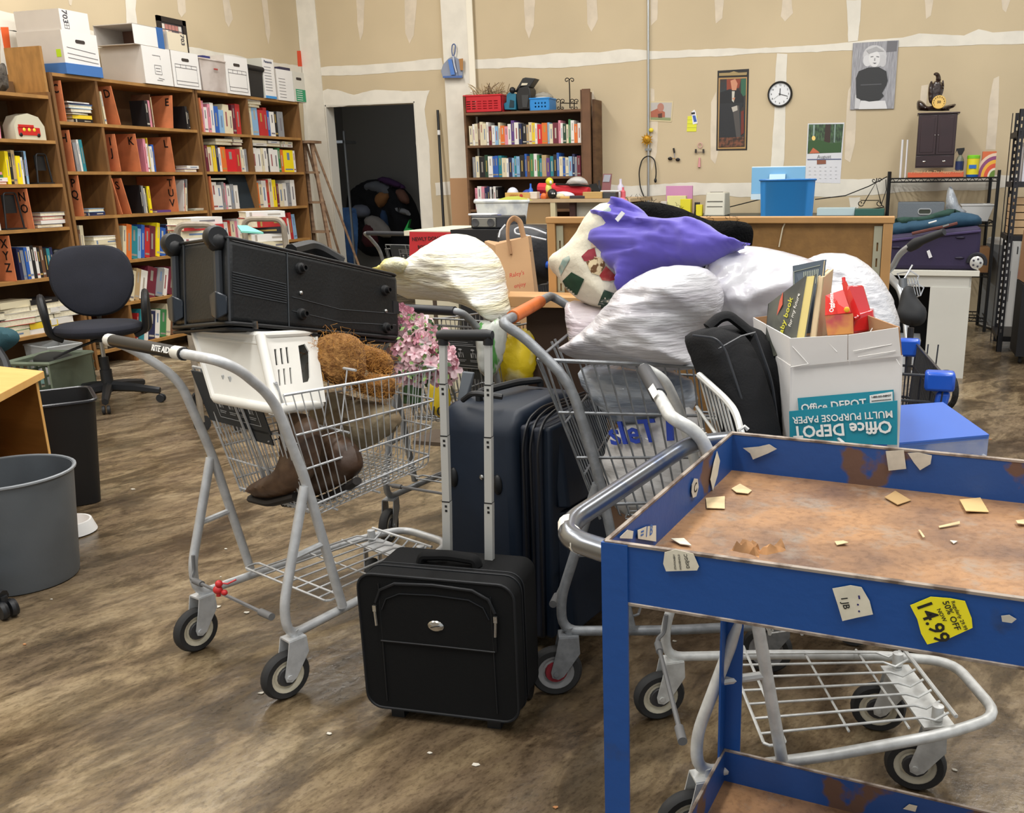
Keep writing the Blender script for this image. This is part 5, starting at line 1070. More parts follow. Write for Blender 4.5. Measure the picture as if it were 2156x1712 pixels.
row('c2o3q4l2b2r3m4Y2b4n4l3s3', 5.91, z, 1.09, W4, fit=6.7, lean=-11, hmin=.22, hmax=.27); stack('c3w4t4', 6.78, z, W4, lw=.2)
z = .46; stack('k4w4c5w4w5c4', 5.72, z, W5, lw=.22); row('c3t3w4m6s4w3m4', 5.91, z, .745, W5, fit=6.6, lean=-17, hmin=.22, hmax=.25)
z = .133; stack('k4w3k4w3k3', 5.70, z, W6, lw=.17); row('r1q3w3n4w3g4c3h3', 5.93, z, .43, W6, fit=6.55, lean=-13, hmin=.22, hmax=.26)
V1, V2, V3, V4 = ['%s shelf, bookcase by ladder' % k for k in ('top', 'second', 'third', 'fourth')]
z = 1.756; panel(6.96, z, .27, '', 'blank brown divider at the top shelf end by the ladder'); row('p3w3p2w3b4l4c5c3m3r4', 6.98, z, 2.05, V1, fit=7.50, lean=-2); row('c4l5r5r3b2w4k3s5', 7.60, z, 2.05, V1, fit=8.32, hmin=.22); stack('tcw', 7.72, 2.0, V1, lw=.18)
z = 1.435; row('p2m2c4y3n2w2o4R9r4c2w2s2', 6.95, z, 1.74, V2, fit=7.54, hmin=.19, hmax=.22); stack('ct', 7.25, z+.225, V2); stack('mws', 7.42, z+.225, V2, lw=.14)
row('w5w3c2w3k2w4w4g2o3Y9w2', 7.60, z, 1.74, V2, fit=8.33, hmin=.19, hmax=.225); stack('wc', 7.72, z+.23, V2); stack('tw', 7.93, z+.23, V2); stack('wc', 8.15, z+.23, V2)
z = 1.115; panel(6.97, z, .28, '', 'blank brown divider at the third shelf end by the ladder'); row('w5w4s2p2w3s3w4', 7.0, z, 1.41, V3, fit=7.36, hmin=.2, hmax=.24); stack('d2', 7.12, z+.25, V3)
o = MB().m(mat('14222a', .7)).slab([Vector((XF-.03, 7.36, z)), Vector((XF-.03, 7.56, z)), Vector((XF-.10, 7.56, z+.29)), Vector((XF-.10, 7.30, z+.29))], .01).o('folder', None); tag(o, 'large dark folder leaning inside the third shelf by the ladder', 'folder')
row('o3c3w4r2c3Y3m2c4w4s3w4', 7.60, z, 1.41, V3, fit=8.3, hmin=.2, hmax=.26)
z = .80; panel(6.99, z, .26, '', 'blank brown divider at the fourth shelf end by the ladder'); row('b3s2w3r2c3p2w5c5', 7.03, z, 1.10, V4, fit=7.55, hmin=.18, hmax=.24); row('g2w3o3k3t3w4b2s3w4r3l3', 7.60, z, 1.10, V4, fit=8.34, hmin=.2, hmax=.27, lean=4)
V5 = 'fifth shelf, bookcase by ladder'; row('n4k3m4v4', 7.95, .47, .78, V5, fit=8.33, hmin=.2, hmax=.25)
# cut-off bookcase
U2, U3, U4, U5, U6 = ['%s shelf of cut-off bookcase' % k for k in ('second', 'third', 'fourth', 'fifth', 'bottom')]
row('rt3n3p4', 4.93, 1.635, 1.9, U2, lean=-4)
LBx = T('lunch_box', 'arched tin lunch box with a red toy train on its side', 'lunch box', (XF-.1, 5.28, 1.635))
prf = [(-.12, 0), (.12, 0), (.12, .09), (.08, .15), (0, .17), (-.08, .15), (-.12, .09)]
MB().m(mat('c9c4ac', .5)).prism([(XF-.03, 5.27+a, 1.636+b) for a, b in prf], (-.1, 0, 0)).o('tin_body', None, LBx)
mb = MB(); mb.m(mat('c22420', .4)).box((XF-.028, 5.26, 1.69), (.004, .17, .05)); mb.box((XF-.028, 5.24, 1.722), (.004, .12, .02)); mb.m(mat('f0d040', .4))
for y in (5.22, 5.26, 5.30): mb.sph((XF-.026, y, 1.70), (.003, .012, .012), 8, 5)
mb.m(BLK2)
for y in (5.19, 5.33): mb.sph((XF-.027, y, 1.667), (.004, .014, .014), 8, 5)
mb.o('train_picture', None, LBx)
stack('r2w3g2p2', 4.92, 1.345, U3, lw=.2); row('n4', 4.87, 1.345+.09, 1.62, U3); row('Y3k3t3Y4w2k2l2', 5.03, 1.345, 1.62, U3, lean=-3, hmin=.17, hmax=.22)
def easel(y, z, nm, lb, h_=.2, wd=.12, c=BLK):
    mb = MB(); mb.m(c); x = XF-.04; mb.tube([(x, y-wd/2, z+.005), (x, y-wd/3, z+h_), (x, y+wd/3, z+h_), (x, y+wd/2, z+.005)], .006, 6, .02); mb.box((x-.03, y, z+.006), (.09, wd*1.1, .008)); mb.box((x-.02, y, z+h_*.7), (.006, wd*.7, h_*.5)); tag(mb.o(nm, None), lb, 'stand')
easel(5.33, 1.345, 'book_stand', 'black metal book stand on the third shelf of the cut-off bookcase')
panel(5.14, 1.05, .265, 'NO', 'brown letter divider marked N and O', w_=.38, lean=-2); easel(5.03, 1.05, 'book_stand', 'tall black easel stand in front of the N and O divider', .24, .14)
o = MB().m(mat('d8d8d2', .4)).bb((XF-.12, 4.84, 1.052), (XF-.04, 4.92, 1.25)).o('box', None); tag(o, 'pale plastic box at the picture edge on the N shelf', 'box')
stack('nwrs', 5.33, 1.05, U4, lw=.2)
panel(4.93, .715, .30, 'XYZ', 'brown letter divider marked X, Y and Z', w_=.3); row('nsbwkwkhkqn', 5.0, .715, 1.0, U5, hmin=.19, hmax=.23)
o = MB().m(BLK).bb((XF-.12, 5.30, .716), (XF-.03, 5.38, .9)).o('bookend', None, bev=.02); tag(o, 'black bookend box beside the black books on the X shelf', 'bookend')
ys = (4.50, 4.70, 4.90, 5.10, 5.30); ss = ('m5w5c5r6w5', 'w5c5w5k6c5w4', 'c5g4r5w5c4c5', 'w4y5d5w5c4k4', 'c5w5s5w4c5')
for y, s in zip(ys, ss): stack(s, y, .34, U6, lw=.24, jit=.05)
# -------- bookcase by the back wall
XB0, XB1, YB = -4.19, -2.975, 8.93
BW_ = T('bookcase', 'brown bookcase against the back wall with baskets on top', 'bookcase', ((XB0+XB1)/2, YB, 0)); DW_ = mat('5c4029', .65, h2='6f5034', scale=4, stretch=(1, 1, 4)); 
for x, zt_ in ((XB0, 2.13), (XB1, 2.145)): MB().m(DW_).bb((x, YB, 0), (x+.022, YW-.003, zt_)).o('side_panel', None, BW_)
for z in (1.975, 1.668, 1.362, 1.05, .75): MB().m(DW_).bb((XB0+.02, YB+.002, z-.022), (XB1, YW-.004, z)).o('shelf', None, BW_)
MB().m(mat('4a3524', .8)).bb((XB0, YW-.01, .05), (XB1, YW-.003, 1.975)).o('back_panel', None, BW_)
o = MB().m(mat('6a4a32', .65, var=.1, scale=6)).bb((XB1+.022, YB-.02, 0), (XB1+.10, YB+.005, 2.15)).o('board', None); tag(o, 'long brown plank standing beside the back bookcase', 'board')
o = MB().m(DW_).bb((XB1+.10, YB+.05, 0), (XB1+.125, YW-.01, 2.06)).o('board', None); tag(o, 'shorter plank behind the first one beside the back bookcase', 'board')
K1, K2, K3 = 'upper shelf by the back wall', 'middle shelf by the back wall', 'lower shelf by the back wall'
row('c3w2c3h2c3c3w2m3w3l3c2o4p3w3v3w4n3k4t2c3yw2R4o5l2c3m5p2w2d3c2g2w3ow3', XB0+.04, 1.668, 1.95, K1, axis='x', x=YB+.02, fit=XB1-.01, hmin=.17, hmax=.225)
row('s3c3k5dw4b2b3q3c4w2n3l2q2l3k4b2h3g3wg2q2t4v3q3k3b2c3b2cl3n2s2m3', XB0+.06, 1.362, 1.64, K2, axis='x', x=YB+.02, fit=XB1-.02, hmin=.17, hmax=.22)
row('p3w5p4n3n3k1w2k2w3k', XB0+.07, 1.05, 1.33, K3, axis='x', x=YB+.02, hmin=.19, hmax=.23)

"""BOOKS"""
# ================================================================ boxes on the bookcases, left side furniture, store room
FBX = mat('e4e2de', .75, var=.02, scale=3); FB2 = mat('c9c2b9', .8, var=.03, scale=4); LBL = mat('44424a', .7)
def fbox(name, lb, y0, y1, z0, z1, fm=FBX, sm=FB2, d=.40, xf=-5.655, hole=True, lines=None, cat='box', extra=None):
    R_ = T(name, lb, cat, (xf-d/2, (y0+y1)/2, z0))
    mb = MB(); mb.m(sm).bb((xf-d, y0, z0), (xf-.002, y1, z1)); mb.m(fm).bb((xf-.002, y0, z0), (xf, y1, z1)); mb.o('box_body', None, R_, smooth=False)
    if hole: MB().m(mat('3a322c', .9)).prism([(xf+.0005, (y0+y1)/2+a, z0+(z1-z0)*.78+b) for a, b in rrect(.085, .024, .011, 3)], (.001, 0, 0)).o('hand_hole', None, R_)
    if lines:
        mb = MB(); mb.m(LBL); Y = lambda u_: y0+(y1-y0)*u_; Z = lambda v_: z0+(z1-z0)*v_
        for l in lines: mb.tube([(xf+.001, Y(a), Z(b)) for a, b in l], .0015, 4)
        mb.o('printing', None, R_, smooth=False)
    return R_
form = [[(.1, .08), (.9, .08), (.9, .64), (.1, .64), (.1, .08)], [(.1, .55), (.9, .55)], [(.1, .18), (.9, .18)], [(.3, .55), (.3, .64)], [(.5, .55), (.5, .64)], [(.7, .55), (.7, .64)]]
b1 = fbox('file_box', 'white file box turned upside down on its blue lid, lowest at the board', 5.613, 5.925, 2.09, 2.375, lines=[[(.1, .62), (.9, .55)], [(.1, .48), (.95, .42)], [(.1, .38), (.95, .32)]])
MB().m(mat('3f6fae', .7)).bb((-6.06, 5.605, 2.088), (-5.648, 5.93, 2.16)).o('blue_lid', None, b1, smooth=False)
MB().m(mat('b8d820', .6)).bb((-5.72, 5.611, 2.2), (-5.68, 5.613, 2.25)).o('sticky_note', None, b1)
b2 = fbox('file_box', 'upper white storage box printed 703 on top of the blue-lidded one', 5.625, 5.875, 2.375, 2.512, hole=False)
mb = MB(); mb.m(LBL).text('703', .06, MX((-5.654, 5.668, 2.465), (0, 0, -1), (0, 1, 0)), ext=.0005); 
for k in range(3): mb.tube([(-5.654, 5.655+.02*k, 2.39), (-5.654, 5.655+.02*k, 2.43)], .0012, 4); mb.tube([(-5.654, 5.655, 2.39+.02*k), (-5.654, 5.695, 2.39+.02*k)], .0012, 4)
mb.o('printing', None, b2, smooth=False)
b3 = fbox('file_box', 'grey-sided archive box below the tipped open box', 6.356, 6.655, 2.09, 2.364, hole=False, lines=[[(.35, .78), (.62, .78), (.62, .68)], [(.38, .28), (.62, .28), (.62, .52), (.38, .52), (.38, .28)], [(.42, .44), (.58, .44)], [(.42, .36), (.58, .36)], [(.42, .12), (.62, .12)], [(.48, .18), (.68, .16)]])
b4 = T('open_box', 'white box tipped on its side with its open mouth facing the camera', 'box', (-5.8, 6.45, 2.365))
mb = MB(); mb.m(FB2); x0_, x1_ = -6.03, -5.66
mb.bb((x0_, 6.30, 2.366), (x1_, 6.6, 2.370)); mb.bb((x0_, 6.30, 2.508), (x1_, 6.6, 2.513)); mb.bb((x0_, 6.30, 2.366), (x0_+.004, 6.6, 2.513)); mb.m(FBX).bb((x1_-.004, 6.30, 2.366), (x1_, 6.56, 2.513)); mb.m(mat('7a5a4c', .9)).bb((x0_, 6.59, 2.366), (x1_, 6.6, 2.513)); mb.o('box_body', None, b4, smooth=False)
mb = MB(); mb.m(mat('33629f', .7)).bb((x1_-.03, 6.545, 2.362), (x1_+.006, 6.61, 2.516)); mb.o('blue_lid', None, b4)
b5 = fbox('file_box', 'white file box with a printed form standing beside the bookcase joint', 6.667, 6.980, 2.09, 2.365, lines=form)
b6 = fbox('storage_box', 'cream box printed 703 in front of the dark picture frame', 6.655, 6.87, 2.366, 2.50, fm=mat('d8cdb4', .75), hole=False, d=.2)
MB().m(LBL).text('703', .055, MX((-5.653, 6.82, 2.455), (0, 0, -1), (0, 1, 0)), ext=.0005).o('printing', None, b6, smooth=False)
fr = T('picture', 'dark framed photo collage leaning behind the white boxes', 'picture frame', (-5.9, 6.83, 2.366))
mb = MB(); mb.m(mat('231d1d', .4)); fy0, fy1, fz1 = 6.665, 6.985, 2.625; xs = -5.74
for a, b in (((fy0, 2.30), (fy0+.04, fz1)), ((fy1-.04, 2.30), (fy1, fz1)), ((fy0, fz1-.04), (fy1, fz1)), ((fy0, 2.30), (fy1, 2.34))): mb.bb((xs-.015, a[0], a[1]), (xs+.005, b[0], b[1]))
mb.o('frame', None, fr); mb = MB(); mb.m(mat('4a4a50', .5)).bb((xs-.012, fy0+.03, 2.33), (xs-.006, fy1-.03, fz1-.03)); r_ = random.Random(2)
for i in range(6):
    for j in range(4): mb.m(mat(r_.choice(['b59a8c', '8f8f94', 'cfc6bc', '5c5054', 'a8726a']), .5)).bb((xs-.006, fy0+.045+.038*i, 2.40+.045*j), (xs-.003, fy0+.077+.038*i, 2.438+.045*j))
mb.o('collage', None, fr)
o = MB().m(BLK2).bb((-5.9, 5.94, 2.088), (-5.75, 6.01, 2.30)).o('binder', None, bev=.01); tag(o, 'black upright binder between the blue-lidded box and the grey archive box', 'binder')
o = MB().m(BLK2).bb((-6.0, 6.0, 2.366), (-5.9, 6.65, 2.42)).o('tray', None, bev=.01) if False else None
b7 = fbox('file_box', 'see-through drawer box with a white form front panel', 7.315, 7.617, 2.09, 2.40, lines=form)
cb = T('plastic_bin', 'translucent grey plastic bin full of papers beside the form box', 'bin', (-5.9, 7.15, 2.09))
mb = MB(); mb.m(mat('b5a9a2', .35, h2='cfc6c0', scale=5, coat=.3)); mb.hexa([(-6.0, 7.02, 2.09), (-5.67, 7.02, 2.09), (-5.67, 7.31, 2.09), (-6.0, 7.31, 2.09)], [(-6.02, 6.99, 2.34), (-5.65, 6.99, 2.34), (-5.65, 7.313, 2.34), (-6.02, 7.313, 2.34)]); mb.tube([(-5.65, 6.99, 2.34), (-5.65, 7.31, 2.34), (-6.02, 7.31, 2.34), (-6.02, 6.99, 2.34)], .008, 6, closed=True); mb.m(mat('2a2f6a', .5)).bb((-5.8, 7.1, 2.335), (-5.70, 7.19, 2.375)); mb.m(mat('a03a34', .6)).box((-5.648, 7.18, 2.27), (.002, .05, .012)); mb.o('bin_body', None, cb, bev=.008)
mb = MB(); mb.m(mat('1c1c1e', .5)); mb.hexa([(-5.9, 7.63, 2.09), (-5.67, 7.63, 2.09), (-5.67, 7.825, 2.09), (-5.9, 7.825, 2.09)], [(-5.9, 7.62, 2.35), (-5.66, 7.62, 2.35), (-5.66, 7.83, 2.35), (-5.9, 7.83, 2.35)]); mb.cyl((-5.668, 7.622, 2.335), (-5.668, 7.84, 2.33), .025, 12); tag(mb.o('waste_bin', None), 'black plastic bin standing among the boxes above the ladder bookcase', 'bin')
b8 = fbox('product_box', 'tall white printed box with a blue strip at its foot, beside the black bin', 7.835, 8.0, 2.088, 2.432, hole=False, sm=mat('bdbcb0', .7))
mb = MB(); mb.m(mat('3b8fd0', .5)).box((-5.653, 7.917, 2.10), (.001, .16, .022)); mb.m(mat('22305c', .5)).text('Panasonic', .03, MX((-5.653, 7.917, 2.405), (0, 1, 0), (0, 0, 1)), ext=.0005, w=1); mb.m(mat('8f939b', .6))
for k in range(9): mb.box((-5.653, 7.90, 2.36-.025*k), (.001, .1, .004))
mb.o('printing', None, b8, smooth=False)
b9 = fbox('magazine_holder', 'white ribbed cardboard magazine file beside the green-labelled carton', 8.03, 8.28, 2.086, 2.36, hole=False, lines=[[(.1, .1+.1*k), (.5, .1+.1*k)] for k in range(7)])
MB().m(mat('2a2744', .5)).bb((-5.72, 8.1, 2.36), (-5.66, 8.26, 2.385)).o('dark_top', None, b9)
b10 = fbox('file_box', 'carton with a green printed panel, last on top beside the corner', 8.285, 8.47, 2.088, 2.36, fm=mat('cfccc0', .75))
mb = MB(); mb.m(mat('2f9468', .6)).box((-5.653, 8.39, 2.15), (.001, .155, .11)); mb.m(WHT)
for k in range(5): mb.box((-5.652, 8.37, 2.19-.02*k), (.001, .09, .005))
mb.o('green_label', None, b10)
o = MB().m(mat('4a86d8', .4)).bb((-6.0, 8.0, 2.30), (-5.95, 8.25, 2.42)).o('folder', None); tag(o, 'blue folder sticking up behind the white magazine file', 'folder')
o = paper([(625, 107), (638, 107), (640, 140), (627, 140)], LW, mat('d84a22', .6), 'paper_sign', 'orange paper strip taped in the corner above the boxes', 'sign')
paper([(0, 57), (17, 57), (22, 102), (8, 102)], LW, mat('e0602a', .6), 'paper_sign', 'orange paper strip on the wall at the picture edge', 'sign')
# dark figurine on the cut-off bookcase
mb = MB(); mb.m(mat('3a332c', .8, h2='5a5248', scale=30, bump=.4)); blob(mb, [(-12, 192), (-10, 150), (0, 132), (12, 134), (16, 160), (20, 192)], (XF-.1, 0, 0), (.8, -.6, 0), .05, .05, res=.015, edge=.05, wr=.01, wf=20); tag(mb.o('figurine', None), 'dark carved figurine standing on the cut-off bookcase', 'figurine')
# step ladder
SL = T('step_ladder', 'old wooden step ladder leaning at the end of the bookcases', 'ladder', (-5.6, 8.45, 0)); LW_ = mat('6f5440', .8, h2='94785c', scale=9, stretch=(1, 1, 3), lo=.35, hi=.7, dt=6)
a0, a1, b0_, b1_ = Vector((-5.78, 8.42, 1.74)), Vector((-5.92, 8.95, 0)), Vector((-5.56, 8.42, 1.74)), Vector((-5.36, 8.62, 0))
pq = (Vector((0, 8.5, 0)), (0, -1, 0)); tl_, tr_, bl_, br__ = PPn(640, 300, *pq), PPn(655, 300, *pq), PPn(664, 530, *pq), PPn(700, 552, *pq)
ex = (br__-tr_)/(tr_.z-br__.z); fr_ = tr_+ex*tr_.z; ex2 = (bl_-tl_)/(tl_.z-bl_.z); fl_ = tl_+ex2*tl_.z
for p, q, n_ in ((tl_, fl_, 'rail'), (tr_, fr_, 'rail')):
    MB().m(LW_).tube([p, q], .024, 4, flat=.6).o(n_, None, SL)
for p, q in ((tl_, fl_), (tr_, fr_)): MB().m(LW_).tube([p+Vector((0, .03, 0)), Vector((q.x+.02, 9.12, 0))], .015, 4).o('rear_leg', None, SL)
MB().m(LW_).bb((tl_.x-.03, 8.42, tl_.z-.01), (tr_.x+.04, 8.62, tl_.z+.015)).o('top_step', None, SL)
for k in range(1, 6):
    z = tl_.z-.29*k; t = (tl_.z-z)/tl_.z; p, q = tl_.lerp(fl_, t), tr_.lerp(fr_, t); MB().m(LW_).bb((p.x, 8.44, z-.01), (q.x, 8.56, z+.012)).o('step', None, SL)
# office chair
CH_ = T('office_chair', 'dark blue fabric office chair facing the room in front of the bookcases', 'chair', (-4.70, 4.60, 0))
Mc = Matrix.Translation((-4.70, 4.60, 0)) @ Matrix.Rotation(math.radians(-47), 4, 'Z')   # +x = facing direction
CF = mat('1f212b', .9, bump=.2, bscale=220, var=.15, scale=4); CP = mat('1d1f22', .5)
mb = MB(Mc); mb.m(CF); mb.lathe([(.001, -.045), (.19, -.045), (.235, -.02), (.245, .005), (.235, .03), (.18, .045), (.001, .05)], (.03, 0, .48), 28, sx=.92, sy=1.04); mb.o('seat', None, CH_, sub=1)
mb = MB(Mc @ Matrix.Translation((-.20, 0, .74)) @ Matrix.Rotation(math.radians(-8), 4, 'Y')); mb.m(CF); oc = [(.0, .235), (.10, .235), (.175, .21), (.225, .15), (.24, .05), (.235, -.03), (.20, -.11), (.15, -.17), (.09, -.205), (0, -.215)]; oc = oc+[(-a, b) for a, b in oc[-2:0:-1]]
vs = []; rings = ((.0, .80, -.035), (.0, .97, -.02), (0, 1, 0), (0, .97, .025), (0, .75, .040), (0, .35, .048))
for _, s_, x_ in rings: vs += [(x_+.05*(a*s_/.24)**2, a*s_, b*s_) for a, b in oc]
n_ = len(oc); fs = [(i*n_+j, i*n_+(j+1) % n_, (i+1)*n_+(j+1) % n_, (i+1)*n_+j) for i in range(len(rings)-1) for j in range(n_)]+[tuple(range(n_-1, -1, -1)), tuple(range(5*n_, 6*n_))]
mb.add(vs, fs); mb.o('backrest', None, CH_, sub=1)
mb = MB(Mc); mb.m(CP).tube([(-.1, 0, .42), (-.24, 0, .44), (-.27, 0, .55), (-.25, 0, .72)], .025, 6, .04, flat=.6); mb.tube([(.0, 0, .43), (.0, 0, .40)], .06, 10); mb.tube([(.05, 0, .42), (.12, -.20, .36), (.10, -.26, .33)], .008, 6); mb.o('mechanism', None, CH_)
for s_ in (-1, 1): MB(Mc).m(CP).tube([(-.10, s_*.20, .43), (-.10, s_*.28, .44), (-.09, s_*.285, .62), (-.02, s_*.285, .69), (.10, s_*.28, .67), (.13, s_*.27, .60), (.06, s_*.26, .46), (.04, s_*.2, .43)], .021, 8, .06, flat=1.2).o('armrest', None, CH_)
mb = MB(Mc); mb.m(CP).cyl((0, 0, .08), (0, 0, .22), .034, 16); mb.cyl((0, 0, .22), (0, 0, .30), .027, 14); mb.m(MET).cyl((0, 0, .3), (0, 0, .41), .014, 10); mb.o('gas_column', None, CH_)
Mb = Matrix.Translation((-4.70, 4.60, 0))
for k in range(5):
    a = math.radians(-50+72*k); e = Vector((math.cos(a)*.31, math.sin(a)*.31, 0))
    MB(Mb).m(CP).tube([(0, 0, .115), e*.5+Vector((0, 0, .10)), e+Vector((0, 0, .075))], [.035, .028, .022], 6, flat=.9).o('base_spoke', None, CH_)
    q = MB(Mb); q.m(CP)
    for s_ in (-1, 1): q.lathe([(.005, -.008), (.024, -.008), (.027, 0), (.024, .008), (.005, .008)], e+Vector((-math.sin(a), math.cos(a), 0))*s_*.014+Vector((0, 0, .027)), 14, (-math.sin(a), math.cos(a), 0))
    q.o('caster', None, CH_)
# green chair cut by the frame
GC = T('office_chair', 'teal fabric office chair mostly hidden behind the light wooden desk', 'chair', (-3.9, 3.4, 0)); TF = mat('23474f', .9, bump=.2, bscale=200)
p0 = D(0, 722, 4.2); mb = MB(); mb.m(TF); blob(mb, [(-60, 700), (-30, 690), (10, 688), (34, 696), (43, 710), (38, 722), (20, 735), (8, 742), (-50, 742)], p0, (.3, -1, .2), .04, .04, res=.02, edge=.04); mb.o('seat', None, GC)
mb = MB(); mb.m(CP).tube([D(-8, 735, 4.15), D(8, 760, 4.15), D(20, 800, 4.12), D(24, 850, 4.1)], .022, 8, .02); mb.o('armrest', None, GC)
cs = D(20, 850, 4.1); MB().m(CP).cyl((cs.x, cs.y, .06), (cs.x, cs.y, cs.z), .02, 8).o('leg', None, GC)
# green crate and clear bin under the bookcases
CR = T('crate', 'grey-green folding plastic crate on the floor beside the clear bin', 'crate', (-5.0, 4.5, 0)); cg = mat('6f7a68', .6, var=.08, scale=12)
c1, c2 = P(92, 832, z=0), P(0, 862, z=0); fwd = unit(Vector((c2.x-c1.x, c2.y-c1.y, 0))); pr = Vector((fwd.y, -fwd.x, 0)); pr = pr if pr.x < 0 else -pr
c1 = P(118, 822, z=0.02); Mk = MX(c1, fwd, (0, 0, 1)); Wc, Hc = .42, .26
mb = MB(Mk); mb.m(cg); hs_ = [rect(.03+.065*i, .05+.068*j, .078+.065*i, .105+.068*j) for i in range(6) for j in range(3)]
holed(mb, Matrix.Translation((0, 0, 0)), rect(0, 0, Wc, Hc), hs_, .012); mb.o('side', None, CR, smooth=False)
sd = Mk.to_3x3() @ Vector((0, 0, -1)); 
mb = MB(); mb.m(cg); a = [Mk @ Vector(v) for v in ((0, 0, 0), (Wc, 0, 0), (Wc, Hc, 0), (0, Hc, 0))]; bkk = sd*.3
mb.slab([a[0]+bkk, a[0], a[3], a[3]+bkk], .012); mb.slab([a[1]+bkk, a[0]+bkk, a[3]+bkk, a[2]+bkk], .012); mb.slab([a[0], a[1], a[1]+bkk, a[0]+bkk], .01); mb.tube([a[3], a[2], a[2]+bkk, a[3]+bkk], .013, 4, closed=True)
for k in range(5): mb.tube([a[0]+Vector((0, 0, .05+.05*k))+fwd*-.004, a[0]+bkk+Vector((0, 0, .05+.05*k))+fwd*-.004], .007, 4)
mb.o('crate_body', None, CR)
tag(MB().m(mat('2a2b28', .9)).sph(a[2].lerp(a[3], .6)+bkk*.5+Vector((0, 0, -.02)), (.14, .1, .05)).o('black_cloth', None), 'crumpled black cloth lying in the green crate', 'cloth')
CBn = T('plastic_bin', 'clear storage bin with papers under the office chair', 'bin', tuple(P(150, 815, z=0))); q0, q1 = P(118, 815, z=.0), P(182, 803, z=.0); X = unit(q1-q0); bk2 = Vector((-X.y, X.x, 0))*.3; clr = mat('c4c8c8', .2, alpha=.45, spec=.6); up = Vector((0, 0, .27))
mb = MB(); mb.m(clr); o_ = X*.012; mb.slab([q0, q1, q1+up+o_, q0+up-o_], .003); mb.slab([q1, q1+bk2, q1+bk2+up+o_, q1+up+o_], .003); mb.slab([q0+bk2, q0, q0+up-o_, q0+bk2+up-o_], .003); mb.slab([q1+bk2, q0+bk2, q0+bk2+up-o_, q1+bk2+up+o_], .003); mb.slab([q0, q1, q1+bk2, q0+bk2], .003); mb.tube([q0+up-o_, q1+up+o_, q1+bk2+up+o_, q0+bk2+up-o_], .007, 6, closed=True); mb.o('bin_body', None, CBn, smooth=False)
mb = MB(); mb.m(mat('7fa5a0', .6)); c_ = (q0+q1+bk2)/2; mb.box(c_+bk2*.0+Vector((0, 0, .045)), (.15, .2, .07), rz=.3); mb.m(mat('c9c9cc', .6)).box(c_+Vector((0, 0, .12)), (.17, .22, .02), rz=.5, M=Matrix.Rotation(.4, 4, 'X')); tag(mb.o('papers', None), 'papers and teal folder lying in the clear storage bin', 'papers')
# light desk corner
DSK = T('desk', 'light orange wood desk cut off by the picture edge', 'desk', (-3.2, 2.1, 0)); DKT = mat('d9a45c', .45, h2='e6b870', scale=3, stretch=(1, 6, 1), lo=.3, hi=.7, dt=5); DKS = mat('9c6a2e', .6, h2='b07a38', scale=3, stretch=(1, 1, 6), dt=5)
DZ = .655; A0 = P(92, 781, z=DZ); A1_ = A0+unit(P(0, 829, z=DZ)-A0)*1.0; A3_ = A0+unit(P(0, 771, z=DZ)-A0)*.75; A2_ = A1_+(A3_-A0)
MB().m(DKT).prism([p-Vector((0, 0, .028)) for p in (A0, A3_, A2_, A1_)][::1], (0, 0, .028)).o('top', None, DSK, bev=.002)
i1 = A0+unit(A1_-A0)*.03+unit(A3_-A0)*.03; e1_ = unit(A3_-A0); e2_ = unit(A1_-A0)
mb = MB(); mb.m(DKS); mb.prism([Vector((p.x, p.y, 0)) for p in (i1, i1+e1_*.62, i1+e1_*.62+e2_*.02, i1+e2_*.02)][::-1], (0, 0, DZ-.028)); mb.o('side_panel', None, DSK, smooth=False)
mb = MB(); mb.m(DKT); mb.prism([Vector((p.x, p.y, 0)) for p in (i1-e1_*.004, i1, i1+e2_*.022, i1+e2_*.022-e1_*.004)], (0, 0, DZ-.028)); mb.o('edge_band', None, DSK, smooth=False)
mb = MB(); mb.m(DKS); mb.prism([Vector((p.x, p.y, .25)) for p in (i1+e1_*.3, i1+e1_*.32, i1+e1_*.32+e2_*1.0, i1+e1_*.3+e2_*1.0)], (0, 0, .377)); mb.o('modesty_panel', None, DSK, smooth=False)
# bins
gb = Vector((-2.86, 2.31, 0)); GB = T('waste_bin', 'round grey plastic waste bin standing in front of the desk', 'waste bin', tuple(gb)); gm = mat('5f656a', .45, var=.06, scale=5, bump=.05, bscale=60)
R1, R0, Hh = .205, .168, .385
ctr = (P(-15, 1005, z=Hh)+P(145, 1012, z=Hh))/2
MB().m(gm).lathe([(.001, .004), (R0, .004), (R0+.004, .02), (R1, Hh), (R1+.006, Hh+.004), (R1-.004, Hh+.004), (R0-.004, .02), (.001, .014)], tuple(gb), 40).o('bin_body', None, GB)
MB().m(mat('8b9094', .35)).tube([(gb.x+math.cos(a)*(R1+.004), gb.y+math.sin(a)*(R1+.004), Hh+.004) for a in [k*math.pi/20 for k in range(40)]], .0055, 6, closed=True).o('rim', None, GB)
bb2 = Vector((-3.42, 3.02, 0)); BB = T('waste_bin', 'tall black square waste bin standing behind the desk leg', 'waste bin', tuple(bb2)); Mq = Matrix.Translation(bb2) @ Matrix.Rotation(math.radians(-40), 4, 'Z')
mb = MB(Mq); mb.m(BLK2); a = [(x, y, .003) for x, y in rrect(.26, .26, .04, 4)]; b = [(x, y, .46) for x, y in rrect(.34, .34, .05, 4)]; c = [(x, y, .46) for x, y in rrect(.325, .325, .045, 4)]; d = [(x, y, .02) for x, y in rrect(.25, .25, .035, 4)]; n_ = len(a)
mb.add(a+b+c+d, [(i+k*n_, (i+1) % n_+k*n_, (i+1) % n_+(k+1)*n_, i+(k+1)*n_) for k in range(3) for i in range(n_)]+[tuple(range(n_-1, -1, -1)), tuple(range(3*n_, 4*n_))]); mb.o('bin_body', None, BB)
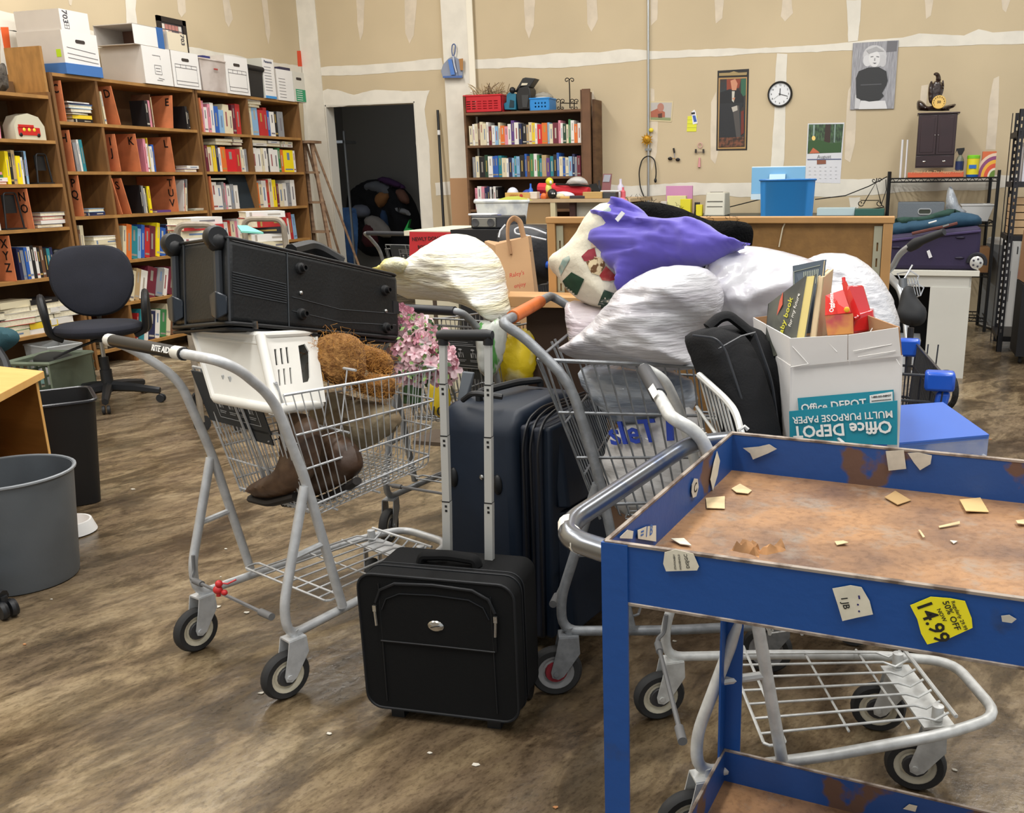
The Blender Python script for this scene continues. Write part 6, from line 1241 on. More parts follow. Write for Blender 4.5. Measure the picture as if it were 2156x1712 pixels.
MB(Mq).m(mat('2a2c30', .25)).tube([(x, y, .458) for x, y in rrect(.345, .345, .05, 5)], .007, 6, closed=True).o('rim', None, BB)
wb = P(165, 1128, z=.0)
tag(MB().m(mat('dcdcda', .35)).lathe([(.001, .012), (.055, .014), (.075, .05), (.082, .05), (.098, .004), (.001, .0)], (wb.x-.06, wb.y+.02, .001), 32).o('pet_bowl', None), 'white plastic bowl on the floor beside the grey waste bin', 'bowl')
cc = P(14, 1308, z=0); CW = T('chair_base', 'chair caster and base end at the lower picture corner', 'chair base', (cc.x, cc.y, 0))
q = MB(); q.m(CP)
for s_ in (-1, 1): q.lathe([(.005, -.010), (.027, -.010), (.031, 0), (.027, .010), (.005, .010)], (cc.x-.012+s_*.004, cc.y+.02+s_*.014, .031), 20, (.3, 1, 0))
q.o('caster', None, CW); MB().m(CP).tube([(cc.x-.02, cc.y+.02, .07), (cc.x-.35, cc.y-.02, .11)], .024, 8).o('base_spoke', None, CW); MB().m(CP).cyl((cc.x-.02, cc.y+.02, .03), (cc.x-.02, cc.y+.02, .075), .012).o('stem', None, CW)
# two book trucks whose tube handles show above the suitcase
TB = mat('93897a', .5, .2, var=.1, scale=20)
for (xs_, yt, d_, nm_) in (((370, 456), 473, 4.9, 'beige tube handled book truck beside the fourth lettered shelf'), ((512, 596), 461, 5.6, 'beige tube handled book truck with red books standing nearer the ladder')):
    t_ = T('book_truck', nm_, 'book truck', tuple(D(xs_[0], 530, d_))); l0, l1, r0_, r1_ = D(xs_[0], 560, d_), D(xs_[0], yt, d_), D(xs_[1], yt, d_), D(xs_[1], 560, d_)
    l0.z = r1_.z = .06; l0.x, l0.y = l1.x, l1.y; r1_.x, r1_.y = r0_.x, r0_.y
    MB().m(TB).tube([l0, l1, r0_, r1_], .017, 8, .06).o('tube_frame', None, t_); e = Vector((.28, .95, 0))*0; 
    dv = unit(Vector((l1.x, l1.y, 0)))*.7; 
    for z in (.25, .85): mb = MB(); mb.m(TB); mb.prism([Vector((p.x, p.y, z)) for p in (l1, r0_, r0_+dv, l1+dv)], (0, 0, .02)); mb.o('shelf', None, t_)
    MB().m(TB).tube([l0+dv, l1+dv, r0_+dv, r1_+dv], .017, 8, .06).o('tube_frame', None, t_)
    for p in (l0, r1_, l0+dv, r1_+dv): MB().m(RUB).lathe([(.01, -.012), (.045, -.012), (.05, 0), (.045, .012), (.01, .012)], (p.x, p.y, .05), 14, (.9, -.4, 0)).o('wheel', None, t_)
    mid = (l1+r0_+dv)/2; zc = proj((mid.x, mid.y, 1.0)); z = .871
    for k, c in enumerate(('t6', 'c5', 'w5', 'k4', 'r6', 'w4') if d_ > 5 else ('t7', 'c6', 'w5', 'c4', 'r3', 'w4')):
        th = int(c[1])*.0095; M = Matrix.Translation((mid.x, mid.y, z+th/2)) @ Matrix.Rotation(.35+br_.uniform(-.4, .4)+.8, 4, 'Z') @ Matrix.Rotation(math.pi/2, 4, 'Y') @ Matrix.Translation((0, 0, -.12)); one_book(M, th, .24, .17, c[0], f'{PAL[c[0]][0]} book, number {k+1} up in the pile on the truck {"nearer the ladder" if d_ > 5 else "by the lettered shelf"}', 'books on the trucks'); z += th+.001
    if d_ > 5: tag(MB().m(mat('7fd0c0', .5)).prism([D(508, 490, 5.4), D(555, 493, 5.35), D(520, 478, 5.45), D(500, 478, 5.5)], (0, 0, .01)).o('paper', None), 'turquoise pamphlet on the book truck above the suitcase', 'paper')
# store room
rk = T('clothes_rack', 'silver upright rack with shelf inside the dark store room', 'rack', (-6.3, 10.2, 0)); g = mat('9a9da0', .35, .7)
pz = lambda a, b, y=10.2: P(a, b, y=y)
MB().m(g).tube([pz(724, 276), Vector((pz(724, 276).x, 10.2, 0))], .015, 8).o('post', None, rk)
MB().m(g).bb((-7.38, 10.15, 1.78), (pz(724, 276).x, 10.45, 1.81)).o('shelf', None, rk); tag(MB().m(mat('bcc2cc', .5)).bb((-7.05, 10.18, 1.815), (-6.66, 10.4, 2.1)).o('box', None), 'grey box on the shelf inside the store room', 'box')
JN = mat('27456f', .9, h2='355a88', scale=6, bump=.2)
def cl(nm, lb, cat, m_, pts, y, th=.08, sd=0): 
    mb = MB(); mb.m(m_); blob(mb, pts, (0, y, 0), (-.1, -1, .1), th, th, res=.04, edge=.12, wr=.03, wf=5, seed=sd); return tag(mb.o(nm, None, ang=180), lb, cat)
area(-6.2, 10.6, 2.9, .5, .5, 2.2, (.95, .97, 1))  # unseen fill light added to brighten the dim store room
jeans = T('jeans', 'blue jeans hanging just inside the store room opening', 'trousers', (-6.3, 9.75, .9))
for i, pp in enumerate(([(703, 438), (748, 436), (752, 450), (735, 470), (725, 560), (706, 560)], [(725, 440), (750, 440), (755, 480), (750, 560), (730, 560), (728, 480)])):
    mb = MB(); mb.m(JN); blob(mb, pp, (0, 9.75, 0), (-.1, -1, 0), .05, .05, res=.03, edge=.08, wr=.012, wf=8, seed=i); mb.o('leg', None, jeans)
MB().m(mat('c8c8c8', .4)).box(P(717, 435, y=9.68), (.04, .01, .03)).o('buckle', None, jeans)
CLP = [('heap of black coats at the back of the store room', '15161c', [(740, 420), (760, 390), (790, 375), (830, 378), (860, 400), (880, 440), (888, 490), (880, 540), (750, 540)], 11.15, .24),
 ('grey sweatshirt draped on the clothes pile', '6c7078', [(766, 385), (800, 380), (828, 392), (830, 410), (810, 418), (790, 405), (770, 405)], 10.95, .08), ('orange and tan printed shirt in the clothes pile', '9a6b42', [(790, 412), (805, 400), (822, 410), (812, 432), (800, 440), (790, 430)], 10.9, .06),
 ('purple top on the crest of the clothes pile', '4a2c58', [(790, 378), (810, 370), (850, 388), (856, 400), (820, 392)], 10.9, .05), ('plaid brown shirt at the pile edge under the purple top', '7a5648', [(830, 400), (848, 396), (862, 415), (862, 432), (840, 425)], 10.9, .05),
 ('silver grey pillow bag leaning on the clothes pile', '6f7484', [(740, 432), (770, 430), (782, 445), (775, 458), (748, 458)], 10.7, .08), ('white and red bundle low in the clothes pile', '8f8a86', [(765, 458), (790, 452), (815, 470), (830, 500), (800, 500), (770, 480)], 10.6, .07), ('dark red garment at the pile foot', '4a1a20', [(765, 470), (790, 475), (800, 520), (760, 520)], 10.55, .07),
 ('light grey scarf lying across the black coats', '8a8c90', [(830, 436), (858, 440), (868, 455), (850, 452), (835, 446)], 10.8, .04), ('blue garment hanging in the middle of the clothes pile', '2c4468', [(800, 440), (815, 445), (820, 490), (800, 490)], 10.75, .05)]
for i, (lb, c, pts, y, th) in enumerate(CLP): cl('garment', lb, 'clothes', mat(c, .95), pts, y, th, i)
tag(MB().m(mat('d8b82a', .5)).sph(P(696, 391, y=9.9), (.07, .06, .1)).o('balloon', None), 'yellow round lamp shade hanging beside the store room jamb', 'lamp shade') if False else tag(MB().m(mat('d8b82a', .5)).lathe([(.0, .05), (.05, .045), (.08, .01), (.085, -.01), (.0, .0)], P(695, 391, y=9.9), 18, (.2, -1, 0)).o('hard_hat', None), 'yellow hat hanging inside the store room opening', 'hat')
tag(MB().m(mat('23a04a', .5)).prism([P(850, 486, y=10.3), P(862, 462, y=10.3), P(858, 480, y=10.3), P(880, 490, y=10.3)], (0, .05, 0)).o('green_toy', None), 'bright green toy on the clothes beside the store room jamb', 'toy')
# ================================================================ gondola partition and its ledge
GB_ = mat('8b6636', .7, var=.08, scale=30, bump=.1, bscale=120); GF_ = mat('b08550', .55, var=.06, scale=6)
gx0, gx1, gy, gz = -1.215, -.022, 3.25, 1.196
GN = T('gondola_shelf', 'brown pegless display partition with slotted metal uprights behind the bags', 'display partition', ((gx0+gx1)/2, gy, 0))
MB().m(GB_).bb((gx0+.03, gy+.004, .08), (gx1-.03, gy+.03, gz-.02)).o('back_panel', None, GN)
for x in (gx0, gx1-.03): MB().m(GF_).bb((x, gy-.012, 0), (x+.03, gy+.05, gz-.022)).o('side_frame', None, GN, bev=.002)
MB().m(GF_).bb((gx0-.004, gy-.014, gz-.022), (gx1+.004, gy+.052, gz)).o('top_rail', None, GN, bev=.003)
for x in (gx0+.045, gx1-.045):
    mb = MB(); hs_ = [rect(-.0028, z, .0028, z+.028) for z in [.12+.0508*k for k in range(20)]]
    mb.m(mat('a8a58c', .45, .3)); holed(mb, MX((x, gy-.002, 0), (1, 0, 0), (0, 0, 1)), rect(-.013, .06, .013, gz-.03), hs_, .003); mb.o('slotted_upright', None, GN, smooth=False)
MB().m(mat('4a3524', .7)).bb((gx0, gy-.45, 0), (gx1, gy+.05, .12)).o('base_deck', None, GN); MB().m(mat('d8cdb0', .7)).tube([P(1658, 458, y=gy-.0), P(1648, 480, y=gy-.001), P(1640, 520, y=gy-.001)], .0025, 5).o('scratch', None, GN)
zl = .93; L1, L2 = P(1068, 624, z=zl), P(1190, 640, z=zl); LG = T('wooden_ledge', 'light wooden shelf board jutting out at the partition end above brown paper', 'shelf', tuple(L1)); lx1 = gx0+.25
a = [Vector((L1.x, L1.y, zl)), Vector((lx1, L1.y+.02, zl)), Vector((lx1, gy-.015, zl)), Vector((gx0-.0, gy-.015, zl)), Vector((P(1153, 590, z=zl).x, gy-.02, zl))]
MB().m(mat('b5895a', .5, h2='c79c68', scale=3, stretch=(1, 5, 1))).prism([p-Vector((0, 0, .038)) for p in a], (0, 0, .038)).o('board', None, LG, bev=.002)
MB().m(mat('3c2a1e', .8)).bb((gx0-.06, L1.y+.08, 0), (gx0+.2, gy-.02, .88)).o('support', None, LG)
# ================================================================ wall conduit and things on the back wall
bw = lambda px, py, o_=.0: P(px, py, y=YW-o_)
cp = T('conduit', 'thin grey metal conduit running up the back wall', 'pipe', (bw(1366, 200).x, YW, 0)); xc = bw(1366, 200).x
MB().m(mat('b9bcbc', .3, .8)).tube([(xc, YW-.022, .4), (xc, YW-.022, ZC)], .012, 10).o('tube', None, cp)
for z in (1.6, 3.1): MB().m(mat('8b8e8e', .4, .6)).box((xc, YW-.02, z), (.06, .03, .02)).o('clamp', None, cp)
S_ = T('sun_ornament', 'gold sun face ornament hanging on the conduit', 'ornament', tuple(bw(1362, 295))); c = bw(1362, 294, .05); gold = mat('b98a2c', .3, .85)
mb = MB(); mb.m(gold); mb.lathe([(.001, .012), (.03, .008), (.036, -.002), (.001, -.004)], c, 24, (0, -1, 0)); mb.sph(c+Vector((-.01, -.012, .006)), (.004, .003, .004)); mb.sph(c+Vector((.01, -.012, .006)), (.004, .003, .004)); mb.sph(c+Vector((0, -.013, -.003)), (.003, .005, .007)); mb.o('face', None, S_)
for k in range(12):
    a = k*math.pi/6; d = Vector((math.cos(a), 0, math.sin(a))); t = Vector((-math.sin(a), 0, math.cos(a))); r_ = .068 if k % 2 else .056
    MB().m(gold).prism([c+d*.033+t*.010, c+d*r_, c+d*.033-t*.010] if True else [], (0, .004, 0)).o('ray', None, S_)
tag(MB().m(mat('e6d23c', .6)).sph(bw(1371, 274, .03), (.022, .015, .02)).o('toy_flower', None), 'small yellow ornament tucked above the gold sun', 'ornament')
cc_ = [bw(x, y, .03) for x, y in ((1360, 425), (1348, 395), (1345, 360), (1352, 335), (1365, 327), (1378, 335), (1382, 360), (1380, 380))]
mb = MB(); mb.m(BLK2); mb.tube(cc_, .006, 6, .05); mb.sph(cc_[-1], (.014, .012, .022)); tag(mb.o('power_cord', None), 'black power cord looped over the conduit with its plug hanging', 'cord')
def clock():
    C_ = T('wall_clock', 'round black rimmed wall clock with a white face', 'clock', tuple(bw(1643, 198))); c = bw(1642.5, 198.5, 0); r_ = .109
    MB().m(BLK).lathe([(r_-.012, .028), (r_-.004, .032), (r_+.004, .02), (r_+.004, 0)], c, 40, (0, -1, 0), cap=False).o('rim', None, C_)
    MB().m(mat('e6e8ea', .4)).lathe([(.001, .016), (r_-.008, .016), (r_-.008, 0)], c, 40, (0, -1, 0)).o('face', None, C_, ang=30)
    mb = MB(); mb.m(INK)
    for k in range(1, 13):
        a = math.radians(90-30*k); mb.text(str(k), .022, MX(c+Vector((math.cos(a)*.078, -.0175, math.sin(a)*.078)), (1, 0, 0), (0, 0, 1)), ext=.0004, w=.5)
    for k in range(60):
        a = k*math.pi/30; d = Vector((math.cos(a), 0, math.sin(a))); mb.tube([c+d*.094+Vector((0, -.017, 0)), c+d*.098+Vector((0, -.017, 0))], .0008, 3)
    mb.o('numerals', None, C_, smooth=False)
    for nm, a, l, w_ in (('hour_hand', 88-0, .05, .0032), ('minute_hand', -16, .075, .0024), ('second_hand', -143, .07, .0009)):
        d = Vector((math.cos(math.radians(a)), 0, math.sin(math.radians(a)))); MB().m(INK).tube([c+Vector((0, -.0195, 0))-d*.012, c+Vector((0, -.0195, 0))+d*l], w_, 4).o(nm, None, C_)
clock()
def quad(pts, y_off=.004): return [bw(x, y, y_off) for x, y in pts]
def flat(nm, lb, cat, pts, mt, th=.003, off=.001):
    q = [bw(x, y, off) for x, y in pts]; R_ = T(nm, lb, cat, tuple(sum(q, Vector())/len(q))); nr = Vector()
    for i in range(len(q)): nr += (q[i]-q[0]).cross(q[(i+1) % len(q)]-q[0])
    if nr.y > 0: q.reverse()
    MB().m(mt).prism(q, (0, -th, 0)).o('sheet', None, R_, smooth=False); return R_
def art(R_, shapes, th=.0034, name='picture'):
    mb = MB()
    for i, (mt, pts) in enumerate(shapes):
        q = [bw(x, y, .001+th+.0004*i) for x, y in pts]; nr = Vector()
        for k in range(len(q)): nr += (q[k]-q[0]).cross(q[(k+1) % len(q)]-q[0])
        if nr.y > 0: q.reverse()
        mb.m(mt).prism(q, (0, -.0003, 0))
    mb.o(name, None, R_, smooth=False)
# tall dark poster: generic seated gentleman
po = flat('poster', 'tall narrow dark poster of a seated man in a black suit', 'poster', [(1511, 149), (1577, 145), (1573, 316), (1508, 317)], mat('1c1714', .4)); a_m = lambda h, **k: mat(h, .5, **k)
art(po, [(a_m('b08a55'), [(1513, 164), (1573, 162), (1570, 313), (1511, 314)]), (a_m('3a2a20', h2='27343a', scale=9), [(1516, 167), (1571, 165), (1568, 309), (1513, 311)]), (a_m('2f6048'), [(1560, 166), (1571, 166), (1570, 200), (1560, 205)]), (a_m('8a3c24'), [(1530, 167), (1560, 166), (1556, 185), (1530, 190)]),
 (a_m('1a1c1f'), [(1516, 195), (1535, 188), (1555, 188), (1566, 205), (1565, 225), (1516, 228)]), (a_m('24262a'), [(1516, 218), (1566, 216), (1556, 240), (1560, 300), (1513, 303)]), (a_m('4e4a48'), [(1542, 225), (1556, 222), (1560, 300), (1552, 302)]), (a_m('c98c6c'), [(1538, 170), (1548, 166), (1553, 176), (1550, 190), (1541, 190)]), (a_m('c4c0b4'), [(1541, 192), (1547, 192), (1545, 216), (1541, 212)]), (a_m('c98c6c'), [(1541, 207), (1548, 205), (1546, 212)]), (a_m('b8b2a8'), [(1540, 226), (1552, 222), (1553, 232), (1543, 236)]), (a_m('6e2a1e'), [(1560, 235), (1566, 232), (1566, 280), (1560, 285)]), (a_m('7a4a34', h2='3a2a20', scale=30), [(1514, 290), (1568, 288), (1567, 308), (1513, 310)]), (a_m('a08a5c'), [(1514, 154), (1536, 153), (1545, 150), (1555, 153), (1573, 152), (1572, 158), (1514, 160)])])
# black-and-white portrait: generic stand-in
pt = flat('poster', 'black and white portrait poster of a woman in a dark turtleneck', 'poster', [(1796, 91), (1892, 85), (1882, 229), (1790, 231)], mat('8b8b90', .5, h2='a8a8ae', scale=40, stretch=(6, 1, .3)), th=.012)
el = lambda cx_, cy_, rx_, ry_, n=18: [(cx_+rx_*math.cos(2*math.pi*k/n), cy_+ry_*math.sin(2*math.pi*k/n)) for k in range(n)]
art(pt, [(a_m('6b6b70'), [(1868, 86), (1890, 86), (1888, 108), (1866, 110)]), (a_m('c6c6c8'), el(1842, 118, 25, 23)), (a_m('d2d2d4'), el(1826, 128, 9, 12)), (a_m('c2c2c4'), el(1858, 128, 8, 13)), (a_m('b0b0b2'), [(1834, 132), (1850, 132), (1848, 146), (1836, 146)]), (a_m('dcdcdc'), el(1841, 123, 12, 18)), (a_m('77777a'), [(1833, 119), (1839, 118), (1839, 120), (1833, 121)]), (a_m('77777a'), [(1845, 118), (1851, 119), (1851, 121), (1845, 120)]), (a_m('6a6a6c'), [(1837, 132), (1846, 132), (1842, 135)]), (a_m('9c9c9e'), [(1841, 122), (1843, 122), (1843, 128), (1840, 128)]), (a_m('a8a8aa'), [(1824, 106), (1845, 98), (1862, 108), (1845, 108), (1830, 113)]),
 (a_m('c8c8ca'), [(1801, 200), (1812, 200), (1810, 229), (1799, 229)]), (a_m('d8d8da'), [(1812, 212), (1864, 212), (1868, 229), (1808, 230)]), (a_m('2e2f31'), [(1828, 142), (1850, 141), (1866, 150), (1869, 170), (1866, 180), (1857, 196), (1861, 202), (1850, 212), (1830, 214), (1812, 210), (1803, 206), (1802, 165), (1808, 150)]), (a_m('55565a'), [(1812, 178), (1856, 176), (1856, 178), (1812, 180)])], th=.0125)
ca = flat('calendar', 'wall calendar open at August below a forest photo', 'calendar', [(1701, 260), (1778, 258), (1769, 386), (1695, 384)], mat('d9dadf', .6))
art(ca, [(a_m('4d6a48', h2='2a3a2e', scale=25, stretch=(3, 1, 1)), [(1703, 262), (1776, 261), (1771, 321), (1700, 324)]), (a_m('8fa49c'), [(1712, 263), (1716, 263), (1714, 295), (1711, 295)]), (a_m('7f958c'), [(1757, 262), (1760, 262), (1758, 300), (1755, 300)]), (a_m('3a2c26'), [(1738, 262), (1749, 262), (1748, 300), (1735, 302)]), (a_m('35562e'), [(1702, 298), (1722, 294), (1750, 302), (1771, 300), (1771, 321), (1702, 323)]), (a_m('f2d27c'), el(1713, 291, 4, 5)), (a_m('c46a48'), [(1712, 311), (1722, 318), (1726, 322), (1704, 323)]), (a_m('5a6488'), [(1700, 335), (1771, 334), (1771, 336), (1700, 337)]), (a_m('8a5440'), [(1720, 337), (1739, 337), (1739, 345), (1720, 346)])])
mb = MB(); mb.m(mat('7b7b80', .6)).text('August', .045, MX(bw(1735, 330, .008), (1, 0, 0), (0, 0, 1)), ext=.0003, w=.1)
for i in range(6):
    for j in range(4): mb.box(bw(1705+11*i, 352+8*j, .006), (.018, .0004, .002))
mb.o('month_print', None, ca, smooth=False)
pc = flat('picture_card', 'small faded farm picture pinned beside the conduit', 'picture', [(1369, 213), (1418, 213), (1414, 257), (1368, 255)], mat('cfc09a', .7))
art(pc, [(a_m('b9b4ae'), [(1370, 216), (1415, 216), (1412, 254), (1370, 252)]), (a_m('8a9468'), [(1370, 246), (1412, 248), (1412, 254), (1370, 252)]), (a_m('a86048'), [(1370, 235), (1385, 228), (1400, 236), (1400, 247), (1370, 247)]), (a_m('b07a68'), el(1391, 226, 7, 9)), (a_m('5a3428'), [(1385, 240), (1394, 238), (1394, 248), (1386, 248)])])
yt_ = flat('ticket', 'yellow ticket sheet pinned on the back wall', 'paper', [(1448, 245), (1468, 243), (1466, 277), (1446, 277)], mat('dfe03a', .6)); art(yt_, [(a_m('b9ba40'), [(1447, 252+8*k), (1467, 252+8*k), (1467, 253+8*k), (1447, 253+8*k)]) for k in range(3)])
tg = flat('gift_card', 'white and blue card hanging over the yellow ticket', 'card', [(1456, 236), (1462, 231), (1465, 236), (1469, 260), (1459, 262)], mat('e8e8ee', .4), th=.006); art(tg, [(a_m('3a5cb0'), [(1458, 243), (1464, 243), (1467, 256), (1461, 257)]), (a_m('1b1b20'), [(1455, 237), (1463, 236), (1463, 240), (1456, 241)])], th=.008)
SG_ = T('sunglasses', 'dark oval sunglasses hanging below a black clip', 'sunglasses', tuple(bw(1419, 335))); mb = MB(); mb.m(mat('15100e', .2)); mb.sph(bw(1411, 334, .02), (.023, .003, .016)); mb.sph(bw(1427, 336, .02), (.023, .003, .016)); mb.o('lens', None, SG_); MB().m(gold).tube([bw(1416, 333, .02), bw(1422, 334, .02)], .003, 6).o('bridge', None, SG_); MB().m(BLK2).tube([bw(1418, 312, .015), bw(1420, 322, .015)], .009, 6).o('clip', None, SG_); MB().m(mat('9a9aa0', .4)).tube([bw(1420, 322, .015), bw(1420, 333, .015)], .004, 6).o('string', None, SG_)
PKO = T('hanging_ornament', 'pink dangling ornament with two dark bells on the back wall', 'ornament', tuple(bw(1473, 330))); pk2 = mat('d3a6a0', .6)
MB().m(pk2).tube([bw(1474+9*math.cos(k*.7)*.5, 306+9*math.sin(k*.7)*.6, .015) for k in range(9)], .004, 6, closed=True).o('ring', None, PKO); MB().m(mat('8a7a70', .5)).tube([bw(1462, 320, .015), bw(1484, 320, .015)], .003, 6).o('bar', None, PKO)
for x in (1465, 1481): MB().m(mat('3a3530', .5)).tube([bw(x, 314, .018), bw(x, 322, .018)], .009, 8).o('bell', None, PKO)
MB().m(mat('d89a9a', .6)).tube([bw(1473, 332, .012), bw(1472, 352, .012)], [.008, .014], 8).o('tassel', None, PKO)
# dustpan and brush on the column
DP = T('dustpan', 'blue and grey dustpan with brush hanging on the boxed column', 'dustpan', tuple(bw(952, 130))); yo = .075; bc = lambda a, b, o_=0: P(a, b, y=YW-yo-o_)
mb = MB(); mb.m(mat('8f97a8', .35)); mb.prism([bc(x, y) for x, y in [(932, 164), (928, 150), (933, 135), (945, 122), (955, 118), (965, 124), (973, 145), (974, 163)]], (0, .02, 0)); mb.o('pan', None, DP, bev=.004); MB().m(mat('4a6aa6', .4)).hexa([bc(932, 164, .03), bc(973, 164, .03), bc(973, 164, 0), bc(932, 164, 0)], [bc(933, 160, .03), bc(973, 159, .03), bc(973, 159, 0), bc(933, 160, 0)]).o('lip', None, DP)
MB().m(mat('4f6390', .35)).tube([bc(953, 118, .01), bc(951, 108, .01), bc(952, 95, .01), bc(956, 92, .01), bc(959, 96, .01), bc(958, 110, .01), bc(955, 118, .01)], .006, 6, .02).o('handle', None, DP)
br2 = T('hand_brush', 'blue hand brush clipped inside the dustpan', 'brush', tuple(bc(950, 140))); MB().m(mat('5a86d0', .8, bump=.6, bscale=200)).hexa([bc(949, 158, .03), bc(958, 157, .03), bc(958, 157, .01), bc(949, 158, .01)], [bc(943, 126, .03), bc(951, 124, .03), bc(951, 124, .01), bc(943, 126, .01)]).o('bristles', None, br2); MB().m(mat('c2c8d4', .3)).tube([bc(954, 118, .035), bc(956, 135, .035), bc(961, 153, .035)], .007, 8, .03).o('handle', None, br2)
tag(MB().m(mat('a87844', .7)).hexa([bc(969, 148), bc(975, 148), bc(975, 148, .02), bc(969, 148, .02)], [bc(966, 124), bc(975, 123), bc(975, 123, .02), bc(966, 124, .02)]).o('wooden_tag', None), 'small wooden tag beside the dustpan on the column', 'tag')
# broom pole
b0_, b1_ = P(921.5, 232, y=YW-.04), P(934, 478, y=YW-.18); BR = T('broom', 'long black broom pole leaning beside the store room opening', 'broom', tuple(b1_)); e_ = b1_+(b1_-b0_)*.75; MB().m(BLK2).tube([b0_, Vector((b1_.x+.03, YW-.25, .06))], .014, 8).o('pole', None, BR); MB().m(mat('d8d8d4', .5)).tube([b0_.lerp(b1_, .17), b0_.lerp(b1_, .21)], .016, 8).o('white_band', None, BR); MB().m(mat('333', .9) if False else mat('3a3638', .9)).box((b1_.x+.03, YW-.25, .03), (.3, .08, .06)).o('head', None, BR)
# things on top of the back bookcase (z 1.975)
def on9(px, py, y=9.0): return P(px, py, y=y)
RBk = T('basket', 'red plastic basket with dried twigs on the back bookcase', 'basket', tuple(on9(1018, 233))); rm = mat('c2222e', .35); x0, x1 = on9(981, 220).x, on9(1060, 220).x; z0, z1 = 1.978, on9(1018, 202).z
M = MX((x0, 8.95, z0), (1, 0, 0), (0, 0, 1)); w_ = x1-x0; h_ = z1-z0; holes = [rect(.03+.058*i, .03+.022*j, .03+.058*i+.042, .03+.022*j+.009) for i in range(int((w_-.05)/.058)) for j in range(int((h_-.05)/.022))]
mb = MB(); mb.m(rm); holed(mb, M, rect(0, 0, w_, h_), holes, .004); mb.bb((x0, 8.95, z0), (x0+.004, 9.19, z1)); mb.bb((x1-.004, 8.95, z0), (x1, 9.19, z1)); mb.bb((x0, 9.186, z0), (x1, 9.19, z1)); mb.bb((x0, 8.95, z0), (x1, 9.19, z0+.004)); mb.tube([(x0, 8.95, z1), (x1, 8.95, z1), (x1, 9.19, z1), (x0, 9.19, z1)], .009, 6, closed=True); mb.o('basket_body', None, RBk, smooth=False)
mb = MB(); r_ = random.Random(5)
for i in range(90):
    b = Vector((r_.uniform(x0+.1, x1-.02), 9.07+r_.uniform(-.08, .08), z1-.02)); d = Vector((r_.uniform(-.14, .14), r_.uniform(-.05, .05), r_.uniform(.03, .15))); mb.m(mat(r_.choice(['a08862', '8a7350', 'c2ae88', '5a4432']), .9)); mb.tube([b, b+d*.6+Vector((0, 0, .02)), b+d], .0028, 4)
tag(mb.o('dried_twigs', None), 'bunch of pale dried twigs standing in the red basket', 'twigs', kind='stuff')
JP = T('coffee_maker', 'black machine with its lid raised on the back bookcase', 'machine', tuple(on9(1100, 230))); g = lambda a, b, y=9.0: P(a, b, y=y)
mb = MB(); mb.m(mat('1c1d1f', .4)); mb.prism([g(*p) for p in [(1090, 231), (1119, 230), (1116, 188), (1112, 181), (1092, 184), (1086, 200)]], (0, .16, 0)); mb.o('machine_body', None, JP, bev=.008); MB().m(mat('26282a', .4)).prism([g(*p) for p in [(1083, 194), (1100, 165), (1106, 163), (1127, 165), (1115, 183), (1096, 182)]], (0, .12, 0)).o('lid', None, JP, bev=.004)
MB().m(mat('d8d0b8', .6)).prism([g(x, y, 8.994) for x, y in [(1097, 180), (1099, 175), (1111, 175), (1109, 179)]], (0, .01, 0)).o('label_plate', None, JP); MB().m(BLK2).sph(g(1079, 190), (.03, .03, .03)).o('knob', None, JP); MB().m(mat('3a3d40', .3)).prism([g(x, y, 8.993) for x, y in [(1098, 200), (1113, 200), (1110, 226), (1100, 226)]], (0, .01, 0)).o('drip_panel', None, JP)
tl_ = T('desk_organiser', 'teal plastic organiser beside the red basket', 'organiser', tuple(g(1073, 231))); MB().m(mat('22708c', .4)).prism([g(*p) for p in [(1062, 231), (1086, 231), (1086, 198), (1072, 194), (1066, 200), (1066, 215), (1060, 218)]], (0, .12, 0)).o('organiser_body', None, tl_, bev=.005); MB().m(mat('10303c', .5)).prism([g(x, y, 8.994) for x, y in [(1072, 226), (1082, 226), (1082, 212), (1074, 210)]], (0, .01, 0)).o('slot', None, tl_)
bs = T('basket', 'small bright blue plastic basket on the back bookcase', 'basket', tuple(g(1138, 230))); bx0, bx1 = g(1119, 230).x, g(1160, 230).x; bz1 = g(1138, 208).z; M = MX((bx0, 8.96, 1.978), (1, 0, 0), (0, 0, 1)); mb = MB(); mb.m(mat('2486d0', .4)); w_ = bx1-bx0; h_ = bz1-1.978; holed(mb, M, [(.008, 0), (w_-.008, 0), (w_, h_), (0, h_)], [rr(.05+.033*i, .025+.032*j, .066+.033*i, .041+.032*j, .006) for i in range(4) for j in range(2)], .004); mb.bb((bx0, 8.96, 1.978), (bx0+.004, 9.15, bz1)); mb.bb((bx1-.004, 8.96, 1.978), (bx1, 9.15, bz1)); mb.bb((bx0, 9.146, 1.978), (bx1, 9.15, bz1)); mb.tube([(bx0, 8.96, bz1), (bx1, 8.96, bz1), (bx1, 9.15, bz1), (bx0, 9.15, bz1)], .008, 6, closed=True); mb.m(mat('e8e8ea', .3)).sph(((bx0+bx1)/2, 9.03, bz1), (.09, .07, .02)); mb.o('basket_body', None, bs, smooth=False)
soft('plastic_bag', 'crumpled clear bag lying in the blue basket', 'bag', mat('b8b6ac', .15, alpha=.55, bump=.6, bscale=30), [(1122, 208), (1130, 196), (1150, 192), (1165, 202), (1166, 210)], 9.1, .06, .06, nrm=(0, -1, .1), edge=.05, res=.02, wr=.01, wf=14)
IS = T('candle_stand', 'black wrought iron scroll stand on the back bookcase', 'stand', tuple(g(1198, 230))); IR = mat('2c2722', .5, .5)
def scroll(cx_, cy_, r_, a0, turns, y, dr=1): return [P(cx_+dr*r_*(1-t*.75)*math.cos(a0+turns*2*math.pi*t), cy_+r_*(1-t*.75)*math.sin(a0+turns*2*math.pi*t), y=y) for t in [k/14 for k in range(15)]]
